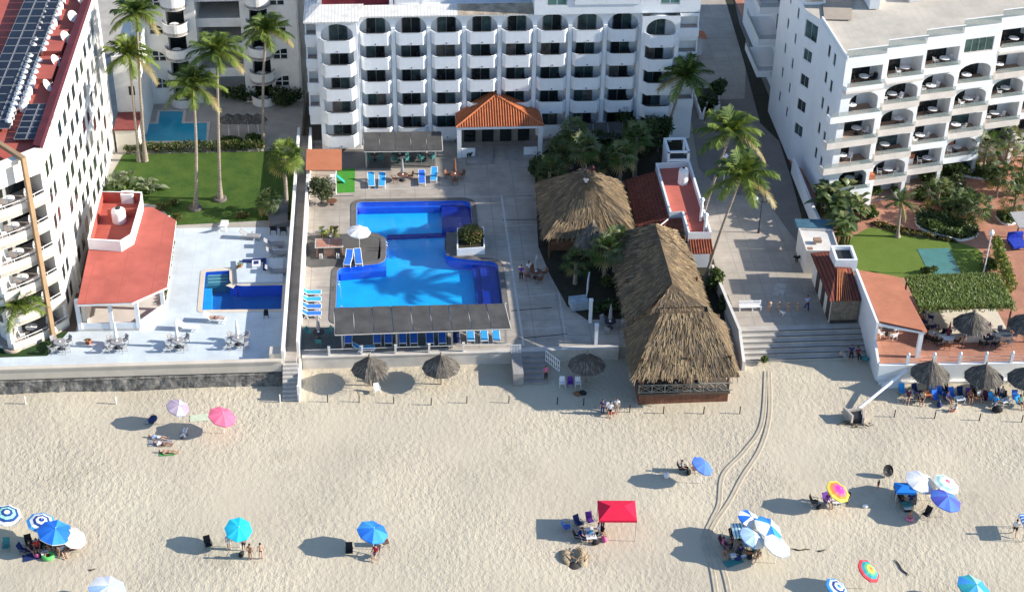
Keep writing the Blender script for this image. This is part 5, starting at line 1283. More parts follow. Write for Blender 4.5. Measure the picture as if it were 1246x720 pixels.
# left courtyard: tall palms
PG='tall coconut palms by the left lawn'
for i,(bx,by,tx,ty,lb,L) in enumerate(((177,196,166,17,'tall coconut palm reaching the top edge, behind the left lawn',2.9),(170,196,157,66,'coconut palm with the lower crown nearest the solar-roofed condominium',2.9),
    (268,243,264,62,'coconut palm on the lawn in front of the shaded courtyard arch',3.1),(238,254,235,105,'coconut palm on the lawn with the lowest crown over the cross-shaped pool',3.0),(321,178,324,37,'coconut palm beside the dark shrubs, nearest the hotel corner',3.1))):
    b=at(bx,by,LZ); palm(lb,b,lean_to(b,tx,ty),27,L*1.25,i+1,group=PG,w=1.0,r0=.2,bend=.25)
b=at(16,424,LZ); palm('short coconut palm in a round stone planter at the left edge',(b.x,b.y,LZ+.3),lean_to(b,20,372),18,3.2,9,r0=.17,w=.9)
q=MB(); q.lathe((b.x,b.y,LZ),[(.8,0),(.85,.3),(.7,.32),(.65,.22),(.0001,.22)],18); tag(q.build('round_planter',mat('planter_stone',(.42,.34,.26),.9,.15,1)),'round stone planter ring around the short palm','planter')
for bx,by,lb in ((268,243,'round stone ring around the palm foot farther from the sea'),(238,254,'round stone ring around the palm foot nearer the red pavilion roof')):
    b=at(bx,by,LZ); q=MB(); q.lathe((b.x,b.y,LZ),[(.65,0),(.65,.22),(.5,.23),(.0001,.2)],16); tag(q.build('tree_ring',mat('dark_ring',(.13,.11,.10),.9,.2,2)),lb,'planter')
b=at(806,178,0); palm('coconut palm in front of the right end of the hotel',b,lean_to(b,834,92),26,4.0,21,r0=.2,w=1.)
b=at(855,349,0); palm('leaning coconut palm with the nearer crown above the promenade',b,lean_to(b,903,213),27,4.2,23,r0=.19,mats=palmA,w=1.05)
b=at(846,296,0); palm('leaning coconut palm with the yellowish crown farther up the road',b,lean_to(b,890,160),27,4.2,29,r0=.19,w=1.05)
b=at(1092,288,GZ); palm('small date palm on the edge of the bright right lawn',b,lean_to(b,1096,246),16,2.4,31,mats=palmS,name='date_palm',r0=.2,w=.4,nuts=False,elmin=-.2)
# fan palms
def fanleaf(q,p,d,R,r,mi):
    d=d.normalized(); s=d.cross(Vector((0,0,1))).normalized(); u=s.cross(d)
    k=11; c=p
    for i in range(k):
        a=-1.75+3.5*i/(k-1); a2=a+.13
        e=lambda a:(d*math.cos(a)+s*math.sin(a))
        tip=c+e(a)*R*r.uniform(.85,1.1)-Vector((0,0,R*(.12+.28*r.rand())))
        b0=c+e(a-.15)*R*.5+u*.02; b1=c+e(a+.15)*R*.5-u*.02
        q.add([c,b0,tip,b1],[(0,1,2,3)],mi)
def fanpalm(label,base,top,n=26,R=.8,P=1.2,seed=1,mats=palmA,group=None,r0=.18,skirt=0):
    r=np.random.RandomState(seed); base=Vector(base); top=Vector(top); T=thing('fan_palm',base,label,'palm tree',group)
    q=MB(); q.tube([base,base.lerp(top,.5),top],[r0*1.4,r0,r0*.9],8); q.build('trunk',barkm,T)
    q=MB()
    for i in range(n):
        az=2.399*i; k=i/n; el=1.25-k*(2.0+skirt*.4)+r.uniform(-.1,.1)
        d=Vector((math.cos(az)*math.cos(el),math.sin(az)*math.cos(el),math.sin(el))); e=top+d*P*r.uniform(.75,1.1); mi=0 if r.rand()<.5 else 1
        if k>.86: mi=2
        q.tube([top,e],[.02,.012],3,mi=mi,cap=False); d2=(d-Vector((0,0,.25))); fanleaf(q,e,d2,R*r.uniform(.8,1.1),r,mi)
    q.build('crown',mats,T); return T
FG='fan palms'
b=at(349,258,LZ); fanpalm('large fan palm with drooping dry leaves beside the walkway wall',b,lean_to(b,346,190),44,1.0,1.3,3,skirt=1)
b=at(327,262,LZ); fanpalm('small fan palm bush in the shade at the end of the left lawn',b,b+Vector((0,0,1.6)),22,.9,.9,4,mats=palmD)
for i,(px,py,h,lb,m,n,R) in enumerate(((708,232,4.9,'pale fan palm behind the peak of the square thatched hut, on the hotel side',palmS,30,.95),(753,240,4.8,'pale fan palm behind the red tiled slope',palmS,30,.95),(735,345,3.6,'pale fan palm between the pointed parasol and the long thatched roof',palmS,30,.95),(680,225,3.6,'dark fan palm at the deck-side edge of the shaded garden',palmD,26,.95),(727,228,3.2,'dark fan palm close behind the square thatched hut peak',palmD,26,.9),(700,345,2.4,'small dark fan palm in front of the square thatched hut',palmD,22,.8))):
    b=at(px,py,0); fanpalm(lb,b,b+Vector((0,0,h)),n,R,1.15,40+i,m,'fan palms in the shaded hotel garden')
for i,(px,py,h,lb,m) in enumerate(((668,240,3.0,'dark fan palm at the deck edge left of the square hut roof',palmD),(772,215,4.6,'fan palm between the dark trees and the red tiled slope',palmS),(695,205,4.2,'fan palm farthest left behind the square hut',palmS),(748,330,3.2,'fan palm touching the long thatched roof',palmS))):
    b=at(px,py,0); fanpalm(lb,b,b+Vector((0,0,h)),26,.95,1.2,240+i,m,'fan palms in the shaded hotel garden')
# trees and bushes
def bush(name,label,cat,c,R,n,size,mats,seed,trunk=None,group=None,zmin=None,lobes=5):
    r=np.random.RandomState(seed); c=Vector(c); z0=c.z-R[2] if zmin is None else zmin
    T=thing(name,(c.x,c.y,z0),label,cat,group)
    if trunk:
        q=MB(); q.tube([(c.x,c.y,z0),(c.x+.05,c.y,z0+(c.z-z0)*.6),(c.x,c.y+.1,c.z)],[trunk,trunk*.8,trunk*.4],7)
        for i in range(5):
            a=i*1.3; q.tube([(c.x+.03,c.y,z0+(c.z-z0)*.55),(c.x+R[0]*.6*math.cos(a),c.y+R[1]*.6*math.sin(a),c.z+R[2]*.25)],[trunk*.5,trunk*.15],5)
        q.build('trunk',mat('tree_bark',(.16,.12,.09),.95,.3,3),T)
    q=MB()
    for k in range(lobes):
        d=r.randn(3); d/=np.linalg.norm(d); o=(c.x+d[0]*R[0]*.5,c.y+d[1]*R[1]*.5,max(z0+R[2]*.3,c.z+d[2]*R[2]*.45)); f=r.uniform(.45,.7)
        leafbox(q,(o,(R[0]*f,R[1]*f,R[2]*f)),n//lobes,size,z0+.05,0,'b',3,seed*17+k)
    q.build('crown' if trunk else 'foliage',mats,T); return T
olive=[leafmat('olive_a',(.085,.105,.05),(.055,.075,.035)),leafmat('olive_b',(.12,.14,.075),(.09,.105,.05)),leafmat('olive_c',(.045,.06,.03),(.03,.04,.02))]
green=[leafmat('green_a',(.085,.13,.03),(.055,.09,.02)),leafmat('green_b',(.05,.085,.02),(.03,.055,.014)),leafmat('green_c',(.15,.17,.05),(.11,.13,.03))]
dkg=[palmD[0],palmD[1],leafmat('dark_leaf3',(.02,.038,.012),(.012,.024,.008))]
b=at(391,248); bush('small_tree','small grey-green tree next to the orange canopy','tree',(b.x,b.y,1.9),(1.35,1.3,1.5),2300,.14,olive,3,.09,zmin=0,lobes=7)
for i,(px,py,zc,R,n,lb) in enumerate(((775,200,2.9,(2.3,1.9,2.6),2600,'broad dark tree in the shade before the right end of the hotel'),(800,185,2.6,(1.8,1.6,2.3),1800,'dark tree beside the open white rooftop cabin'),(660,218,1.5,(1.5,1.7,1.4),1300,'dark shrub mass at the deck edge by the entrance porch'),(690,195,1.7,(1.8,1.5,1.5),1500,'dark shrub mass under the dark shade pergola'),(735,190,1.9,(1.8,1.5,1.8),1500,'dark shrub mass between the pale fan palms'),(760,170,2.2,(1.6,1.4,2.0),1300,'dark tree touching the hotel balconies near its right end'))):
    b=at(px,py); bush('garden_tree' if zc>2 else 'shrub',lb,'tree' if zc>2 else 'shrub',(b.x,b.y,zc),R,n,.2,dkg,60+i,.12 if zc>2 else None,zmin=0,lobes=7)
for i,(px,py,zc,R,lb) in enumerate(((745,350,.8,(1.1,.9,.8),'bright green low shrub under the pale fan palm by the long thatched roof'),(700,330,.5,(1.6,.8,.5),'dark low shrub strip in front of the square thatched hut'),(735,378,.5,(1.6,.9,.5),'dark low shrub on the shaded lawn beside the white tables'),(868,352,1.3,(.9,1.0,1.2),'leafy green plant beside the mural wall'),(855,312,1.0,(.8,1.0,1.0),'dark bush below the striped tile slope'),(880,375,.7,(.6,.9,.6),'dark plant between the mural wall and the long thatched roof'),(931,443,-.8,(.55,.45,.4),'small green weed tuft at the foot of the promenade stairs'))):
    b=at(px,py,SZ if py>430 else 0); bush('shrub',lb,'shrub',(b.x,b.y,zc),R,700 if py<430 else 260,.2 if py<430 else .12,green if i in (0,3,6) else dkg,80+i,zmin=0 if py<430 else SZ,lobes=5)
b=at(872,128); bush('small_tree','small dark tree in the road planter','tree',(b.x,b.y,2.2),(1.1,1.0,1.0),700,.24,dkg,95,.08,zmin=0)
for i,(px,py,zc,R,lb) in enumerate(((300,122,1.0,(2.6,1.3,1.0),'dark shrub bed beside the rounded balconies at the back left'),(345,128,1.2,(2.0,1.3,1.2),'dark round shrub near the hotel corner at the back left'),(318,115,1.3,(1.4,1.2,1.2),'dark shrub below the rounded balconies, nearest the wall'),(280,178,.6,(1.6,.5,.6),'bushy end of the hedge below the straw canopy'),(310,176,.7,(1.0,.5,.7),'lighter bush at the end of the hedge'))):
    b=at(px,py,LZ); bush('shrub',lb,'shrub',(b.x,b.y,LZ+zc),R,900,.2,dkg if i<3 else green,110+i,zmin=LZ)
# broad-leaved clumps (banana, traveller's palm)
def broad(label,base,H,n,L,w,seed,mats,name='banana_plant',spread=1.,group=None):
    r=np.random.RandomState(seed); b=Vector(base); T=thing(name,b,label,'plant',group)
    q=MB()
    for i in range(n):
        az=r.uniform(0,6.28); el=r.uniform(.35,1.35); o=b+Vector((r.uniform(-1,1)*spread*.6,r.uniform(-1,1)*spread*.6,0)); st=o+Vector((0,0,H*r.uniform(.35,1.)))
        q.tube([o,st],[.05,.03],4,mi=1,cap=False)
        h=Vector((math.cos(az),math.sin(az),0)); s=Vector((-h.y,h.x,0)); K=6; ll=L*r.uniform(.7,1.1); mi=int(r.choice(3,p=[.5,.38,.12])); pr=None
        for k in range(K+1):
            t=k/K; p=st+h*(ll*t*math.cos(el))+Vector((0,0,ll*(t*math.sin(el)-.55*t*t))); ww=w*math.sin(math.pi*(.06+.92*t))**.7
            a_,c_=p-s*ww*.5+Vector((0,0,.10*ww)),p+s*ww*.5+Vector((0,0,.10*ww))
            if pr: q.add([pr[0],pr[1],p,a_],[(0,1,2,3)],mi); q.add([pr[1],pr[2],c_,p],[(0,1,2,3)],mi)
            pr=(a_,p,c_)
    q.build('leaves',mats,T); return T
ban=[leafmat('banana_a',(.11,.16,.06),(.07,.11,.035),.4,.5),leafmat('banana_b',(.06,.095,.03),(.04,.065,.02),.4,.5),leafmat('banana_c',(.22,.24,.10),(.15,.17,.06),.4,.5)]
agav=[leafmat('agave_a',(.24,.27,.17),(.16,.19,.11),.5,.4),leafmat('agave_b',(.13,.17,.08),(.09,.12,.05),.5,.4),ban[0]]
for i,(px,py,H,n,L,w,sp,lb,m) in enumerate(((148,226,.7,34,1.7,.5,1.6,'large pale-leaved clump at the lawn corner against the condominium wall',agav),(180,232,.6,30,1.7,.5,1.5,'large pale-leaved clump between the lawn and the pavilion roof',agav),(160,238,.5,26,1.6,.28,1.2,'bright spiky clump directly behind the pavilion roof terrace',[palmA[0],palmA[1],palmA[0]]),
    (1000,262,3.6,26,2.6,.85,1.1,'banana clump at the far end of the white boundary wall',ban),(1013,276,3.2,26,2.6,.85,1.1,'banana clump halfway along the row beside the boundary wall',ban),(1026,298,3.0,26,2.4,.8,1.0,'banana clump nearest the white kiosk',ban),(1024,262,3.4,24,2.5,.8,1.0,'banana clump against the corner balconies of the right condominium',ban),(1043,268,2.4,20,2.0,.6,.8,'leafy plant before the first orange-capped column',ban))):
    b=at(px,py,LZ if px<500 else GZ); broad(lb,b,H,n,L,w,120+i,m,spread=sp,group='broad-leaved clumps')
for i,(px,py,h,lb,m) in enumerate(((1170,268,2.0,'dark fan palm in the middle of the right garden beds',palmD),(1184,272,1.8,'bright fan palm beside the curved bed of the right garden',palmS),(1195,212,3.2,'fan palm under the last balconies of the right condominium',palmS),(1222,205,3.4,'fan palm at the far right edge of the garden',palmS),(1232,262,1.9,'pale fan palm beside the grey slab roof',palmS),(1212,240,2.6,'fan palm between the two rows of right garden palms',palmD),(1240,225,3.0,'tall fan palm cut by the right picture edge',palmS),(1140,250,1.6,'low fan palm in front of the second orange-capped column',palmS))):
    b=at(px,py,GZ); fanpalm(lb,b,b+Vector((0,0,h)),26,.85,1.25,140+i,m,'fan palms in the right garden',.14)
for i,(px,py,zc,R,n,lb) in enumerate(((1155,215,1.5,(1.6,1.2,1.4),900,'leafy green shrub below the second last orange-capped column'),(1205,225,1.6,(1.7,1.3,1.6),1000,'leafy green shrub mass between the right garden palms'),(1160,262,1.2,(1.3,.9,1.1),700,'dark leafy shrub in the middle bed of the right garden'),(1232,238,1.8,(1.5,1.2,1.6),900,'leafy green shrub mass at the right picture edge'),(1118,243,.9,(1.0,.8,.9),500,'small leafy shrub beside the second orange-capped column'),(1060,240,1.0,(1.0,.8,1.0),500,'leafy shrub between the banana clumps and the first orange-capped column'))):
    b=at(px,py,GZ); bush('shrub',lb,'shrub',(b.x,b.y,GZ+zc*.75),R,n,.2,[palmD[1],green[0],green[1]],260+i,zmin=GZ,lobes=6)
def bed(label,pxl,n,h,mats,seed,curb=True,sz=.18):
    pts=roundpoly(pxp(pxl,GZ),.8,4); c=np.mean(np.array(pts),0); T=thing('flower_bed',(c[0],c[1],GZ),label,'flower bed','curved beds of the right garden')
    if curb: q=MB(); q.prism(pts,GZ+.002,GZ+.22,[offset(pts,-.14)]); q.build('kerb',white2,T)
    q=MB(); q.flat(offset(pts,-.13),GZ+.12); q.build('soil',soil,T)
    r=np.random.RandomState(seed); q=MB(); P_=np.array(pts); mn,mx=P_.min(0),P_.max(0); k=0
    def inside(x,y):
        c_=False; j=len(pts)-1
        for i in range(len(pts)):
            if (pts[i][1]>y)!=(pts[j][1]>y) and x<(pts[j][0]-pts[i][0])*(y-pts[i][1])/(pts[j][1]-pts[i][1]+1e-9)+pts[i][0]: c_=not c_
            j=i
        return c_
    tries=0
    while k<n and tries<n*8:
        tries+=1; x,y=r.uniform(mn[0],mx[0]),r.uniform(mn[1],mx[1])
        if not inside(x,y): continue
        hh=h*(.5+.5*math.sin(x*1.7+seed)*math.sin(y*1.9)); p=Vector((x,y,GZ+.1+max(.15,hh)*r.rand()**.5)); a=Vector(r.randn(3)).normalized(); b=a.cross(Vector(r.randn(3))).normalized(); s=sz*r.uniform(.6,1.5)
        q.add([p-a*s,p-b*s*.5,p+a*s,p+b*s*.5],[(0,1,2,3)],int(r.choice(3,p=[.45,.4,.15]))); k+=1
    q.build('plants',mats,T)
mixg=[palmD[1],green[0],olive[1]]
bed('long curved bed of dark plants bordering the bright lawn',[(1112,262),(1130,258),(1188,278),(1192,288),(1170,295),(1128,284),(1114,276)],1700,1.1,mixg,1)
bed('bed of tall dark plants in the centre of the right garden',[(1128,225),(1165,222),(1192,245),(1178,263),(1150,256),(1134,244)],1500,1.5,mixg,2)
bed('bed of small plants beside the grey slab roof',[(1208,262),(1232,255),(1240,272),(1222,276)],500,.9,mixg,3)
bed('bed below the last two orange-capped columns',[(1152,205),(1190,205),(1212,215),(1210,222),(1176,216),(1158,213)],700,1.4,mixg,4)
bed('small round bed between the first two orange-capped columns',[(1082,228),(1098,225),(1100,243),(1088,241)],350,1.0,mixg,5)
bed('narrow brown bed between the bright lawn and the terracotta path',[(1058,274),(1066,270),(1100,281),(1160,292),(1164,296),(1100,287)],420,.5,[hedgem[2],mixg[0],green[1]],6,False,.13)
for i,(px,py,zc,R,lb) in enumerate(((1060,265,.9,(.8,.7,.8),'green shrub at the foot of the first orange-capped column'),(1092,232,.9,(.8,.7,.8),'round green shrub behind the second orange-capped column'),(1200,325,.5,(.9,1.3,.5),'dark clipped shrub beside the white lamp post'),(1130,332,.5,(.9,.5,.4),'low green shrub at the corner of the green covered pool'),(1130,222,1.2,(1.3,.8,1.),'green shrub before the ground floor table'))):
    b=at(px,py,GZ); bush('shrub',lb,'shrub',(b.x,b.y,GZ+zc*.8),R,600,.17,green,160+i,zmin=GZ)
for i,(px,py,R,lb) in enumerate(((200,255,(.9,.4,.5),'flowering shrub behind the red pavilion roof corner'),(212,250,(.5,.4,.4),'reddish shrub at the edge of the left lawn'),(215,268,(.7,.4,.4),'yellow-green shrub at the pavilion corner'),(296,265,(1.0,.35,.4),'reddish low shrub behind the white lounge chair'))):
    b=at(px,py,LZ); bush('shrub',lb,'shrub',(b.x,b.y,LZ+.4),R,350,.13,[green[0],hedgem[2],green[2]],180+i,zmin=LZ)
b=at(400,288); broad('colourful broad-leaved plants behind the drinks counter',b,.6,26,.9,.4,201,[leafmat('croton_a',(.20,.20,.03),(.10,.14,.03)),leafmat('croton_b',(.12,.05,.03),(.06,.09,.03)),leafmat('croton_c',(.13,.17,.19),(.08,.12,.1))],'tropical_plants',1.2)
b=at(292,327,LZ); t=broad('small potted plant beside the white block of the left pool',b,.4,12,.6,.2,205,green,'potted_plant',.1); q=MB(); q.lathe(tuple(b),[(.16,0),(.22,.35),(.2,.36),(.001,.33)],12); q.build('pot',terracotta,t)
# ================================================================= FURNITURE AND PEOPLE
def cloth(name,c): return mat('cloth_'+name,c,.8,.12,4)
CW=dict(white=cloth('white',(.75,.75,.75)),blue=cloth('blue',(.03,.16,.62)),ltblue=cloth('light_blue',(.04,.34,.72)),navy=cloth('navy',(.015,.03,.12)),black=cloth('black',(.018,.018,.02)),red=cloth('red',(.45,.03,.03)),purple=cloth('purple',(.13,.04,.28)),grey=cloth('grey',(.28,.28,.29)),pink=cloth('pink',(.65,.12,.28)),brown=cloth('brown',(.20,.09,.05)),green=cloth('green',(.06,.30,.07)),teal=cloth('teal',(.05,.22,.22)),maroon=cloth('maroon',(.11,.02,.05)),beige=cloth('beige',(.45,.36,.26)),orange=cloth('orange',(.55,.16,.05)),paleblue=cloth('pale_blue',(.30,.42,.62)))
deckz=.006
def emptyT(name,cat):
    T=thing(name,(0,0,0),'',cat); WORLD[T.name]=Vector((0,0,0)); return T
def lounger_mk():
    T=emptyT('sun_lounger','sun lounger')
    q=MB()
    for s in (-.33,.33): q.box(s-.03,s+.03,-.95,.35,.30,.36); 
    q.box(-.3,.3,-.97,-.92,.30,.36); q.build('frame',whitepaint,T)
    for s in (-.33,.33):
        for y in (-.7,.45):
            q=MB(); q.tube([(s,y-.22,.0),(s,y,.30)],.03,5); q.tube([(s,y+.22,.0),(s,y,.30)],.03,5); q.build('leg',whitepaint,T)
    q=MB(); q.box(-.29,.29,-.92,.33,.345,.385); q.build('seat',CW['ltblue'],T)
    q=MB(); q.add([(-.31,.33,.36),(.31,.33,.36),(.31,.95,.86),(-.31,.95,.86),(-.31,.36,.32),(.31,.36,.32),(.31,.99,.82),(-.31,.99,.82)],[(0,1,2,3),(7,6,5,4),(1,5,6,2),(4,0,3,7),(2,6,7,3)]); q.build('backrest',CW['ltblue'],T)
    q=MB()
    for s in (-.33,.33): q.tube([(s,.30,.33),(s,.97,.86)],.03,5)
    q.tube([(-.33,.97,.86),(.33,.97,.86)],.03,5); q.build('back_frame',whitepaint,T)
    return T
LNG={CW['ltblue']:CW['blue']}; LNN={CW['ltblue']:CW['navy'],whitepaint:CW['grey']}; LNK={CW['ltblue']:CW['grey'],whitepaint:CW['grey']}; LNW={CW['ltblue']:CW['white']}
def P2(px,py,z=deckz): p=at(px,py,z); return (p.x,p.y,z)
def lounger(px,py,z,rot,lb,sw=None,grp='blue sun loungers on the hotel deck',cat=None): place('lounger',lounger_mk,P2(px,py,z),rot,lb,grp,1.0,sw,cat)
lounger(452,224,deckz,.05,'blue sun lounger farthest left behind the large pool'); lounger(465,224,deckz,-.03,'blue sun lounger second from left behind the large pool')
lounger(513.5,221,deckz,.0,'blue sun lounger between the two brown tables, nearer the left one',LNG); lounger(528,217.5,deckz,-.08,'blue sun lounger set back beside the right brown table')
for i,y in enumerate((359,367.5,376.5,385)): lounger(378.5,y,deckz,R_(90) if i%2 else R_(88),['farthest','second farthest','third farthest','nearest'][i]+' from the hotel of four blue loungers along the walkway wall',None if i<2 else LNG)
lounger(424,319,.03,-.15,'blue sun lounger left of the pair under the white parasol',LNG); lounger(436,318,.03,.1,'blue sun lounger right of the pair under the white parasol',LNG)
for i,x in enumerate((424,459,472.5,490,503.5,523,538,555,572.5,589,603.5)):
    lounger(x,413.5-.0*i+(-3 if i>7 else 0),.014,R_(180) if 0 else R_(0),['lounger under the long pergola, '+w+' from the left' for w in ('first','second','third','fourth','fifth','sixth','seventh','eighth','ninth','tenth','eleventh')][i],LNG if i<7 else (LNN if i==7 else None))
lounger(443,427,.014,R_(95),'light blue lounger turned sideways with a dark cover at the pergola front',None)
# dark loungers on the left terrace, white one, sofas
for (x,y,r,lb,sw) in ((305,290,80,'grey lounger by itself in the middle of the left terrace',LNK),(334,300,92,'grey lounger beside the walkway wall, farthest of three',LNK),(337,311,92,'grey lounger beside the walkway wall, middle of three',LNK),(336,333,90,'grey lounger beside the walkway wall, closest to the deep pool',LNK),(272,278,175,'white padded lounge chair at the edge of the left lawn',LNW),(262,391,80,'pale lounger with a sunbather near the deep pool',LNW),(229,401,80,'empty pale lounger on the left terrace near the parapet',LNW)):
    lounger(x,y,LZ,R_(r),lb,sw,'loungers on the left pool terrace')
# tables with closed parasols
def table_mk():
    T=emptyT('round_table','table')
    q=MB(); q.lathe((0,0,0),[(.30,0),(.28,.03),(.05,.05),(.045,.70)],10); q.build('pedestal',darkm,T)
    q=MB(); q.lathe((0,0,.70),[(.50,0),(.54,.02),(.54,.05),(.50,.06)],18); q.build('table_top',mat('brown_table',(.16,.07,.045),.6,.2,2),T)
    q=MB(); q.lathe((0,0,.762),[(.11,0),(.1,.05),(.02,.06)],10); q.build('holder_cap',whitepaint,T)
    return T
def chair_mk():
    T=emptyT('plastic_chair','chair'); m=CW['white']
    q=MB(); q.box(-.24,.24,-.23,.22,.40,.44); q.build('seat',m,T)
    q=MB(); q.add([(-.24,.18,.44),(.24,.18,.44),(.22,.30,.86),(-.22,.30,.86),(-.24,.22,.44),(.24,.22,.44),(.22,.34,.86),(-.22,.34,.86)],[(0,1,2,3),(7,6,5,4),(1,5,6,2),(4,0,3,7),(2,6,7,3)]); q.build('backrest',m,T)
    for sx in (-1,1):
        for sy in (-1,1): q=MB(); q.tube([(sx*.25,sy*.22,0),(sx*.21,sy*.19,.41)],.025,5); q.build('leg',m,T)
        q=MB(); q.tube([(sx*.25,-.2,.42),(sx*.26,-.2,.64),(sx*.25,.24,.66)],.022,5); q.build('armrest',m,T)
    return T
def closedumb_mk():
    T=emptyT('closed_parasol','closed parasol')
    q=MB(); q.tube([(0,0,0),(0,0,2.6)],.025,6); q.build('pole',woodpale,T)
    q=MB(); q.lathe((0,0,.95),[(.10,0),(.19,.12),(.15,.5),(.12,1.0),(.06,1.5),(.015,1.68)],10); q.build('folded_canopy',CW['white'],T)
    q=MB(); q.lathe((0,0,0),[(.28,0),(.28,.06),(.05,.1)],10); q.build('base',darkm,T)
    return T
def setof(px,py,z,n,r,lb,chair=None,tsw=None,umb=None,grp='tables and chairs',a0=0.,usc=1.):
    c=at(px,py,z); place('table',table_mk,(c.x,c.y,z),0,'table '+lb,grp,1,tsw)
    for i in range(n):
        a=a0+2*math.pi*i/n; place('chair',chair_mk,(c.x+r*math.cos(a),c.y+r*math.sin(a),z),a-math.pi/2,['right chair of table','far chair of table','left chair of table','near chair of table','chair of table','chair of table'][int(((a+math.pi/4)%(2*math.pi))/(math.pi/2))]+' '+lb,grp,1,chair)
    if umb is not None: place('closedumb',closedumb_mk,(c.x,c.y+.02,z),0,'closed parasol, table '+lb,'closed parasols',usc,{CW['white']:umb} if umb is not CW['white'] else None)
wb={CW['white']:CW['brown']}
BT={CW['white']:mat('furniture_white',(.62,.60,.57),.6,.1,2)}
setof(490,220,deckz,2,.85,'left of the two behind the large pool',wb,None,CW['grey'],a0=.3)
setof(553.5,219,deckz,3,.85,'right of the two behind the large pool',wb,None,CW['brown'],a0=.5)
setof(652,338,deckz,4,.85,'on the shaded deck edge between pool and huts',wb,None,CW['grey'],a0=.3)
setof(742,399,deckz,3,.85,'on the deck beside the long thatched restaurant',{CW['white']:CW['grey']},{mat('brown_table',(0,0,0)):darkm},CW['grey'],a0=.1)
setof(388,412,.014,3,1.0,'on dark tiles at the seaward corner by the walkway',{CW['white']:CW['teal']},{mat('brown_table',(0,0,0)):darkm},CW['grey'],a0=-1.57)
tl={CW['white']:CW['teal']}
for i,(x,y,lb) in enumerate(((456,194,'left under the grey hotel pergola'),(487,195,'in the middle under the grey hotel pergola'),(519,193,'right under the grey hotel pergola'))): setof(x,y,.014,4,.8,lb,tl,{mat('brown_table',(0,0,0)):darkm},a0=.78)
for i,(x,y,lb,u) in enumerate(((74,424,'without a parasol on the left terrace',None),(143,423,'left of the three under white parasols on the left terrace',CW['white']),(217,422,'middle of the three under white parasols on the left terrace',CW['white']),(290,419,'right of the three under white parasols on the left terrace',CW['white']))):
    setof(x,y,LZ,4,.85,lb,{CW['white']:CW['grey']},{mat('brown_table',(0,0,0)):CW['grey']},u,a0=.78,usc=1.05)
setof(1080,407,GZ,4,.8,'inside the orange-roofed terrace house',None,{mat('brown_table',(0,0,0)):darkm},None,a0=.4)
for i,(x,y,lb,u) in enumerate(((1135,413,'on the tiled terrace nearest the orange-roofed house',None),(1152,418,'on the tiled terrace left of the thatched parasol',CW['maroon']),(1200,418,'on the tiled terrace right of the thatched parasol',CW['maroon']),(1222,414,'on the tiled terrace near the right picture edge',None))):
    setof(x,y,GZ,4,.8,lb,{CW['white']:[CW['black'],CW['brown'],CW['black'],CW['grey']][i]},{mat('brown_table',(0,0,0)):[CW['beige'],CW['white'],darkm,CW['grey']][i]},u,a0=.3+i,usc=.9)
for i,(x,y) in enumerate(((1122,384),(1132,390),(1124,396),(1134,402))): place('chair',chair_mk,P2(x,y,GZ),i*1.1,'navy chair shaded beside the orange roof, '+['farthest','second farthest','third farthest','nearest'][i]+' from the sea','tables and chairs',1,{CW['white']:CW['navy']})
for i,(x,c) in enumerate(((684,'white'),(694,'purple'),(703,'white'))): place('chair',chair_mk,P2(x,470,SZ+.02),0,['white plastic chair left of three by the shaded thatched parasol','purple-draped plastic chair in the middle by the shaded thatched parasol','white plastic chair right of three by the shaded thatched parasol'][i],'plastic chairs',1,{CW['white']:CW[c]} if c!='white' else None)
place('chair',chair_mk,P2(459,478,SZ),.3,'single white plastic chair beside the thatched parasol pole','plastic chairs')
for kd,loc,ro,lb in BALC:
    if kd=='c': place('chair',chair_mk,loc,ro,lb,'chairs on balconies',.95)
    elif kd=='d': place('chair',chair_mk,loc,ro,lb,'dark chairs on hotel balconies',1.1,{CW['white']:CW['black']})
    else: place('table',table_mk,loc,ro,lb,'tables on balconies',.95,{mat('brown_table',(0,0,0)):CW['white']} if kd=='t' else {mat('brown_table',(0,0,0)):woodpale})
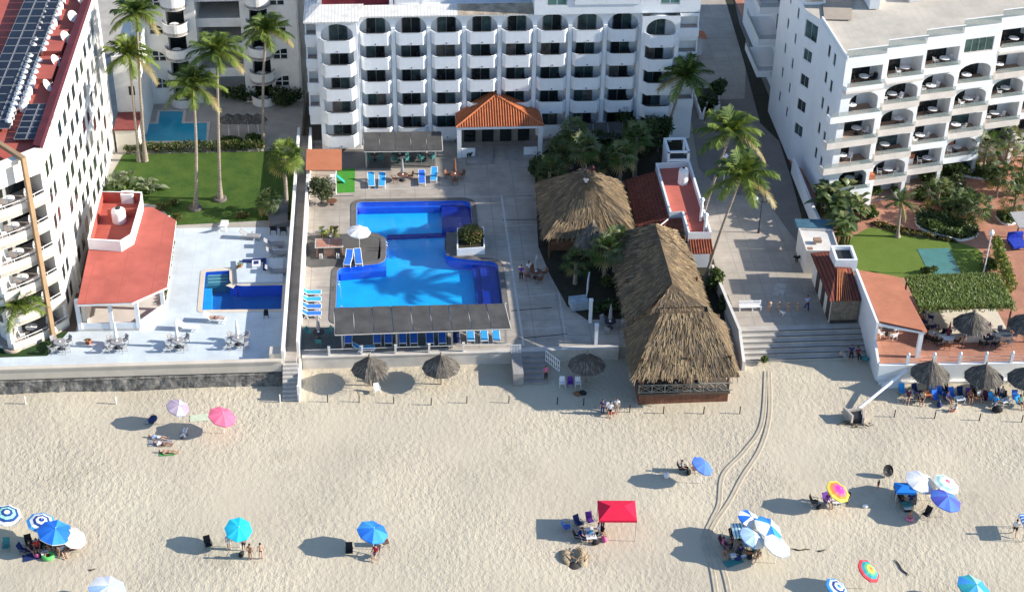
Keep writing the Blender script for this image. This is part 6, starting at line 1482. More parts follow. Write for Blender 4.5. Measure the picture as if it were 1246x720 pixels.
# white parasol by the counter, stone shower block, white lattice bits on the deck
# beach parasols
def umbrella(label,px,py,R,cols,tilt=20,taz=-10,h=2.0,ring=None,group='beach parasols',rim=None,zb=None,rot0=0.,n=8,flat=.30,pole=True):
    """cols: material names per gore (cycled) or rings from centre"""
    p=at(px,py,SZ+h*.93 if zb is None else zb+h*.93); zb=(SH(p.x,p.y) if zb is None else zb)
    t=R_(tilt); ax=Vector((math.cos(R_(taz))*math.sin(t),math.sin(R_(taz))*math.sin(t),math.cos(t)))
    base=Vector((p.x-ax.x*.25,p.y-ax.y*.25,zb)); hub=Vector((base.x,base.y,zb+h-.15))
    T=thing('beach_parasol',tuple(base),label,'parasol',group)
    q=MB(); q.tube([base-Vector((0,0,.02)),hub],.022,6); q.tube([hub,hub+ax*.28],.02,6); q.build('pole',whitepaint,T)
    e1=ax.cross(Vector((0,1,0))).normalized(); e2=ax.cross(e1); cen=hub+ax*.28
    mats=[]; q=MB()
    def mi(m):
        if m not in mats: mats.append(m)
        return mats.index(m)
    rr=[0,.2,.4,.6,.8,1.0]; 
    def pt(r,k,drop=0,outer=True): 
        a=2*math.pi*k/n+rot0
        return cen+(e1*math.cos(a)+e2*math.sin(a))*R*r-ax*(flat*R*(r**1.6)+drop)
    for k in range(n):
        for j in range(5):
            m=cols[(j if ring else k)%len(cols)]
            mid=lambda r:(pt(r,k)+pt(r,k+1))/2-ax*(.045*R*r)*0.8
            a0,a1,b0,b1=pt(rr[j],k),pt(rr[j],k+1),pt(rr[j+1],k),pt(rr[j+1],k+1)
            m0,m1=mid(rr[j]),mid(rr[j+1])
            if j==0: q.add([a0,b0,m1,b1],[(0,1,2),(0,2,3)],mi(m))
            else: q.add([a0,b0,m1,b1,a1,m0],[(0,1,2,5),(5,2,3,4)],mi(m))
        m=rim or (cols[-1] if ring else cols[k%len(cols)])
        a,b=pt(1,k),pt(1,k+1); mm=(a+b)/2-ax*.036*R
        q.add([a,mm,b,b-ax*.09,mm-ax*.09,a-ax*.09],[(0,5,4,1),(1,4,3,2)],mi(m))
    q.build('canopy',mats,T)
    q=MB(); q.tube([cen,cen+ax*.12],.025,6); q.build('finial',whitepaint,T)
    q=MB()
    for k in range(n): q.tube([cen-ax*.5,pt(.6,k)-ax*.02],.008,3,cap=False)
    q.build('ribs',CW['grey'],T)
    return T
def um(n,c): 
    return leafmat('parasol_'+n,c,tuple(x*.84 for x in c),.75,.2,.10,1.4)
uw=um('white',(.76,.77,.80)); ub=um('blue',(.02,.16,.66)); ulb=um('sky',(.05,.30,.72)); ucy=um('cyan',(.02,.50,.74)); unv=um('navy',(.02,.07,.26)); upk=um('pink',(.75,.16,.28)); uper=um('periwinkle',(.09,.20,.66)); ulil=um('lilac',(.50,.55,.78)); upal=um('pale_blue',(.36,.52,.80)); umau=um('mauve',(.36,.30,.40)); ured=um('red',(.66,.06,.08)); uye=um('yellow',(.75,.62,.10)); ugr=um('green',(.10,.42,.25)); uor=um('orange',(.75,.26,.06)); umag=um('magenta',(.70,.05,.36)); ute=um('teal',(.03,.30,.38)); umint=um('mint',(.32,.66,.60)); uind=um('indigo',(.08,.10,.48))
umbrella('white open parasol over the blue lounger pair beside the large pool',437,281,1.15,[uw],6,h=2.3,zb=0.03,group='parasols')
umbrella('greyish purple checked parasol above two sunbathers, left part of the beach',218,495,1.0,[umau,umau,ulil],22)
umbrella('rose pink parasol on the left part of the beach',272,505,1.2,[upk],20,rot0=.3)
umbrella('blue and white ringed parasol cut by the left picture edge',9,625,1.15,[uw,unv,umint,unv,uw],14,ring=True)
umbrella('blue and white ringed parasol behind the bright blue one',51,634,1.1,[unv,uw,unv,uw,ulb],14,ring=True,rim=uw)
umbrella('bright blue parasol with a white rim above the left beach group',68,645,1.35,[ub,ub,ulb],14,rim=uw)
umbrella('white parasol with red dots partly behind the bright blue one',91,652,1.05,[um('rose_white',(.78,.55,.52)),uw],30,h=1.35)
umbrella('pale lilac parasol cut by the bottom picture edge',132,713,1.4,[upal,ulil,ulil,uw],16)
umbrella('plain cyan parasol above four bathers',291,645,1.05,[ucy],24,taz=-60)
umbrella('medium blue parasol above a bather in a red top',455,645,1.22,[ub,ub,ulb,ulb],18)
umbrella('periwinkle blue parasol between the restaurant and the red canopy',857,566,.98,[uper],30)
umbrella('white and blue parasol at the far left of the overlapping cluster',914,631,1.0,[ub,uw,uw],24)
umbrella('white and blue parasol in the middle of the overlapping cluster',937,641,1.2,[uw,ub,ulb,uw],24,rot0=.4)
umbrella('pale blue parasol nearest the bathers of the overlapping cluster',918,653,1.1,[upal,upal,uw],24)
umbrella('white and pale blue parasol at the right of the overlapping cluster',948,662,1.15,[uw,uw,upal],24,rot0=.2)
umbrella('magenta parasol with a rainbow rim',1022,597,1.05,[umag,umag,upk,uor,uye],26,ring=True,taz=-25)
umbrella('large white and lilac parasol of the right beach group',1123,584,1.35,[uw,uw,ulil,uw],16)
umbrella('white, teal and rose parasol behind the indigo one',1153,587,1.12,[upk,uw,uw,umint,uw],18,ring=True)
umbrella('indigo blue parasol of the right beach group',1153,606,1.3,[uind,uper,uper],16)
umbrella('rainbow ringed parasol with an orange centre near the bottom edge',1060,693,1.0,[uor,uye,ugr,ute,ured],32,taz=-20,ring=True)
umbrella('blue and white ringed parasol cut by the bottom edge',1021,714,.98,[ulb,uw,unv,uw,ulb],26,ring=True)
umbrella('teal panelled parasol at the bottom right',1188,712,1.35,[ute,ulb,umint],18)
# square canopies
def popup(label,cpx,cpy,sx,sy,rot,h,m,rise=.45,poles=True,tx=0,ty=0,name='beach_canopy'):
    c=at(cpx,cpy,SZ+h); z0=SH(c.x,c.y); T=thing(name,(c.x,c.y,z0),label,'canopy')
    cs,sn=math.cos(rot),math.sin(rot)
    def w(u,v,z): return Vector((c.x+u*cs-v*sn,c.y+u*sn+v*cs,z0+z+tx*u+ty*v))
    k=[w(-sx/2,-sy/2,h),w(sx/2,-sy/2,h),w(sx/2,sy/2,h),w(-sx/2,sy/2,h)]; a,b=w(-sx*.18,0,h+rise),w(sx*.18,0,h+rise)
    q=MB(); q.add(k+[a,b],[(0,1,5,4),(1,2,5),(2,3,4,5),(3,0,4)])
    d=Vector((0,0,.2))
    for i in range(4): q.add([k[i],k[(i+1)%4],k[(i+1)%4]-d,k[i]-d],[(0,3,2,1)])
    q.build('fabric',m,T)
    for i in range(4): 
        u,v=[(-1,-1),(1,-1),(1,1),(-1,1)][i]; p=w(u*sx*.48,v*sy*.48,0); q=MB(); q.tube([(p.x,p.y,z0-.03),k[i]*.97+Vector((c.x,c.y,k[i].z))*.03],.025,5); q.build('leg',CW['grey'],T)
popup('bright red pop-up canopy with a hipped top on the open sand',751,620,2.9,2.3,-.06,2.1,um('scarlet',(.75,.02,.07)))
popup('small bright blue square canopy of the right beach group',1102,592,1.6,1.2,-.1,1.75,um('azure',(.02,.22,.72)),.2)
popup('small blue striped awning cut by the right picture edge',1254,632,1.3,1.6,0,1.5,mat('striped_blue_cloth',(.75,.8,.85),.8,.05,2,stripe=('Y',3.,(.03,.2,.6),.6)),.1)
popup('small square awning in blue and white stripes beside the overlapping parasols',901,644,1.2,1.5,.0,1.6,mat('striped_teal_cloth',(.78,.8,.78),.8,.05,2,stripe=('X',4.,(.05,.35,.45),.45)),.1)
# beach chairs, tables, coolers
def bchair_mk():
    T=emptyT('folding_chair','beach chair'); m=CW['black']
    q=MB(); q.add([(-.26,-.25,.36),(.26,-.25,.36),(.26,.2,.30),(-.26,.2,.30),(-.26,-.25,.34),(.26,-.25,.34),(.26,.2,.28),(-.26,.2,.28)],[(0,1,2,3),(7,6,5,4),(0,4,5,1),(1,5,6,2),(3,2,6,7),(0,3,7,4)]); q.build('seat',m,T)
    q=MB(); q.add([(-.26,.2,.30),(.26,.2,.30),(.26,.48,.88),(-.26,.48,.88),(-.26,.22,.29),(.26,.22,.29),(.26,.5,.87),(-.26,.5,.87)],[(0,1,2,3),(7,6,5,4),(1,5,6,2),(0,3,7,4),(2,6,7,3)]); q.build('backrest',m,T)
    for s in (-.28,.28):
        q=MB(); q.tube([(s,-.3,0),(s,.22,.55)],.016,5); q.tube([(s,.38,0),(s,-.22,.52)],.016,5); q.tube([(s,-.26,.55),(s,.3,.56)],.022,5); q.build('side_frame',mat('chair_metal',(.16,.16,.17),.4,.1,2),T)
    return T
def bchair(px,py,rot,lb,c='black',z=None):
    p=at(px,py,SZ if z is None else z); place('bchair',bchair_mk,(p.x,p.y,SH(p.x,p.y) if z is None else z),rot,lb,'folding beach chairs',1,{CW['black']:CW[c]} if c!='black' else None)
def btable_mk():
    T=emptyT('beach_table','table')
    q=MB(); q.box(-.4,.4,-.3,.3,.52,.56); q.build('table_top',CW['white'],T)
    for sx in (-1,1):
        for sy in (-1,1): q=MB(); q.tube([(sx*.36,sy*.26,0),(sx*.36,sy*.26,.52)],.02,5); q.build('leg',CW['white'],T)
    q=MB(); q.tube([(.1,.05,.561),(.1,.05,.74)],.035,7); q.tube([(-.15,-.08,.561),(-.15,-.08,.68)],.04,7); q.tube([(.22,-.12,.561),(.22,-.12,.80)],.03,7); q.build('bottles',mat('bottle_mix',(.10,.14,.10),.3,.4,6),T)
    return T
def btable(px,py,rot,lb,c='white'):
    p=at(px,py,SZ); place('btable',btable_mk,(p.x,p.y,SH(p.x,p.y)),rot,lb,'small beach tables',1,{CW['white']:CW[c]} if c!='white' else None)
def cooler_mk():
    T=emptyT('cool_box','cool box')
    q=MB(); q.add([(-.24,-.15,0),(.24,-.15,0),(.24,.15,0),(-.24,.15,0),(-.27,-.18,.30),(.27,-.18,.30),(.27,.18,.30),(-.27,.18,.30)],[(3,2,1,0),(4,5,6,7),(0,1,5,4),(1,2,6,5),(2,3,7,6),(3,0,4,7)]); q.build('body',CW['blue'],T)
    q=MB(); q.box(-.28,.28,-.19,.19,.302,.37); q.build('lid',CW['white'],T); q=MB(); q.tube([(-.29,0,.2),(-.31,0,.42),(.31,0,.42),(.29,0,.2)],.015,5); q.build('handle',CW['white'],T); return T
def cooler(px,py,rot,lb,c='blue'):
    p=at(px,py,SZ); place('cooler',cooler_mk,(p.x,p.y,SH(p.x,p.y)),rot,lb,'cool boxes',1,{CW['blue']:CW[c]} if c!='blue' else None)
def bag_mk():
    T=emptyT('beach_bag','bag')
    q=MB(); q.lathe((0,0,0),[(.18,0),(.27,.08),(.26,.22),(.16,.34),(.08,.38)],10,sq=(1.2,.75)); q.build('sack',CW['black'],T)
    q=MB(); q.tube([(-.13,0,.3),(-.1,0,.5),(.1,0,.5),(.13,0,.3)],.018,5); q.build('strap',CW['grey'],T); return T
def bag(px,py,lb,c='black',s=1.,z=None):
    p=at(px,py,SZ if z is None else z); place('bag',bag_mk,(p.x,p.y,(SH(p.x,p.y) if z is None else z)),rnd(0,3),lb,'beach bags',s,{CW['black']:CW[c]} if c!='black' else None)
# ---------------------------------------------------------------- people
skinm=mat('skin_tan',(.36,.19,.12),.6,.08,4); skinl=mat('skin_light',(.50,.31,.22),.6,.06,4); skind=mat('skin_brown',(.20,.10,.06),.6,.08,4)
hairm=mat('dark_hair',(.02,.014,.01),.6,.2,6); eyem=mat('eye_dark',(.01,.01,.01),.3)
DG=None
POSE={}
def pose(kind):
    """joint positions, person faces -Y"""
    J={}
    if kind in('stand','walk'):
        J=dict(pel=(0,0,.93),ch=(0,.0,1.22),ne=(0,0,1.44),he=(0,-.015,1.585),sL=(.175,0,1.38),eL=(.235,.02,1.11),wL=(.245,-.05,.88),hL=(.09,0,.88),kL=(.1,-.02,.49),aL=(.1,.02,.08),tL=(.11,-.14,.035))
        for k in list(J):
            if k[1]=='L' : J[k[0]+'R']=(-J[k][0],)+J[k][1:]
        if kind=='walk': J.update(kL=(.1,-.16,.5),aL=(.1,-.28,.09),tL=(.1,-.43,.06),kR=(-.1,.06,.49),aR=(-.1,.33,.14),tR=(-.1,.26,.035),eL=(.24,.12,1.12),wL=(.24,.16,.9),eR=(-.24,-.06,1.12),wR=(-.22,-.24,.95))
    elif kind=='sit':     # on a chair, seat .42
        J=dict(pel=(0,0,.50),ch=(0,.06,.80),ne=(0,.09,1.02),he=(0,.06,1.165),sL=(.175,.08,.96),eL=(.24,.0,.70),wL=(.2,-.22,.60),hL=(.09,-.03,.47),kL=(.12,-.43,.46),aL=(.12,-.46,.09),tL=(.13,-.62,.035))
    elif kind=='ground':  # on the sand, knees up
        J=dict(pel=(0,0,.14),ch=(0,.12,.42),ne=(0,.14,.63),he=(0,.09,.77),sL=(.175,.13,.57),eL=(.25,-.05,.38),wL=(.17,-.27,.38),hL=(.09,-.06,.12),kL=(.13,-.40,.46),aL=(.12,-.68,.08),tL=(.13,-.83,.035))
    elif kind=='lie':     # on the back, head towards +Y
        J=dict(pel=(0,0,.13),ch=(0,.29,.14),ne=(0,.5,.16),he=(0,.66,.19),sL=(.175,.45,.13),eL=(.28,.2,.08),wL=(.27,-.04,.07),hL=(.09,-.06,.12),kL=(.12,-.45,.20),aL=(.12,-.85,.07),tL=(.14,-.9,.2))
    for k in list(J):
        if k[1]=='L' and k[0]+'R' not in J: J[k[0]+'R']=(-J[k][0],)+J[k][1:]
    return {k:Vector(v) for k,v in J.items()}
RAD=dict(pel=.135,ch=.135,ne=.055,he=.098,sL=.062,eL=.043,wL=.03,hL=.088,kL=.058,aL=.04,tL=.034,haL=.036)
def figure_mesh(kind):
    J=pose(kind)
    for s in 'LR':
        d=(J['w'+s]-J['e'+s]).normalized(); J['ha'+s]=J['w'+s]+d*.075
    names=list(J); idx={k:i for i,k in enumerate(names)}
    E=[('pel','ch'),('ch','ne'),('ne','he')]
    for s in 'LR': E+=[('ch','s'+s),('s'+s,'e'+s),('e'+s,'w'+s),('w'+s,'ha'+s),('pel','h'+s),('h'+s,'k'+s),('k'+s,'a'+s),('a'+s,'t'+s)]
    me=bpy.data.meshes.new('figure'); me.from_pydata([tuple(J[k]) for k in names],[(idx[a],idx[b]) for a,b in E],[])
    o=bpy.data.objects.new('figure_tmp',me); COL.objects.link(o)
    md=o.modifiers.new('skin','SKIN'); md.use_smooth_shade=True
    sk_=me.skin_vertices[0].data
    for k in names:
        r=RAD.get(k) or RAD.get(k[:-1]+'L'); f=1.
        sk_[idx[k]].radius=(r,r*(.72 if k in('pel','ch') else 1.)); 
        sk_[idx[k]].use_root=(k=='pel')
    sb=o.modifiers.new('sub','SUBSURF'); sb.levels=1
    bpy.context.view_layer.update(); dg=bpy.context.evaluated_depsgraph_get()
    m2=bpy.data.meshes.new_from_object(o.evaluated_get(dg)); bpy.data.objects.remove(o)
    V=[v.co.copy() for v in m2.vertices]; F=[tuple(p.vertices) for p in m2.polygons]
    N=[p.normal.copy() for p in m2.polygons]; VN=[v.normal.copy() for v in m2.vertices]
    return J,E,V,F,VN
def seg(p,a,b):
    d=b-a; t=max(0,min(1,(p-a).dot(d)/max(1e-9,d.dot(d)))); return (p-(a+d*t)).length,t
def person_proto(kind,top,bottom):
    """top: shirt / bikini / none ; bottom: shorts / trousers / brief"""
    if kind not in POSE: POSE[kind]=figure_mesh(kind)
    J,E,V,F,VN=POSE[kind]
    T=thing('person',(0,0,0),'','person'); WORLD[T.name]=Vector((0,0,0))
    q=MB(); q.add(V,F,0,True)
    he=J['he']; up=(he-J['ne']).normalized(); fw=Vector((0,-1,0)) if kind!='lie' else Vector((0,0,1))
    fw=(fw-up*fw.dot(up)).normalized(); sd=up.cross(fw)
    hb=MB(); 
    q.ball(he+up*.0,.098,10,7,0,(.82,1.,1.2))
    q.add([he+fw*.095+up*.02,he+fw*.095-up*.03+sd*.018,he+fw*.095-up*.03-sd*.018,he+fw*.122-up*.025],[(0,1,3),(0,3,2),(1,2,3)],0)
    for s in (-1,1):
        q.ball(he+fw*.088+sd*.035*s+up*.012,.011,6,4,1); q.ball(he+sd*.083*s,.024,6,4,0)
    q.box(0,0,0,0,0,0) if False else None
    m_=he+fw*.092-up*.048; q.add([m_-sd*.025,m_+sd*.025,m_+sd*.02-up*.012,m_-sd*.02-up*.012],[(0,1,2,3)],1)
    for s in 'LR':
        h=J['ha'+s]; d=(h-J['w'+s]).normalized(); a=d.cross(Vector((1,0,0))).normalized(); 
        for i,(o,l) in enumerate(((-.026,.062),(-.009,.075),(.009,.07),(.026,.055))):
            q.tube([h-d*.01+a*o,h+d*l*.55+a*o*1.15,h+d*l+a*o*1.1+Vector((0,-.012,0))],[.010,.009,.006],5,0)
        q.tube([h-d*.045+a*.025,h-d*.015+a*.055,h+d*.02+a*.06],[.012,.010,.007],5,0)
    q.build('body',[skinm,eyem],T)
    hb.ball(he+up*.022-fw*.016,.105,10,6,0,(.88,.98,1.12)); hv=[Vector(v) for v in hb.v]; keep=[f for f in hb.f if not all(((hv[i]-he).dot(fw)>.035 and (hv[i]-he).dot(up)<.075) for i in f)]
    hb.f=keep; hb.m=[0]*len(keep); hb.sm=[True]*len(keep); hb.build('hair',hairm,T)
    def region(v):
        best=None
        for a,b in E:
            d,t=seg(v,J[a],J[b]); 
            if best is None or d<best[0]: best=(d,a,b,t)
        return best
    reg=[region(v) for v in V]
    def part(name,test,off,m):
        fs=[f for f in F if all(test(reg[i],V[i]) for i in f)]
        if not fs: return
        used=sorted({i for f in fs for i in f}); mp={i:k for k,i in enumerate(used)}
        c=MB(); c.add([V[i]+VN[i]*off for i in used],[tuple(mp[i] for i in f) for f in fs],0,True); c.build(name,m,T)
    def isb(r,a,b): return r[1]==a and r[2]==b
    tor=lambda r:(isb(r,'pel','ch')) or (r[1]=='ch' and r[2][0]=='s') or (isb(r,'ch','ne') and r[3]<.8)
    slv=lambda r:r[1][0]=='s' and r[2][0]=='e' and r[3]<.65
    hip=lambda r:(r[1]=='pel' and r[2][0]=='h') or (isb(r,'pel','ch') and r[3]<.25)
    th=lambda r,t:(r[1][0]=='h' and r[2][0]=='k' and r[3]<t)
    if top=='shirt': part('shirt',lambda r,v:tor(r) or slv(r),.016,CW['white'])
    if top=='bikini': part('bikini_top',lambda r,v:isb(r,'pel','ch') and r[3]>.72 or (r[1]=='ch' and r[2][0]=='s' and r[3]<.5),.012,CW['white'])
    if bottom=='shorts': part('shorts',lambda r,v:hip(r) or th(r,.7),.018,CW['navy'])
    if bottom=='trousers': part('trousers',lambda r,v:hip(r) or th(r,2) or (r[1][0]=='k' and r[3]<.85),.016,CW['navy'])
    if bottom=='brief': part('swim_brief',lambda r,v:hip(r) or th(r,.12),.012,CW['navy'])
    return T
def person(label,px,py,kind,rot=0.,top='shirt',bottom='shorts',tc='white',bc='navy',skin=None,z=None,sc=1.,dz=0.,grp=None):
    p=at(px,py,SZ if z is None else z); zz=(SH(p.x,p.y) if z is None else z)+dz
    sw={}
    if tc!='white': sw[CW['white']]=CW[tc]
    if bc!='navy': sw[CW['navy']]=CW[bc]
    if skin: sw[skinm]=skin
    return place(('person',kind,top,bottom),lambda:person_proto(kind,top,bottom),(p.x,p.y,zz),rot,label,grp,sc,sw or None)
# ================================================================= BEACH GROUPS (heads face -Y at rotation 0)
BG='people on the beach'
# group under the purple and pink parasols
bag(186,512,'heap of dark bags lying in shade left of the purple parasol','navy',1.5); bag(180,514,'smaller grey bag beside the dark heap near the purple parasol','grey',1.)
person('sunbather lying in white in the shade of the pink parasol',224,528,'lie',R_(170),'shirt','trousers','white','white',grp=BG)
person('sunbather lying with a light blue top, nearest the purple parasol shade',192,533,'lie',R_(75),'shirt','shorts','paleblue','white',skinl,grp=BG)
person('sunbather lying in a white top, middle of the three in a row',198,541,'lie',R_(80),'shirt','brief','white','navy',skinm,grp=BG)
person('sunbather lying on a green cushion, nearest the sea of the three',205,551,'lie',R_(85),'bikini','brief','green','brown',skinl,grp=BG)
def towel(label,px,py,sx,sy,rot,c):
    p=at(px,py,SZ); q=MB(); n=8; vs=[]
    for j in range(n+1):
        for i in range(n+1):
            u,v=(i/n-.5)*sx,(j/n-.5)*sy; x=p.x+u*math.cos(rot)-v*math.sin(rot); y=p.y+u*math.sin(rot)+v*math.cos(rot); vs.append((x,y,SH(x,y)+.03+.015*math.sin(i*2.1+j)))
    q.add(vs,[(j*(n+1)+i,j*(n+1)+i+1,(j+1)*(n+1)+i+1,(j+1)*(n+1)+i) for j in range(n) for i in range(n)],sm=True); tag(q.build('towel',c),label,'towel')
towel('pale green towel spread between the purple and pink parasols',243,508,1.6,.9,.1,cloth('mint',(.50,.56,.42))); towel('light grey towel under the row of three sunbathers',195,538,1.9,.9,.1,CW['grey']); towel('green towel under the sunbather nearest the sea',203,552,1.2,.6,.05,CW['green'])
# left group
for i,(x,y,r,c,lb) in enumerate(((36,664,20,'black','black folding chair at the left of the blue parasol group'),(50,668,-10,'black','black folding chair under the bright blue parasol'),(84,660,40,'navy','navy folding chair behind the bright blue parasol'),(92,664,60,'black','black folding chair at the right of the blue parasol group'),(8,668,0,'teal','teal folding chair at the left picture edge'))): bchair(x,y,R_(r),lb,c)
person('bather in a red top sitting under the bright blue parasol',46,670,'sit',R_(10),'shirt','shorts','red','black',grp=BG); person('bather sitting on the sand under the white-rimmed blue parasol',58,672,'ground',R_(-20),'bikini','brief','black','black',grp=BG)
person('child standing beside the green swim ring',72,677,'stand',R_(-40),'none','shorts','white','brown',sc=.68,grp=BG); person('bather in white seated behind the blue parasol pole',66,665,'sit',R_(0),'shirt','shorts','white','grey',grp=BG)
btable(62,668,.2,'small table under the bright blue parasol','black'); bag(45,676,'pink bag by the green swim ring','pink',.8); bag(38,668,'black bag against the leftmost black folding chair','black',1.2)
def ring(label,px,py,R,c):
    p=at(px,py,SZ); T=thing('swim_ring',(p.x,p.y,SH(p.x,p.y)),label,'swim ring'); q=MB(); r=R*.32; n=20; k=10; vs=[]
    for i in range(n):
        a=2*math.pi*i/n
        for j in range(k): b=2*math.pi*j/k; vs.append((p.x+(R-r+r*math.cos(b))*math.cos(a),p.y+(R-r+r*math.cos(b))*math.sin(a),SH(p.x,p.y)+r*.9+r*math.sin(b)))
    q.add(vs,[(i*k+j,((i+1)%n)*k+j,((i+1)%n)*k+(j+1)%k,i*k+(j+1)%k) for i in range(n) for j in range(k)],sm=True); q.build('tube',mat('ring_'+c,dict(green=(.12,.52,.12),pink=(.7,.2,.3))[c],.35,.1,3),T); q=MB(); q.tube([(p.x+R-.05,p.y-.05,SH(p.x,p.y)+r*1.85),(p.x+R-.05,p.y-.05,SH(p.x,p.y)+r*2.2)],.02,5); q.build('valve',CW['white'],T)
ring('green swim ring lying in front of the blue parasol group',59,677,.5,'green')
for i,(x,y,r,c,lb) in enumerate(((30,672,70,'navy','navy folding chair, outermost at the left of the blue parasol group'),(74,668,-30,'grey','grey folding chair at the front of the bright blue parasol'),(88,670,-60,'black','black folding chair in front of the red-dotted parasol'))): bchair(x,y,R_(r),lb,c)
person('person in black sitting left under the blue parasol group',38,672,'sit',R_(50),'shirt','shorts','black','navy',grp=BG); person('person in maroon seated in front of the red-dotted parasol',87,671,'sit',R_(-50),'shirt','shorts','maroon','black',grp=BG); person('bather kneeling in white beside the parasol group table',76,672,'ground',R_(30),'shirt','brief','white','black',skinl,grp=BG)
cooler(55,675,.4,'red cool box in front of the bright blue parasol','red'); bag(80,672,'grey bag at the front right of the bright blue parasol','grey',1.)
towel('dark towel in the shade of the blue parasol group',40,676,1.5,.8,.3,CW['navy'])
# cyan parasol
person('bather in a pale top under the left side of the cyan parasol',279,668,'stand',R_(15),'shirt','shorts','paleblue','white',skinl,sc=.9,grp=BG); person('bather in dark shorts right under the cyan parasol',297,670,'stand',R_(-10),'none','shorts','white','navy',grp=BG,sc=.9)
person('woman in a black swimsuit standing right of the cyan parasol, nearer it',305,681,'stand',R_(160),'bikini','brief','black','black',skinm,sc=.95,grp=BG); person('woman in a black swimsuit standing farthest right of the cyan parasol',318,680,'stand',R_(190),'bikini','brief','black','black',skinl,sc=.95,grp=BG)
bchair(254,667,R_(20),'dark folding chair standing in the shadow of the cyan parasol'); bag(294,676,'dark bag at the feet of the bathers under the cyan parasol')
# blue parasol
person('person in a red top sitting under the medium blue parasol',457,677,'sit',R_(-25),'shirt','shorts','red','grey',skinl,grp=BG); bchair(457,676,R_(-25),'grey folding chair under the medium blue parasol','grey'); bchair(425,674,R_(0),'black folding chair in the shadow of the medium blue parasol'); bchair(469,662,R_(100),'red-brown folding chair behind the medium blue parasol pole','brown')
# red canopy
for i,(x,y,r,c,lb) in enumerate(((718,636,15,'purple','purple folding chair closest to the red canopy'),(704,655,80,'black','black folding chair in the canopy shadow, left end'),(711,657,60,'navy','navy folding chair in the canopy shadow, middle'),(727,652,-60,'black','black folding chair at the right of the canopy group'),(690,643,90,'blue','blue folding chair alone in the red canopy shadow'),(704,639,30,'navy','navy folding chair farthest back in the red canopy shadow'))): bchair(x,y,R_(r),lb,c)
btable(719,657,.1,'white table in front of the red canopy group','white'); cooler(717,646,.2,'light blue cool box among the red canopy chairs','ltblue')
person('person in white sitting among the red canopy chairs',729,650,'sit',R_(60),'shirt','shorts','white','black',grp=BG); person('person in black standing beside the red canopy pole',733,642,'stand',R_(20),'shirt','trousers','black','black',sc=.9,grp=BG); person('person in a navy top sitting in the red canopy shadow',709,655,'sit',R_(70),'shirt','shorts','navy','navy',grp=BG)
bag(735,656,'bright pink bag at the edge of the red canopy group','pink',1.); bag(725,660,'black bag beside the white table of the red canopy group')
def sandpit():
    p=at(700,676,SZ); z=SH(p.x,p.y); T=thing('sand_pit',(p.x,p.y,z),'heaps of sand and driftwood planks around a dug hole below the red canopy','sand pit')
    r=np.random.RandomState(3)
    for (dx,dy,rx,ry,h) in ((-.75,.05,.55,1.0,.35),(.45,.0,.5,1.05,.5)):
        q=MB(); n=14; m=6; vs=[]
        for j in range(m+1):
            for i in range(n):
                a=2*math.pi*i/n; f=1-j/m; rr=f*(1+.18*r.randn()*.5); vs.append((p.x+dx+rx*rr*math.cos(a),p.y+dy+ry*rr*math.sin(a),z-.03+h*(1-f*f)+.02*r.randn()))
        q.add(vs,[(j*n+i,j*n+(i+1)%n,(j+1)*n+(i+1)%n,(j+1)*n+i) for j in range(m) for i in range(n)],sm=True); q.build('sand_heap',mat('damp_sand',(.30,.235,.155),.95,.2,3,.05,8),T)
    q=MB()
    for i in range(9): x,y=p.x+rnd(-.6,.9),p.y+rnd(-1.1,.9); a=rnd(0,3); q.tube([(x,y,z+.25),(x+.7*math.cos(a),y+.7*math.sin(a),z+.45)],[.05,.03],5)
    q.build('planks',mat('driftwood',(.26,.19,.12),.9,.3,3),T)
    q=MB(); q.lathe((p.x-.15,p.y-.9,z),[(.45,.0),(.3,.09),(.001,.10)],12); q.build('hole',mat('dark_pit_sand',(.05,.045,.04),.9),T)  # low raised dark disc drawn as the dug hole
sandpit()
# periwinkle parasol
person('person in grey sitting beside the periwinkle parasol',830,574,'sit',R_(80),'shirt','trousers','grey','black',grp=BG); bchair(830,573,R_(80),'dark folding chair left of the periwinkle parasol'); bchair(845,573,R_(95),'dark folding chair under the periwinkle parasol','brown'); bag(811,580,'white bag lying in the periwinkle parasol shadow','white',1.1); bag(838,576,'black bag between the two chairs by the periwinkle parasol')
# overlapping white cluster
for i,(x,y,r,c,lb) in enumerate(((881,664,60,'maroon','maroon folding chair at the left of the overlapping parasols'),(893,656,30,'black','black folding chair under the striped awning'),(905,660,0,'navy','navy folding chair below the overlapping parasols'),(918,670,-40,'teal','teal folding chair at the right end of the overlapping parasols'),(900,676,150,'black','black folding chair seen from behind, nearest the sea'))): bchair(x,y,R_(r),lb,c)
person('person in a pink top sitting at the left of the overlapping parasols',880,668,'sit',R_(60),'shirt','shorts','pink','navy',grp=BG); person('child sitting on the sand below the overlapping parasols',881,676,'ground',R_(10),'bikini','brief','pink','purple',sc=.8,grp=BG); person('person in purple seated under the overlapping parasols',898,660,'sit',R_(20),'shirt','shorts','purple','black',grp=BG); person('person in magenta seated under the pale blue parasol',907,662,'sit',R_(-15),'shirt','shorts','maroon','navy',grp=BG); person('person in green beside the white cool box',917,676,'sit',R_(-60),'shirt','trousers','teal','black',grp=BG); person('person in dark clothes standing under the striped awning',890,668,'stand',R_(30),'shirt','trousers','maroon','black',sc=.85,grp=BG)
cooler(904,677,.3,'pale blue cool box among the overlapping parasol group','paleblue'); cooler(893,679,.1,'white cool box at the seaward side of the overlapping parasol group','grey'); btable(909,668,.1,'small table under the pale blue parasol','paleblue'); bag(912,678,'black bag at the right of the overlapping parasol group')
for i,(x,y,r,c,lb) in enumerate(((888,668,90,'navy','navy folding chair facing the overlapping parasols from the left'),(910,676,170,'brown','brown folding chair seen from behind beside the black one'))): bchair(x,y,R_(r),lb,c)
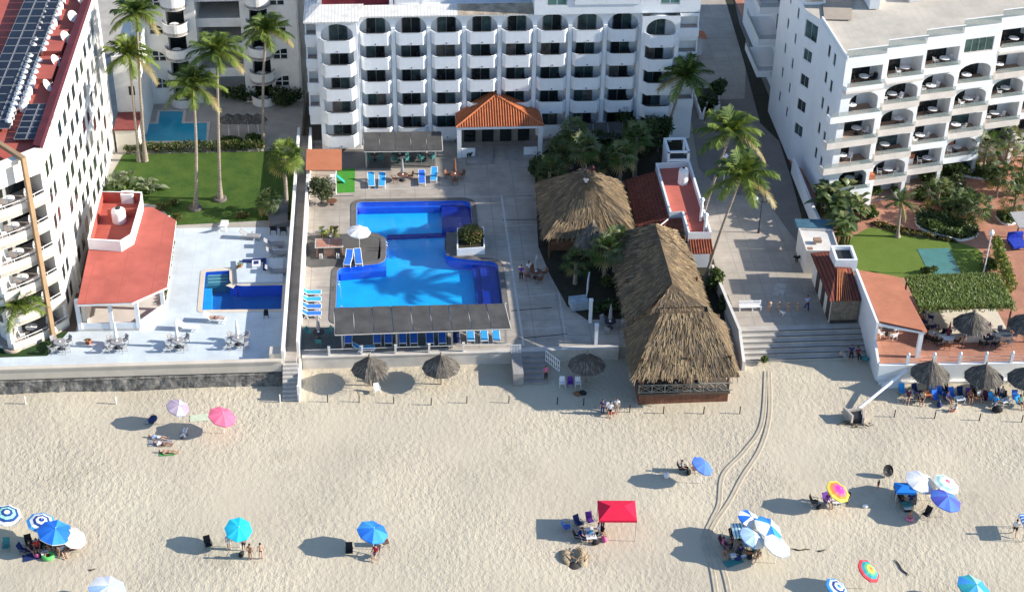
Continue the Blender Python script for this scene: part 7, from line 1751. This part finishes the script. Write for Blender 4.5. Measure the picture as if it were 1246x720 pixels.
person('person in navy sitting with their back to the sea by the overlapping parasols',900,676,'sit',R_(160),'shirt','shorts','navy','black',grp=BG); person('bather sitting on the sand at the right end of the overlapping parasols',922,678,'ground',R_(-40),'bikini','brief','navy','navy',skinl,grp=BG)
bag(897,680,'navy bag beside the white cool box of the overlapping parasols','navy',1.); towel('striped teal towel on the sand below the overlapping parasols',892,683,1.5,.8,.4,CW['teal'])
# magenta parasol
for i,(x,y,r,c,lb) in enumerate(((991,614,70,'black','black folding chair at the left of the magenta parasol'),(1006,613,20,'purple','purple folding chair beside the magenta parasol'),(1028,612,-30,'black','black folding chair right under the magenta parasol'))): bchair(x,y,R_(r),lb,c)
person('person in purple sitting beside the magenta parasol',1007,614,'sit',R_(20),'shirt','shorts','purple','white',grp=BG); btable(1017,615,.1,'white table below the magenta parasol'); bag(997,618,'black bag by the left chair of the magenta parasol')
# right group
for i,(x,y,r,c,lb) in enumerate(((1094,603,40,'black','black folding chair at the left of the blue square canopy'),(1098,613,20,'black','black folding chair below the blue square canopy'),(1110,614,-20,'navy','navy folding chair below the blue square canopy'),(1126,628,-50,'black','black folding chair standing apart in the sun below the indigo parasol'))): bchair(x,y,R_(r),lb,c)
person('person in black sitting left under the blue square canopy',1093,606,'sit',R_(40),'shirt','shorts','black','black',grp=BG); person('person in navy sitting right under the blue square canopy',1107,613,'sit',R_(-10),'shirt','shorts','navy','grey',grp=BG); person('toddler with a pink swim ring in front of the blue square canopy',1107,631,'stand',R_(10),'none','brief','white','maroon',sc=.58,grp=BG); person('child standing at the far edge of the large parasol shadow',1068,594,'stand',R_(30),'shirt','shorts','maroon','red',sc=.55,grp=BG); ring('pink swim ring by the toddler below the blue square canopy',1107,630,.33,'pink')
bag(1053,616,'white bag lying in the large parasol shadow','white',.8); cooler(1104,620,0,'dark cool box below the blue square canopy','black'); btable(1103,618,.1,'small table under the blue square canopy','teal')
def dark_bean():
    p=at(1079,579,SZ); T=thing('beach_pod',(p.x,p.y,SH(p.x,p.y)),'black round folding pod chair standing alone on the sand','beach chair'); z=SH(p.x,p.y); q=MB(); n=14
    ax=Vector((.3,-.75,.55)).normalized(); e1=ax.cross(Vector((0,0,1))).normalized(); e2=ax.cross(e1); c=Vector((p.x,p.y,z+.55)); vs=[c-ax*.18]
    for rr in (.25,.5): vs+=[c+ax*(-.18+.25*(rr/.5)**2)+e1*rr*math.cos(2*math.pi*j/n)+e2*rr*math.sin(2*math.pi*j/n) for j in range(n)]
    q.add(vs,[(0,1+j,1+(j+1)%n) for j in range(n)]+[(1+j,1+n+j,1+n+(j+1)%n,1+(j+1)%n) for j in range(n)],sm=True); q.build('seat_shell',CW['black'],T)
    for s in (-1,1): q=MB(); q.tube([c+e1*.3*s,(p.x-.3*s,p.y-.25,z)],.018,5); q.tube([c+e1*.3*s,(p.x+.3*s,p.y+.25,z)],.018,5); q.build('legs',CW['grey'],T)
dark_bean()
person('walking man in a white top and dark shorts near the right edge',1234,651,'walk',R_(160),'shirt','shorts','white','black',skinl,grp=BG)
# red and white group by the restaurant
person('person in a white and navy top standing left in the trio by the restaurant',733,503,'stand',R_(10),'shirt','trousers','navy','navy',sc=.95,grp=BG); person('person in white bending in the middle of the trio by the restaurant',742,503,'sit',R_(-10),'shirt','shorts','white','black',grp=BG); person('person in a pale top standing right in the trio by the restaurant',750,502,'stand',R_(-10),'shirt','shorts','white','beige',skinl,sc=.95,grp=BG); cooler(743,502,0,'red cool box among the trio by the restaurant','red'); bchair(742,502,0,'white folding chair among the trio by the restaurant','white')
bag(709,479,'black bag in the shade beside the thatched parasol pole','black',1.1); bag(702,480,'brown bag in the shade below the three plastic chairs','brown',1.)
person('person in pink standing on the shaded deck stairs',664,462,'stand',R_(20),'shirt','trousers','pink','black',z=-.8,sc=.9,grp=BG)
# right palapas: chairs, tables, people
for i,(x,y,r,c,lb) in enumerate(((1097,480,0,'ltblue','light blue beach chair at the foot of the slanting white pipe'),(1114,480,20,'navy','navy beach chair left under the first right palapa'),(1134,481,0,'ltblue','light blue beach chair under the first right palapa'),(1143,482,0,'blue','blue beach chair right under the first right palapa'),(1158,484,10,'blue','blue beach chair between the first two right palapas'),(1168,483,0,'navy','navy beach chair left under the second right palapa'),(1178,485,-10,'purple','purple beach chair under the second right palapa'),(1208,489,30,'ltblue','light blue beach chair right of the second right palapa'),(1222,488,0,'black','black beach chair left of the last palapa'),(1235,487,0,'blue','blue beach chair under the last palapa'),(1150,480,0,'black','black beach chair behind the first two right palapas'))): bchair(x,y,R_(r),lb,c)
for i,(x,y,c,lb) in enumerate(((1103,488,'beige','beige table near the slanting white pipe'),(1126,485,'orange','orange-topped table under the first right palapa'),(1167,490,'white','small white table between the first two right palapas'),(1189,487,'brown','brown table under the second right palapa'),(1222,492,'white','white table right of the second right palapa'))): btable(x,y,.1*i,lb,c)
person('woman in purple sitting under the first right palapa',1104,488,'sit',R_(-20),'shirt','shorts','maroon','purple',skinl,grp=BG); person('person in black standing behind the first right palapa',1147,478,'stand',R_(0),'shirt','trousers','black','black',grp=BG,sc=.9); person('person in white sitting beside the second right palapa table',1190,486,'sit',R_(30),'shirt','shorts','white','beige',skinl,grp=BG); person('person in blue leaning back right of the second right palapa',1210,494,'sit',R_(-40),'shirt','trousers','ltblue','grey',grp=BG); person('child in a red and white outfit sitting on the sand below the palapas',1161,500,'ground',R_(-80),'shirt','shorts','white','red',sc=.85,grp=BG); person('person in dark clothes seated under the second right palapa',1179,487,'sit',R_(0),'shirt','shorts','brown','black',grp=BG)
bag(1213,500,'large dark bag at the seaward side of the right palapas','black',1.5); bag(1143,494,'grey-blue bag under the first right palapa','navy',1.1)
bag(1108,480,'black bag between the first chairs by the slanting pipe','black')
for i,(x,y,r,c,lb) in enumerate(((1108,489,0,'grey','grey beach chair beside the beige table under the palapas'),(1120,489,-20,'black','black beach chair at the front of the first right palapa'),(1138,488,10,'blue','blue beach chair at the front right of the first right palapa'),(1152,489,30,'navy','navy beach chair in the gap between the first two right palapas'),(1184,480,0,'black','black beach chair behind the second right palapa pole'),(1197,488,-30,'maroon','maroon beach chair at the front of the second right palapa'),(1214,482,0,'navy','navy beach chair between the second and last right palapas'),(1240,493,20,'ltblue','light blue beach chair in front of the last palapa'))): bchair(x,y,R_(r),lb,c)
person('person in a pale top seated under the first right palapa',1121,490,'sit',R_(-20),'shirt','shorts','beige','black',grp=BG); person('person in navy seated in the gap between the first two right palapas',1152,490,'sit',R_(30),'shirt','shorts','navy','grey',grp=BG); person('person in teal seated in front of the last palapa',1240,494,'sit',R_(20),'shirt','shorts','teal','black',grp=BG); person('person in grey standing between the second and last right palapas',1217,486,'stand',R_(0),'shirt','trousers','grey','navy',grp=BG,sc=.9)
person('person in black seated at the dark table left of the thatched terrace parasol',1153,412,'sit',R_(-30),'shirt','trousers','black','black',z=GZ); person('person in maroon seated at the maroon parasol table on the terrace',1197,412,'sit',R_(30),'shirt','trousers','maroon','black',z=GZ); person('person in grey seated near the right edge of the terrace',1226,410,'sit',R_(-20),'shirt','shorts','grey','navy',z=GZ)
def ladder(lb,px,py,ang):
    p=at(px,py,0); T=thing('pool_ladder',(p.x,p.y,.05),lb,'pool ladder'); d=Vector((math.cos(ang),math.sin(ang),0)); n=Vector((-d.y,d.x,0)); m=mat('steel_tube',(.6,.6,.6),.25,.05,2,metal=.9)
    for s in (-.25,.25):
        q=MB(); q.tube([p+n*s-d*.35+Vector((0,0,.05)),p+n*s-d*.3+Vector((0,0,.7)),p+n*s+d*.05+Vector((0,0,.85)),p+n*s+d*.3+Vector((0,0,.6)),p+n*s+d*.32+Vector((0,0,-.9))],.03,6); q.build('rail',m,T)
    for k in range(3): q=MB(); q.tube([p+n*.25+d*.32+Vector((0,0,-.2-.25*k)),p-n*.25+d*.32+Vector((0,0,-.2-.25*k))],.025,6); q.build('rung',m,T)
ladder('steel ladder at the dark pad corner of the large pool',468,304,0.); ladder('steel ladder at the left side of the large pool',410,352,0.)
# terrace people
person('person in white beside the terrace rail, right of the thatched parasol',1173,419,'stand',R_(20),'shirt','shorts','white','grey',z=GZ,sc=.9); person('person in a dark top seated at the beige terrace table',1140,410,'sit',R_(30),'shirt','trousers','brown','beige',z=GZ)
# deck people
person('man in a white cap standing by the deck table near the pool',643,336,'stand',R_(20),'shirt','shorts','white','grey',z=deckz); person('person in black trousers standing beside the large pool corner',634,341,'stand',R_(0),'shirt','trousers','purple','black',z=deckz); person('person in white standing on the peak of the square thatched hut',713,226,'sit',R_(160),'shirt','trousers','white','black',z=6.25,dz=-.15); person('person in maroon crouching on the ridge of the square thatched hut',721,212,'sit',R_(200),'shirt','trousers','maroon','brown',z=6.35,dz=-.15)
person('sunbather lying on the pale lounger near the deep pool',262,391,'lie',R_(80),'none','brief','white','black',skinl,z=LZ,dz=.34)
# promenade
person('man in a pale shirt and jeans walking above the promenade stairs',981,378,'walk',R_(5),'shirt','trousers','paleblue','navy',z=0)
person('seated person in a dark top on the right of the promenade stairs',1043,436,'sit',R_(10),'shirt','trousers','maroon','black',z=-.85,grp='people on the promenade stairs'); person('seated person in navy lower on the promenade stairs',1035,434,'sit',R_(-10),'shirt','trousers','navy','black',z=-.75,grp='people on the promenade stairs'); bag(1052,438,'teal bag at the foot of the white house wall','teal',1.2,-1.); bag(1024,431,'beige sack on the promenade stairs','beige',1.,-.8); bag(1028,434,'pale grey sack on the promenade stairs','grey',1.,-.8)
def bench():
    p=at(912,377,0); T=thing('white_bench',(p.x,p.y,0),'long white bench across the promenade above the stairs','bench')
    x0,x1=at(899,377).x,at(926,377).x
    q=MB(); q.box(x0,x1,p.y-.25,p.y+.2,.42,.48); q.build('seat',CW['white'],T); q=MB(); q.box(x0,x1,p.y+.21,p.y+.27,.5,.62); q.box(x0,x1,p.y+.21,p.y+.27,.72,.85); q.build('backrest',CW['white'],T)
    for x in (x0+.05,(x0+x1)/2+.2,x1-.05): q=MB(); q.box(x-.05,x+.05,p.y-.2,p.y-.1,0,.419); q.box(x-.05,x+.05,p.y+.275,p.y+.33,0,.85); q.build('leg',CW['white'],T)
bench()
def bollard_mk():
    T=emptyT('bollard','bollard'); q=MB(); q.lathe((0,0,0),[(.2,0),(.2,.08),(.16,.12),(.15,.7),(.19,.74),(.19,.82),(.05,.9)],12); q.build('shaft',mat('terracotta_bollard',(.40,.27,.19),.8,.15,2),T); q=MB(); q.lathe((0,0,.42),[(.162,0),(.162,.1)],12); q.build('band',mat('pale_band',(.5,.42,.34)),T); return T
for i,x in enumerate((936,947.5,959,970)): place('bollard',bollard_mk,P2(x,377,0),0,['terracotta bollard next to the white bench','terracotta bollard second from the white bench','terracotta bollard third from the white bench','terracotta bollard nearest the walking man'][i],'bollards across the promenade')
q=MB(); q.prism(pxp([(944,345),(958,344.5),(953,360.5),(940,359)],0),.004,.012); struct('paving_inlay',q,mat('pale_inlay',(.55,.52,.47),.8,.2,1.5,col2=(.30,.27,.24)))
def dog(label,px,py,c,rot,sc=1.):
    p=at(px,py,0); T=thing('dog',(p.x,p.y,0),label,'dog'); WORLD[T.name]=Vector((0,0,0)); q=MB()
    J=[(0,-.28,.42),(0,0,.44),(0,.26,.42),(0,-.38,.55),(0,-.46,.60),(0,-.58,.57)]; 
    q.tube([(0,.30,.42),(0,.12,.40),(0,-.12,.40),(0,-.30,.44),(0,-.42,.56)],[.07,.105,.115,.12,.075],10); q.ball((0,-.47,.60),.085,8,6,sq=(.9,1.2,.95)); q.tube([(0,-.52,.59),(0,-.63,.56)],[.05,.03],8)
    for s in (-1,1):
        q.tube([(s*.07,-.26,.42),(s*.075,-.25,.22),(s*.075,-.27,.02)],[.055,.035,.028],7); q.tube([(s*.07,.24,.42),(s*.08,.18,.27),(s*.08,.30,.16),(s*.08,.27,.02)],[.075,.05,.03,.028],7); q.add([(s*.05,-.42,.67),(s*.09,-.44,.66),(s*.07,-.43,.75)],[(0,1,2)])
    q.tube([(0,.30,.44),(0,.42,.50),(0,.50,.60)],[.025,.02,.01],6); q.build('body',c,T); T.rotation_euler=(0,0,rot); T.scale=(sc,)*3
dog('black dog standing beside the white kiosk wall',972,318,CW['black'],R_(-60),1.3); dog('small white dog sitting among the bollards',951,383,CW['white'],R_(30),.8)
def lamp(label,px,py,h,heads,name='street_lamp'):
    p=at(px,py,GZ if px>1100 else 0); z=p.z; T=thing(name,tuple(p),label,'street lamp','street lamps')
    q=MB(); q.lathe(tuple(p),[(.14,0),(.12,.3),(.06,.5),(.05,h-.2)],8); q.build('pole',darkm if heads==2 else whitepaint,T)
    if heads==2:
        for s in (-1,1):
            q=MB(); q.tube([(p.x,p.y,z+h-.4),(p.x+s*.35,p.y,z+h-.45),(p.x+s*.6,p.y,z+h-.2)],.03,6); a=q.build('arm',darkm,T); q=MB(); q.ball((p.x+s*.6,p.y,z+h),.2,10,8); q.build('globe',mat('lamp_globe',(.7,.72,.74),.3,.03,2),a)
    else:
        q=MB(); q.lathe((p.x,p.y,z+h-.2),[(.05,0),(.26,.35),(.22,.5),(.05,.72)],6); q.build('lantern',whitepaint,T)
lamp('dark street lamp with two white globes on the promenade',923,283,3.9,2); lamp('white garden lamp post by the green covered pool',1196,336,4.6,1); lamp('thin white lamp post at the road behind the rooftop cabin',880,228,3.4,1)
def wpost(label,px,py,h,w=.14,name='white_post'):
    p=at(px,py,0); T=thing(name,(p.x,p.y,0),label,'post','white posts on the shaded deck'); q=MB(); q.box(p.x-w,p.x+w,p.y-w,p.y+w,0,h); q.build('shaft',white,T); q=MB(); q.box(p.x-w-.04,p.x+w+.04,p.y-w-.04,p.y+w+.04,h+.002,h+.09); q.build('cap',white,T)
wpost('white post near the shaded beach parasol stairs',725,418,2.0); wpost('white post at the corner of the dark lawn',718,392,2.4); 
def panelsign():
    p=at(714,368,0); T=thing('display_panel',(p.x,p.y,0),'slanted white display panel on the shaded lawn','panel'); q=MB(); q.add([(p.x-.1,p.y,.6),(p.x+.2,p.y+1.3,.6),(p.x+.25,p.y+1.3,2.5),(p.x-.05,p.y,2.5),(p.x-.02,p.y,.6),(p.x+.28,p.y+1.3,.6),(p.x+.33,p.y+1.3,2.5),(p.x+.03,p.y,2.5)],[(0,3,2,1),(4,5,6,7),(0,1,5,4),(3,7,6,2),(0,4,7,3),(1,2,6,5)]); q.build('board',white,T)
    for d in (0,1.3): q=MB(); q.tube([(p.x+.23*d,p.y+d,0),(p.x+.23*d,p.y+d,.6)],.05,6); q.build('leg',darkm,T)
    p=at(704,374,0); T=thing('cover_box',(p.x,p.y,0),'pale blue-grey covered box with a crumpled top on the shaded deck','box'); q=MB(); q.obox(p.x,p.y,.15,1.6,1.3,.1,.9); q.build('cover',mat('tarp_blue_grey',(.30,.36,.40),.6,.25,1.5,.08,2),T); q=MB(); q.obox(p.x,p.y,.15,1.3,1.0,0,.099); q.build('base',darkm,T)
panelsign()
# scooters on the road
def scooter_mk():
    T=emptyT('parked_scooter','scooter')
    for y in (-.55,.55):
        q=MB(); n=14; R=.24; r=.06; k=6; vs=[(r*math.sin(2*math.pi*j/k),y+(R-r+r*math.cos(2*math.pi*j/k))*math.cos(2*math.pi*i/n),R+(R-r+r*math.cos(2*math.pi*j/k))*math.sin(2*math.pi*i/n)) for i in range(n) for j in range(k)]
        q.add(vs,[(i*k+j,((i+1)%n)*k+j,((i+1)%n)*k+(j+1)%k,i*k+(j+1)%k) for i in range(n) for j in range(k)],sm=True); q.build('wheel',CW['black'],T)
    q=MB(); q.tube([(0,.55,.42),(0,.2,.50),(0,-.1,.34),(0,-.35,.36),(0,-.48,.8)],[.10,.16,.10,.11,.07],8); q.build('body',CW['navy'],T)
    q=MB(); q.tube([(0,.55,.62),(0,.05,.62)],[.10,.12],8); q.build('seat',CW['black'],T)
    q=MB(); q.tube([(-.32,-.40,.98),(0,-.48,.92),(.32,-.40,.98)],.025,6); q.tube([(0,-.48,.8),(0,-.48,.93)],.03,6); q.build('handlebar',darkm,T); return T
for i,(x,y,lb) in enumerate(((905,228,'dark scooter parked nearest the leaning palm on the road'),(912,229,'dark scooter in the middle of the parked row on the road'),(919,230,'dark scooter at the right end of the parked row on the road'))): place('scooter',scooter_mk,P2(x,y,.003),R_(20),lb,'parked scooters')
def road_planter():
    pts=pxp([(841,112),(873,112),(876,135),(868,137),(862,128),(856,146),(851,145)],0); c=np.mean(np.array(pts),0); T=thing('road_planter',(c[0],c[1],0),'low white-walled planting bed in the middle of the road by the hotel','planter'); q=MB(); q.prism(pts,0.003,.7,[offset(pts,-.2)]); q.build('kerb_wall',white2,T); q=MB(); q.flat(offset(pts,-.19),.5); q.build('soil',soil,T)
    q=MB(); leafbox(q,((c[0],c[1],.7),(1.3,1.4,.6)),350,.2,.5,0,'b',3,7); q.build('plants',dkg,T)
road_planter()
p=at(846,42,3.2); T=thing('roadside_awning',(p.x,p.y,0),'small orange tiled awning at the road end of the hotel','awning'); q=MB(); q.add([(p.x-.6,p.y-.8,3.3),(p.x+1.4,p.y-.6,2.8),(p.x+1.3,p.y+1.3,2.9),(p.x-.6,p.y+1.3,3.4)],[(0,1,2,3)]); q.build('tile_roof',mat('orange_barrel_tile',(.46,.15,.06)),T); q=MB(); q.box(p.x-.6,p.x+1.2,p.y+1.1,p.y+1.25,0,2.8); q.build('wall',white,T)
# slanting white pipe and catch box
a=at(1103,450,.35); b=at(1046,496,-.75); T=thing('drain_pipe',(b.x,b.y,-1.2),'long slanting white pipe from the white seawall to the concrete box on the sand','pipe'); q=MB(); q.tube([a,b],.13,10); q.build('tube',whitepaint,T); q=MB(); q.tube([b-(b-a).normalized()*.1,b+(b-a).normalized()*.12],.17,10); q.build('collar',whitepaint,T)
p=at(1037,513,SZ); z=SH(p.x,p.y); T=thing('catch_box',(p.x,p.y,z),'open concrete box with a dark hollow at the end of the slanting white pipe','concrete box'); q=MB(); q.obox(p.x-.35,p.y+.3,.35,.18,1.3,z-.2,z+.95); q.obox(p.x+.3,p.y+.85,.1,1.3,.18,z-.2,z+.75); q.obox(p.x+.95,p.y+.25,-.25,.18,1.2,z-.2,z+.7); q.build('shell',mat('rough_concrete',(.40,.36,.31),.95,.2,2,.04,6),T); q=MB(); q.obox(p.x+.3,p.y+.3,.1,1.05,.95,z-.1,z+.55); q.build('hollow',darkm,T); q=MB(); r=np.random.RandomState(4)  # dark block within the shell imitates the shade of its hollow
for i in range(60):
    c=Vector((p.x+.2+r.randn()*.6,p.y-.45+r.randn()*.22,z+.03)); d=r.uniform(0,3.1); q.tube([c,c+Vector((math.cos(d)*.35,math.sin(d)*.2,.1*r.rand()))],[.025,.01],4)
q.tube([(p.x-1.2,p.y-.35,z+.08),(p.x-.6,p.y-.1,z+.25),(p.x+.1,p.y-.45,z+.1)],[.05,.08,.05],6); q.build('debris',mat('dark_debris',(.10,.08,.05),.95,.4,3),T)
# fence posts in the sand
POSTS=[(31,491,1),(141,490,1),(340.5,488,1),(364,488,1),(398.6,489,0),(437,489,0),(479,490,0),(524.6,492,0),(568,490,0),(619,490,0),(678,491,0),(710,492,0),(766,501,0),(807,503,0),(856,503,0),(900,503,0),(1088,507,0),(1137,509,0),(1191.6,511,0),(1243,513,0)]
prev=None
for i,(x,y,w) in enumerate(POSTS):
    p=at(x,y,SZ); z=SH(p.x,p.y)
    def mk():
        q=MB(); q.tube([(0,0,-.1),(.02,0,.75)],.045,6); return tag(q.build('fence_post',mat('post_wood',(.17,.13,.10),.9,.2,3),origin=(0,0,0)),cat='fence post')
    nm='rope-line post in the sand, '+['below the dark stone wall at the far left','below the dark stone wall under the red pavilion','left foot of the walkway steps','right foot of the walkway steps','left of the first thatched parasol','below the first thatched parasol','between the first two thatched parasols','left below the second thatched parasol','right of the second thatched parasol','before the grey stair wall','below the deck stairs','below the shaded thatched parasol','beside the trio and red cool box','left below the restaurant boards','middle below the restaurant boards','right of the restaurant boards','below the first right palapa','between the first and second right palapas','below the second right palapa','below the last palapa'][i]
    place('fpost',mk,(p.x,p.y,z),0,nm,'posts of the beach rope line',(1.,1.,1.) if not w else (1.3,1.3,1.05),{mat('post_wood',(0,0,0)):white2} if w else None)
# tyre tracks
for pts in ([(932,452),(927,515),(906,548),(880,577),(875,612),(866,632),(856,658),(866,690),(872,725)],[(936,452),(936,505),(925,545),(903,580),(888,608),(870,635),(862,660),(879,690),(888,725)]):
    W3=[at(x,y,SZ) for x,y in pts]; q=MB(); S=[]
    for i in range(len(W3)-1):
        p0,p1,p2,p3=W3[max(i-1,0)],W3[i],W3[i+1],W3[min(i+2,len(W3)-1)]
        for t in np.linspace(0,1,10,endpoint=False):
            S.append(.5*((2*p1)+(p2-p0)*t+(2*p0-5*p1+4*p2-p3)*t*t+(3*p1-p0-3*p2+p3)*t**3))
    prof=[(-.26,-.03),(-.17,.06),(-.08,.03),(0,.03),(.08,.03),(.17,.06),(.26,-.03)]; vs=[]
    for i,p in enumerate(S):
        d=S[min(i+1,len(S)-1)]-S[max(i-1,0)]; n=Vector((-d.y,d.x,0)).normalized()
        for o,h in prof: c=p+n*o; vs.append((c.x,c.y,SH(c.x,c.y)+h))
    k=len(prof); q.add(vs,[(i*k+j,(i+1)*k+j,(i+1)*k+j+1,i*k+j+1)[::-1] for i in range(len(S)-1) for j in range(k-1)],sm=True); struct('tyre_track',q,mat('pressed_sand',(.43,.37,.28),.95,.12,2))
# sticks and weed on the sand
for i,(x,y,L,a,lb) in enumerate(((975,668,1.5,-.1,'dark driftwood stick right of the overlapping parasols'),(1000,669,.7,.1,'short dark stick on the sand, right of the longer one'),(1097,690,2.,1.9,'thin curved stick of dark weed near the rainbow parasol'),(250,497,.0,0,''),(112,692,.5,.1,'tiny dark twig on the sand right of the swim ring'))):
    if not lb: continue
    p=at(x,y,SZ); q=MB(); q.tube([(p.x+L*(t/6-.5)*math.cos(a)+.06*math.sin(t*1.7),p.y+L*(t/6-.5)*math.sin(a)+.08*math.cos(t*1.3),SH(p.x,p.y)+.05) for t in range(7)],[.02,.05,.06,.05,.06,.04,.015],5); tag(q.build('driftwood',mat('dark_debris',(.10,.08,.05))),lb,'driftwood')
# left terrace: white block with dark inlay, stone sofa, small table
T=thing('terrace_block',at(318,331,LZ),'raised white block with a dark inlay at the head of the deep pool','pool block'); q=MB(); pts=pxp([(287,318),(345,316),(344,345),(289,346)],LZ+.0); q.prism(pts,LZ+.035,LZ+.24); q.build('block',terrm,T); q=MB(); q.prism(pxp([(295,317),(324,315.5),(324,329),(320,329),(320,318.5),(295,320)],LZ+.24),LZ+.241,LZ+.40); q.build('inlay',CW['navy'],T); q=MB(); q.prism(pxp([(307,319.5),(317,319),(317,326),(307,326.5)],LZ+.24),LZ+.241,LZ+.5); q.build('box',white,T); q=MB(); q.prism(pxp([(309,320.5),(315,320),(315,324),(309,324.5)],LZ+.24),LZ+.503,LZ+.52); q.build('recess',CW['navy'],T)
T=thing('stone_bench',at(338,275,LZ),'grey stepped stone seat in the corner of the left terrace','stone bench'); q=MB(); q.prism(pxp([(326,262),(350,258),(351,275),(330,280)],LZ),LZ+.015,LZ+.5); q.build('lower_step',mat('grey_seat',(.20,.19,.18),.9,.2,1),T); q=MB(); q.prism(pxp([(331,254),(351,252),(351,262),(330,265)],LZ),LZ+.503,LZ+1.0); q.build('upper_step',mat('grey_seat',(.20,.19,.18)),T)
for i,(x,y,lb) in enumerate(((333,284,'dark wicker armchair left of the pair by the stone seat'),(345,285,'dark wicker armchair right of the pair by the stone seat'),(324,386,'dark low stool alone near the deep pool'))):
    place('chair',chair_mk,P2(x,y,LZ),R_(180) if i<2 else 0,lb,'dark terrace seats',1.25 if i<2 else .8,{CW['white']:CW['black']})
for (x,y,lb,c) in ((108,418,'potted brown plant on the left terrace near the round planter','x'),):
    b=at(x,y,LZ); t=broad(lb,b,.35,12,.5,.15,301,[hedgem[2],olive[0],olive[1]],'potted_plant',.15); q=MB(); q.lathe(tuple(b),[(.2,0),(.28,.4),(.25,.41),(.001,.36)],12); q.build('pot',terracotta,t)
# straw fringed canopy in the courtyard behind the left lawn
T=thing('straw_canopy',at(297,168,LZ),'row of straw fringes on white posts behind the left hedge','straw canopy'); 
for i,x in enumerate((277,289,301,313)):
    c=at(x,143,LZ+2.2); q=MB(); n=9
    for k in range(n): 
        a0,a1=2*math.pi*k/n,2*math.pi*(k+1)/n; A=Vector((c.x+1.05*math.cos(a0),c.y+1.05*math.sin(a0),LZ+1.9)); B=Vector((c.x+1.05*math.cos(a1),c.y+1.05*math.sin(a1),LZ+1.9)); thatch_face(q,[A,B,Vector((c.x,c.y,LZ+2.7)),Vector((c.x,c.y,LZ+2.7))],26,.5,.07,400+i*20+k,.08,.3,.6)
    q.build('fringe',greyth,T); q=MB(); q.tube([(c.x,c.y,LZ),(c.x,c.y,LZ+2.6)],.07,7); q.build('post',white2,T)
# things along the deck and hotel front
T=thing('blue_lounge',at(1237,300,GZ),'big blue cushioned lounge seat on the terracotta path','lounge seat'); c=at(1237,300,GZ); q=MB(); q.obox(c.x,c.y,.1,1.5,1.6,GZ+.3,GZ+.55); q.build('cushion',mat('royal_cushion',(.02,.05,.42),.8,.3,1.5,.05,4),T); q=MB(); q.obox(c.x,c.y+.85,.1,1.5,.3,GZ+.3,GZ+1.1); q.build('backrest',MATS['royal_cushion'],T)
for sx in (-.6,.6):
    for sy in (-.6,.6): q=MB(); q.box(c.x+sx-.05,c.x+sx+.05,c.y+sy-.05,c.y+sy+.05,GZ,GZ+.299); q.build('leg',darkm,T)
T=thing('slab_roof',at(1243,285,GZ),'grey flat slab roof on a dark post at the right picture edge','shelter'); q=MB(); q.prism(pxp([(1229,258),(1275,255),(1285,276),(1240,277)],2.8),2.68,2.8); q.build('slab',mat('grey_slab',(.34,.33,.32),.9,.1,1),T); p=at(1236,292,GZ); q=MB(); q.tube([(p.x,p.y,GZ),(p.x,p.y,2.67)],.07,7); q.build('post',darkm,T); p=at(1268,290,GZ); q=MB(); q.tube([(p.x,p.y,GZ),(p.x,p.y,2.67)],.07,7); q.build('post',darkm,T)
for (x,y,lb) in ((572,190,'potted shrub left of the entrance porch steps'),(650,187,'potted shrub right of the entrance porch steps'),(416,177,'orange-potted plant on the hotel tower terrace')):
    b=at(x,y,.0); t=broad(lb,b,.5,14,.7,.25,310+x,dkg,'potted_plant',.25); q=MB(); q.lathe(tuple(b),[(.25,0),(.35,.45),(.32,.46),(.001,.4)],12); q.build('pot',terracotta if x<500 else darkm,t)
T=thing('small_red_table',at(404,249,0),'low round red-brown table below the small grey-green tree','table'); c=at(404,249,0); q=MB(); q.lathe((c.x,c.y,.4),[(.5,0),(.55,.03),(.5,.06)],16); q.build('top',mat('brown_table',(0,0,0)),T); q=MB(); q.lathe((c.x,c.y,0),[(.25,0),(.06,.05),(.06,.4)],10); q.build('pedestal',darkm,T)
# drop the unused masters
for x in PEND:
    bpy.data.objects.remove(x)
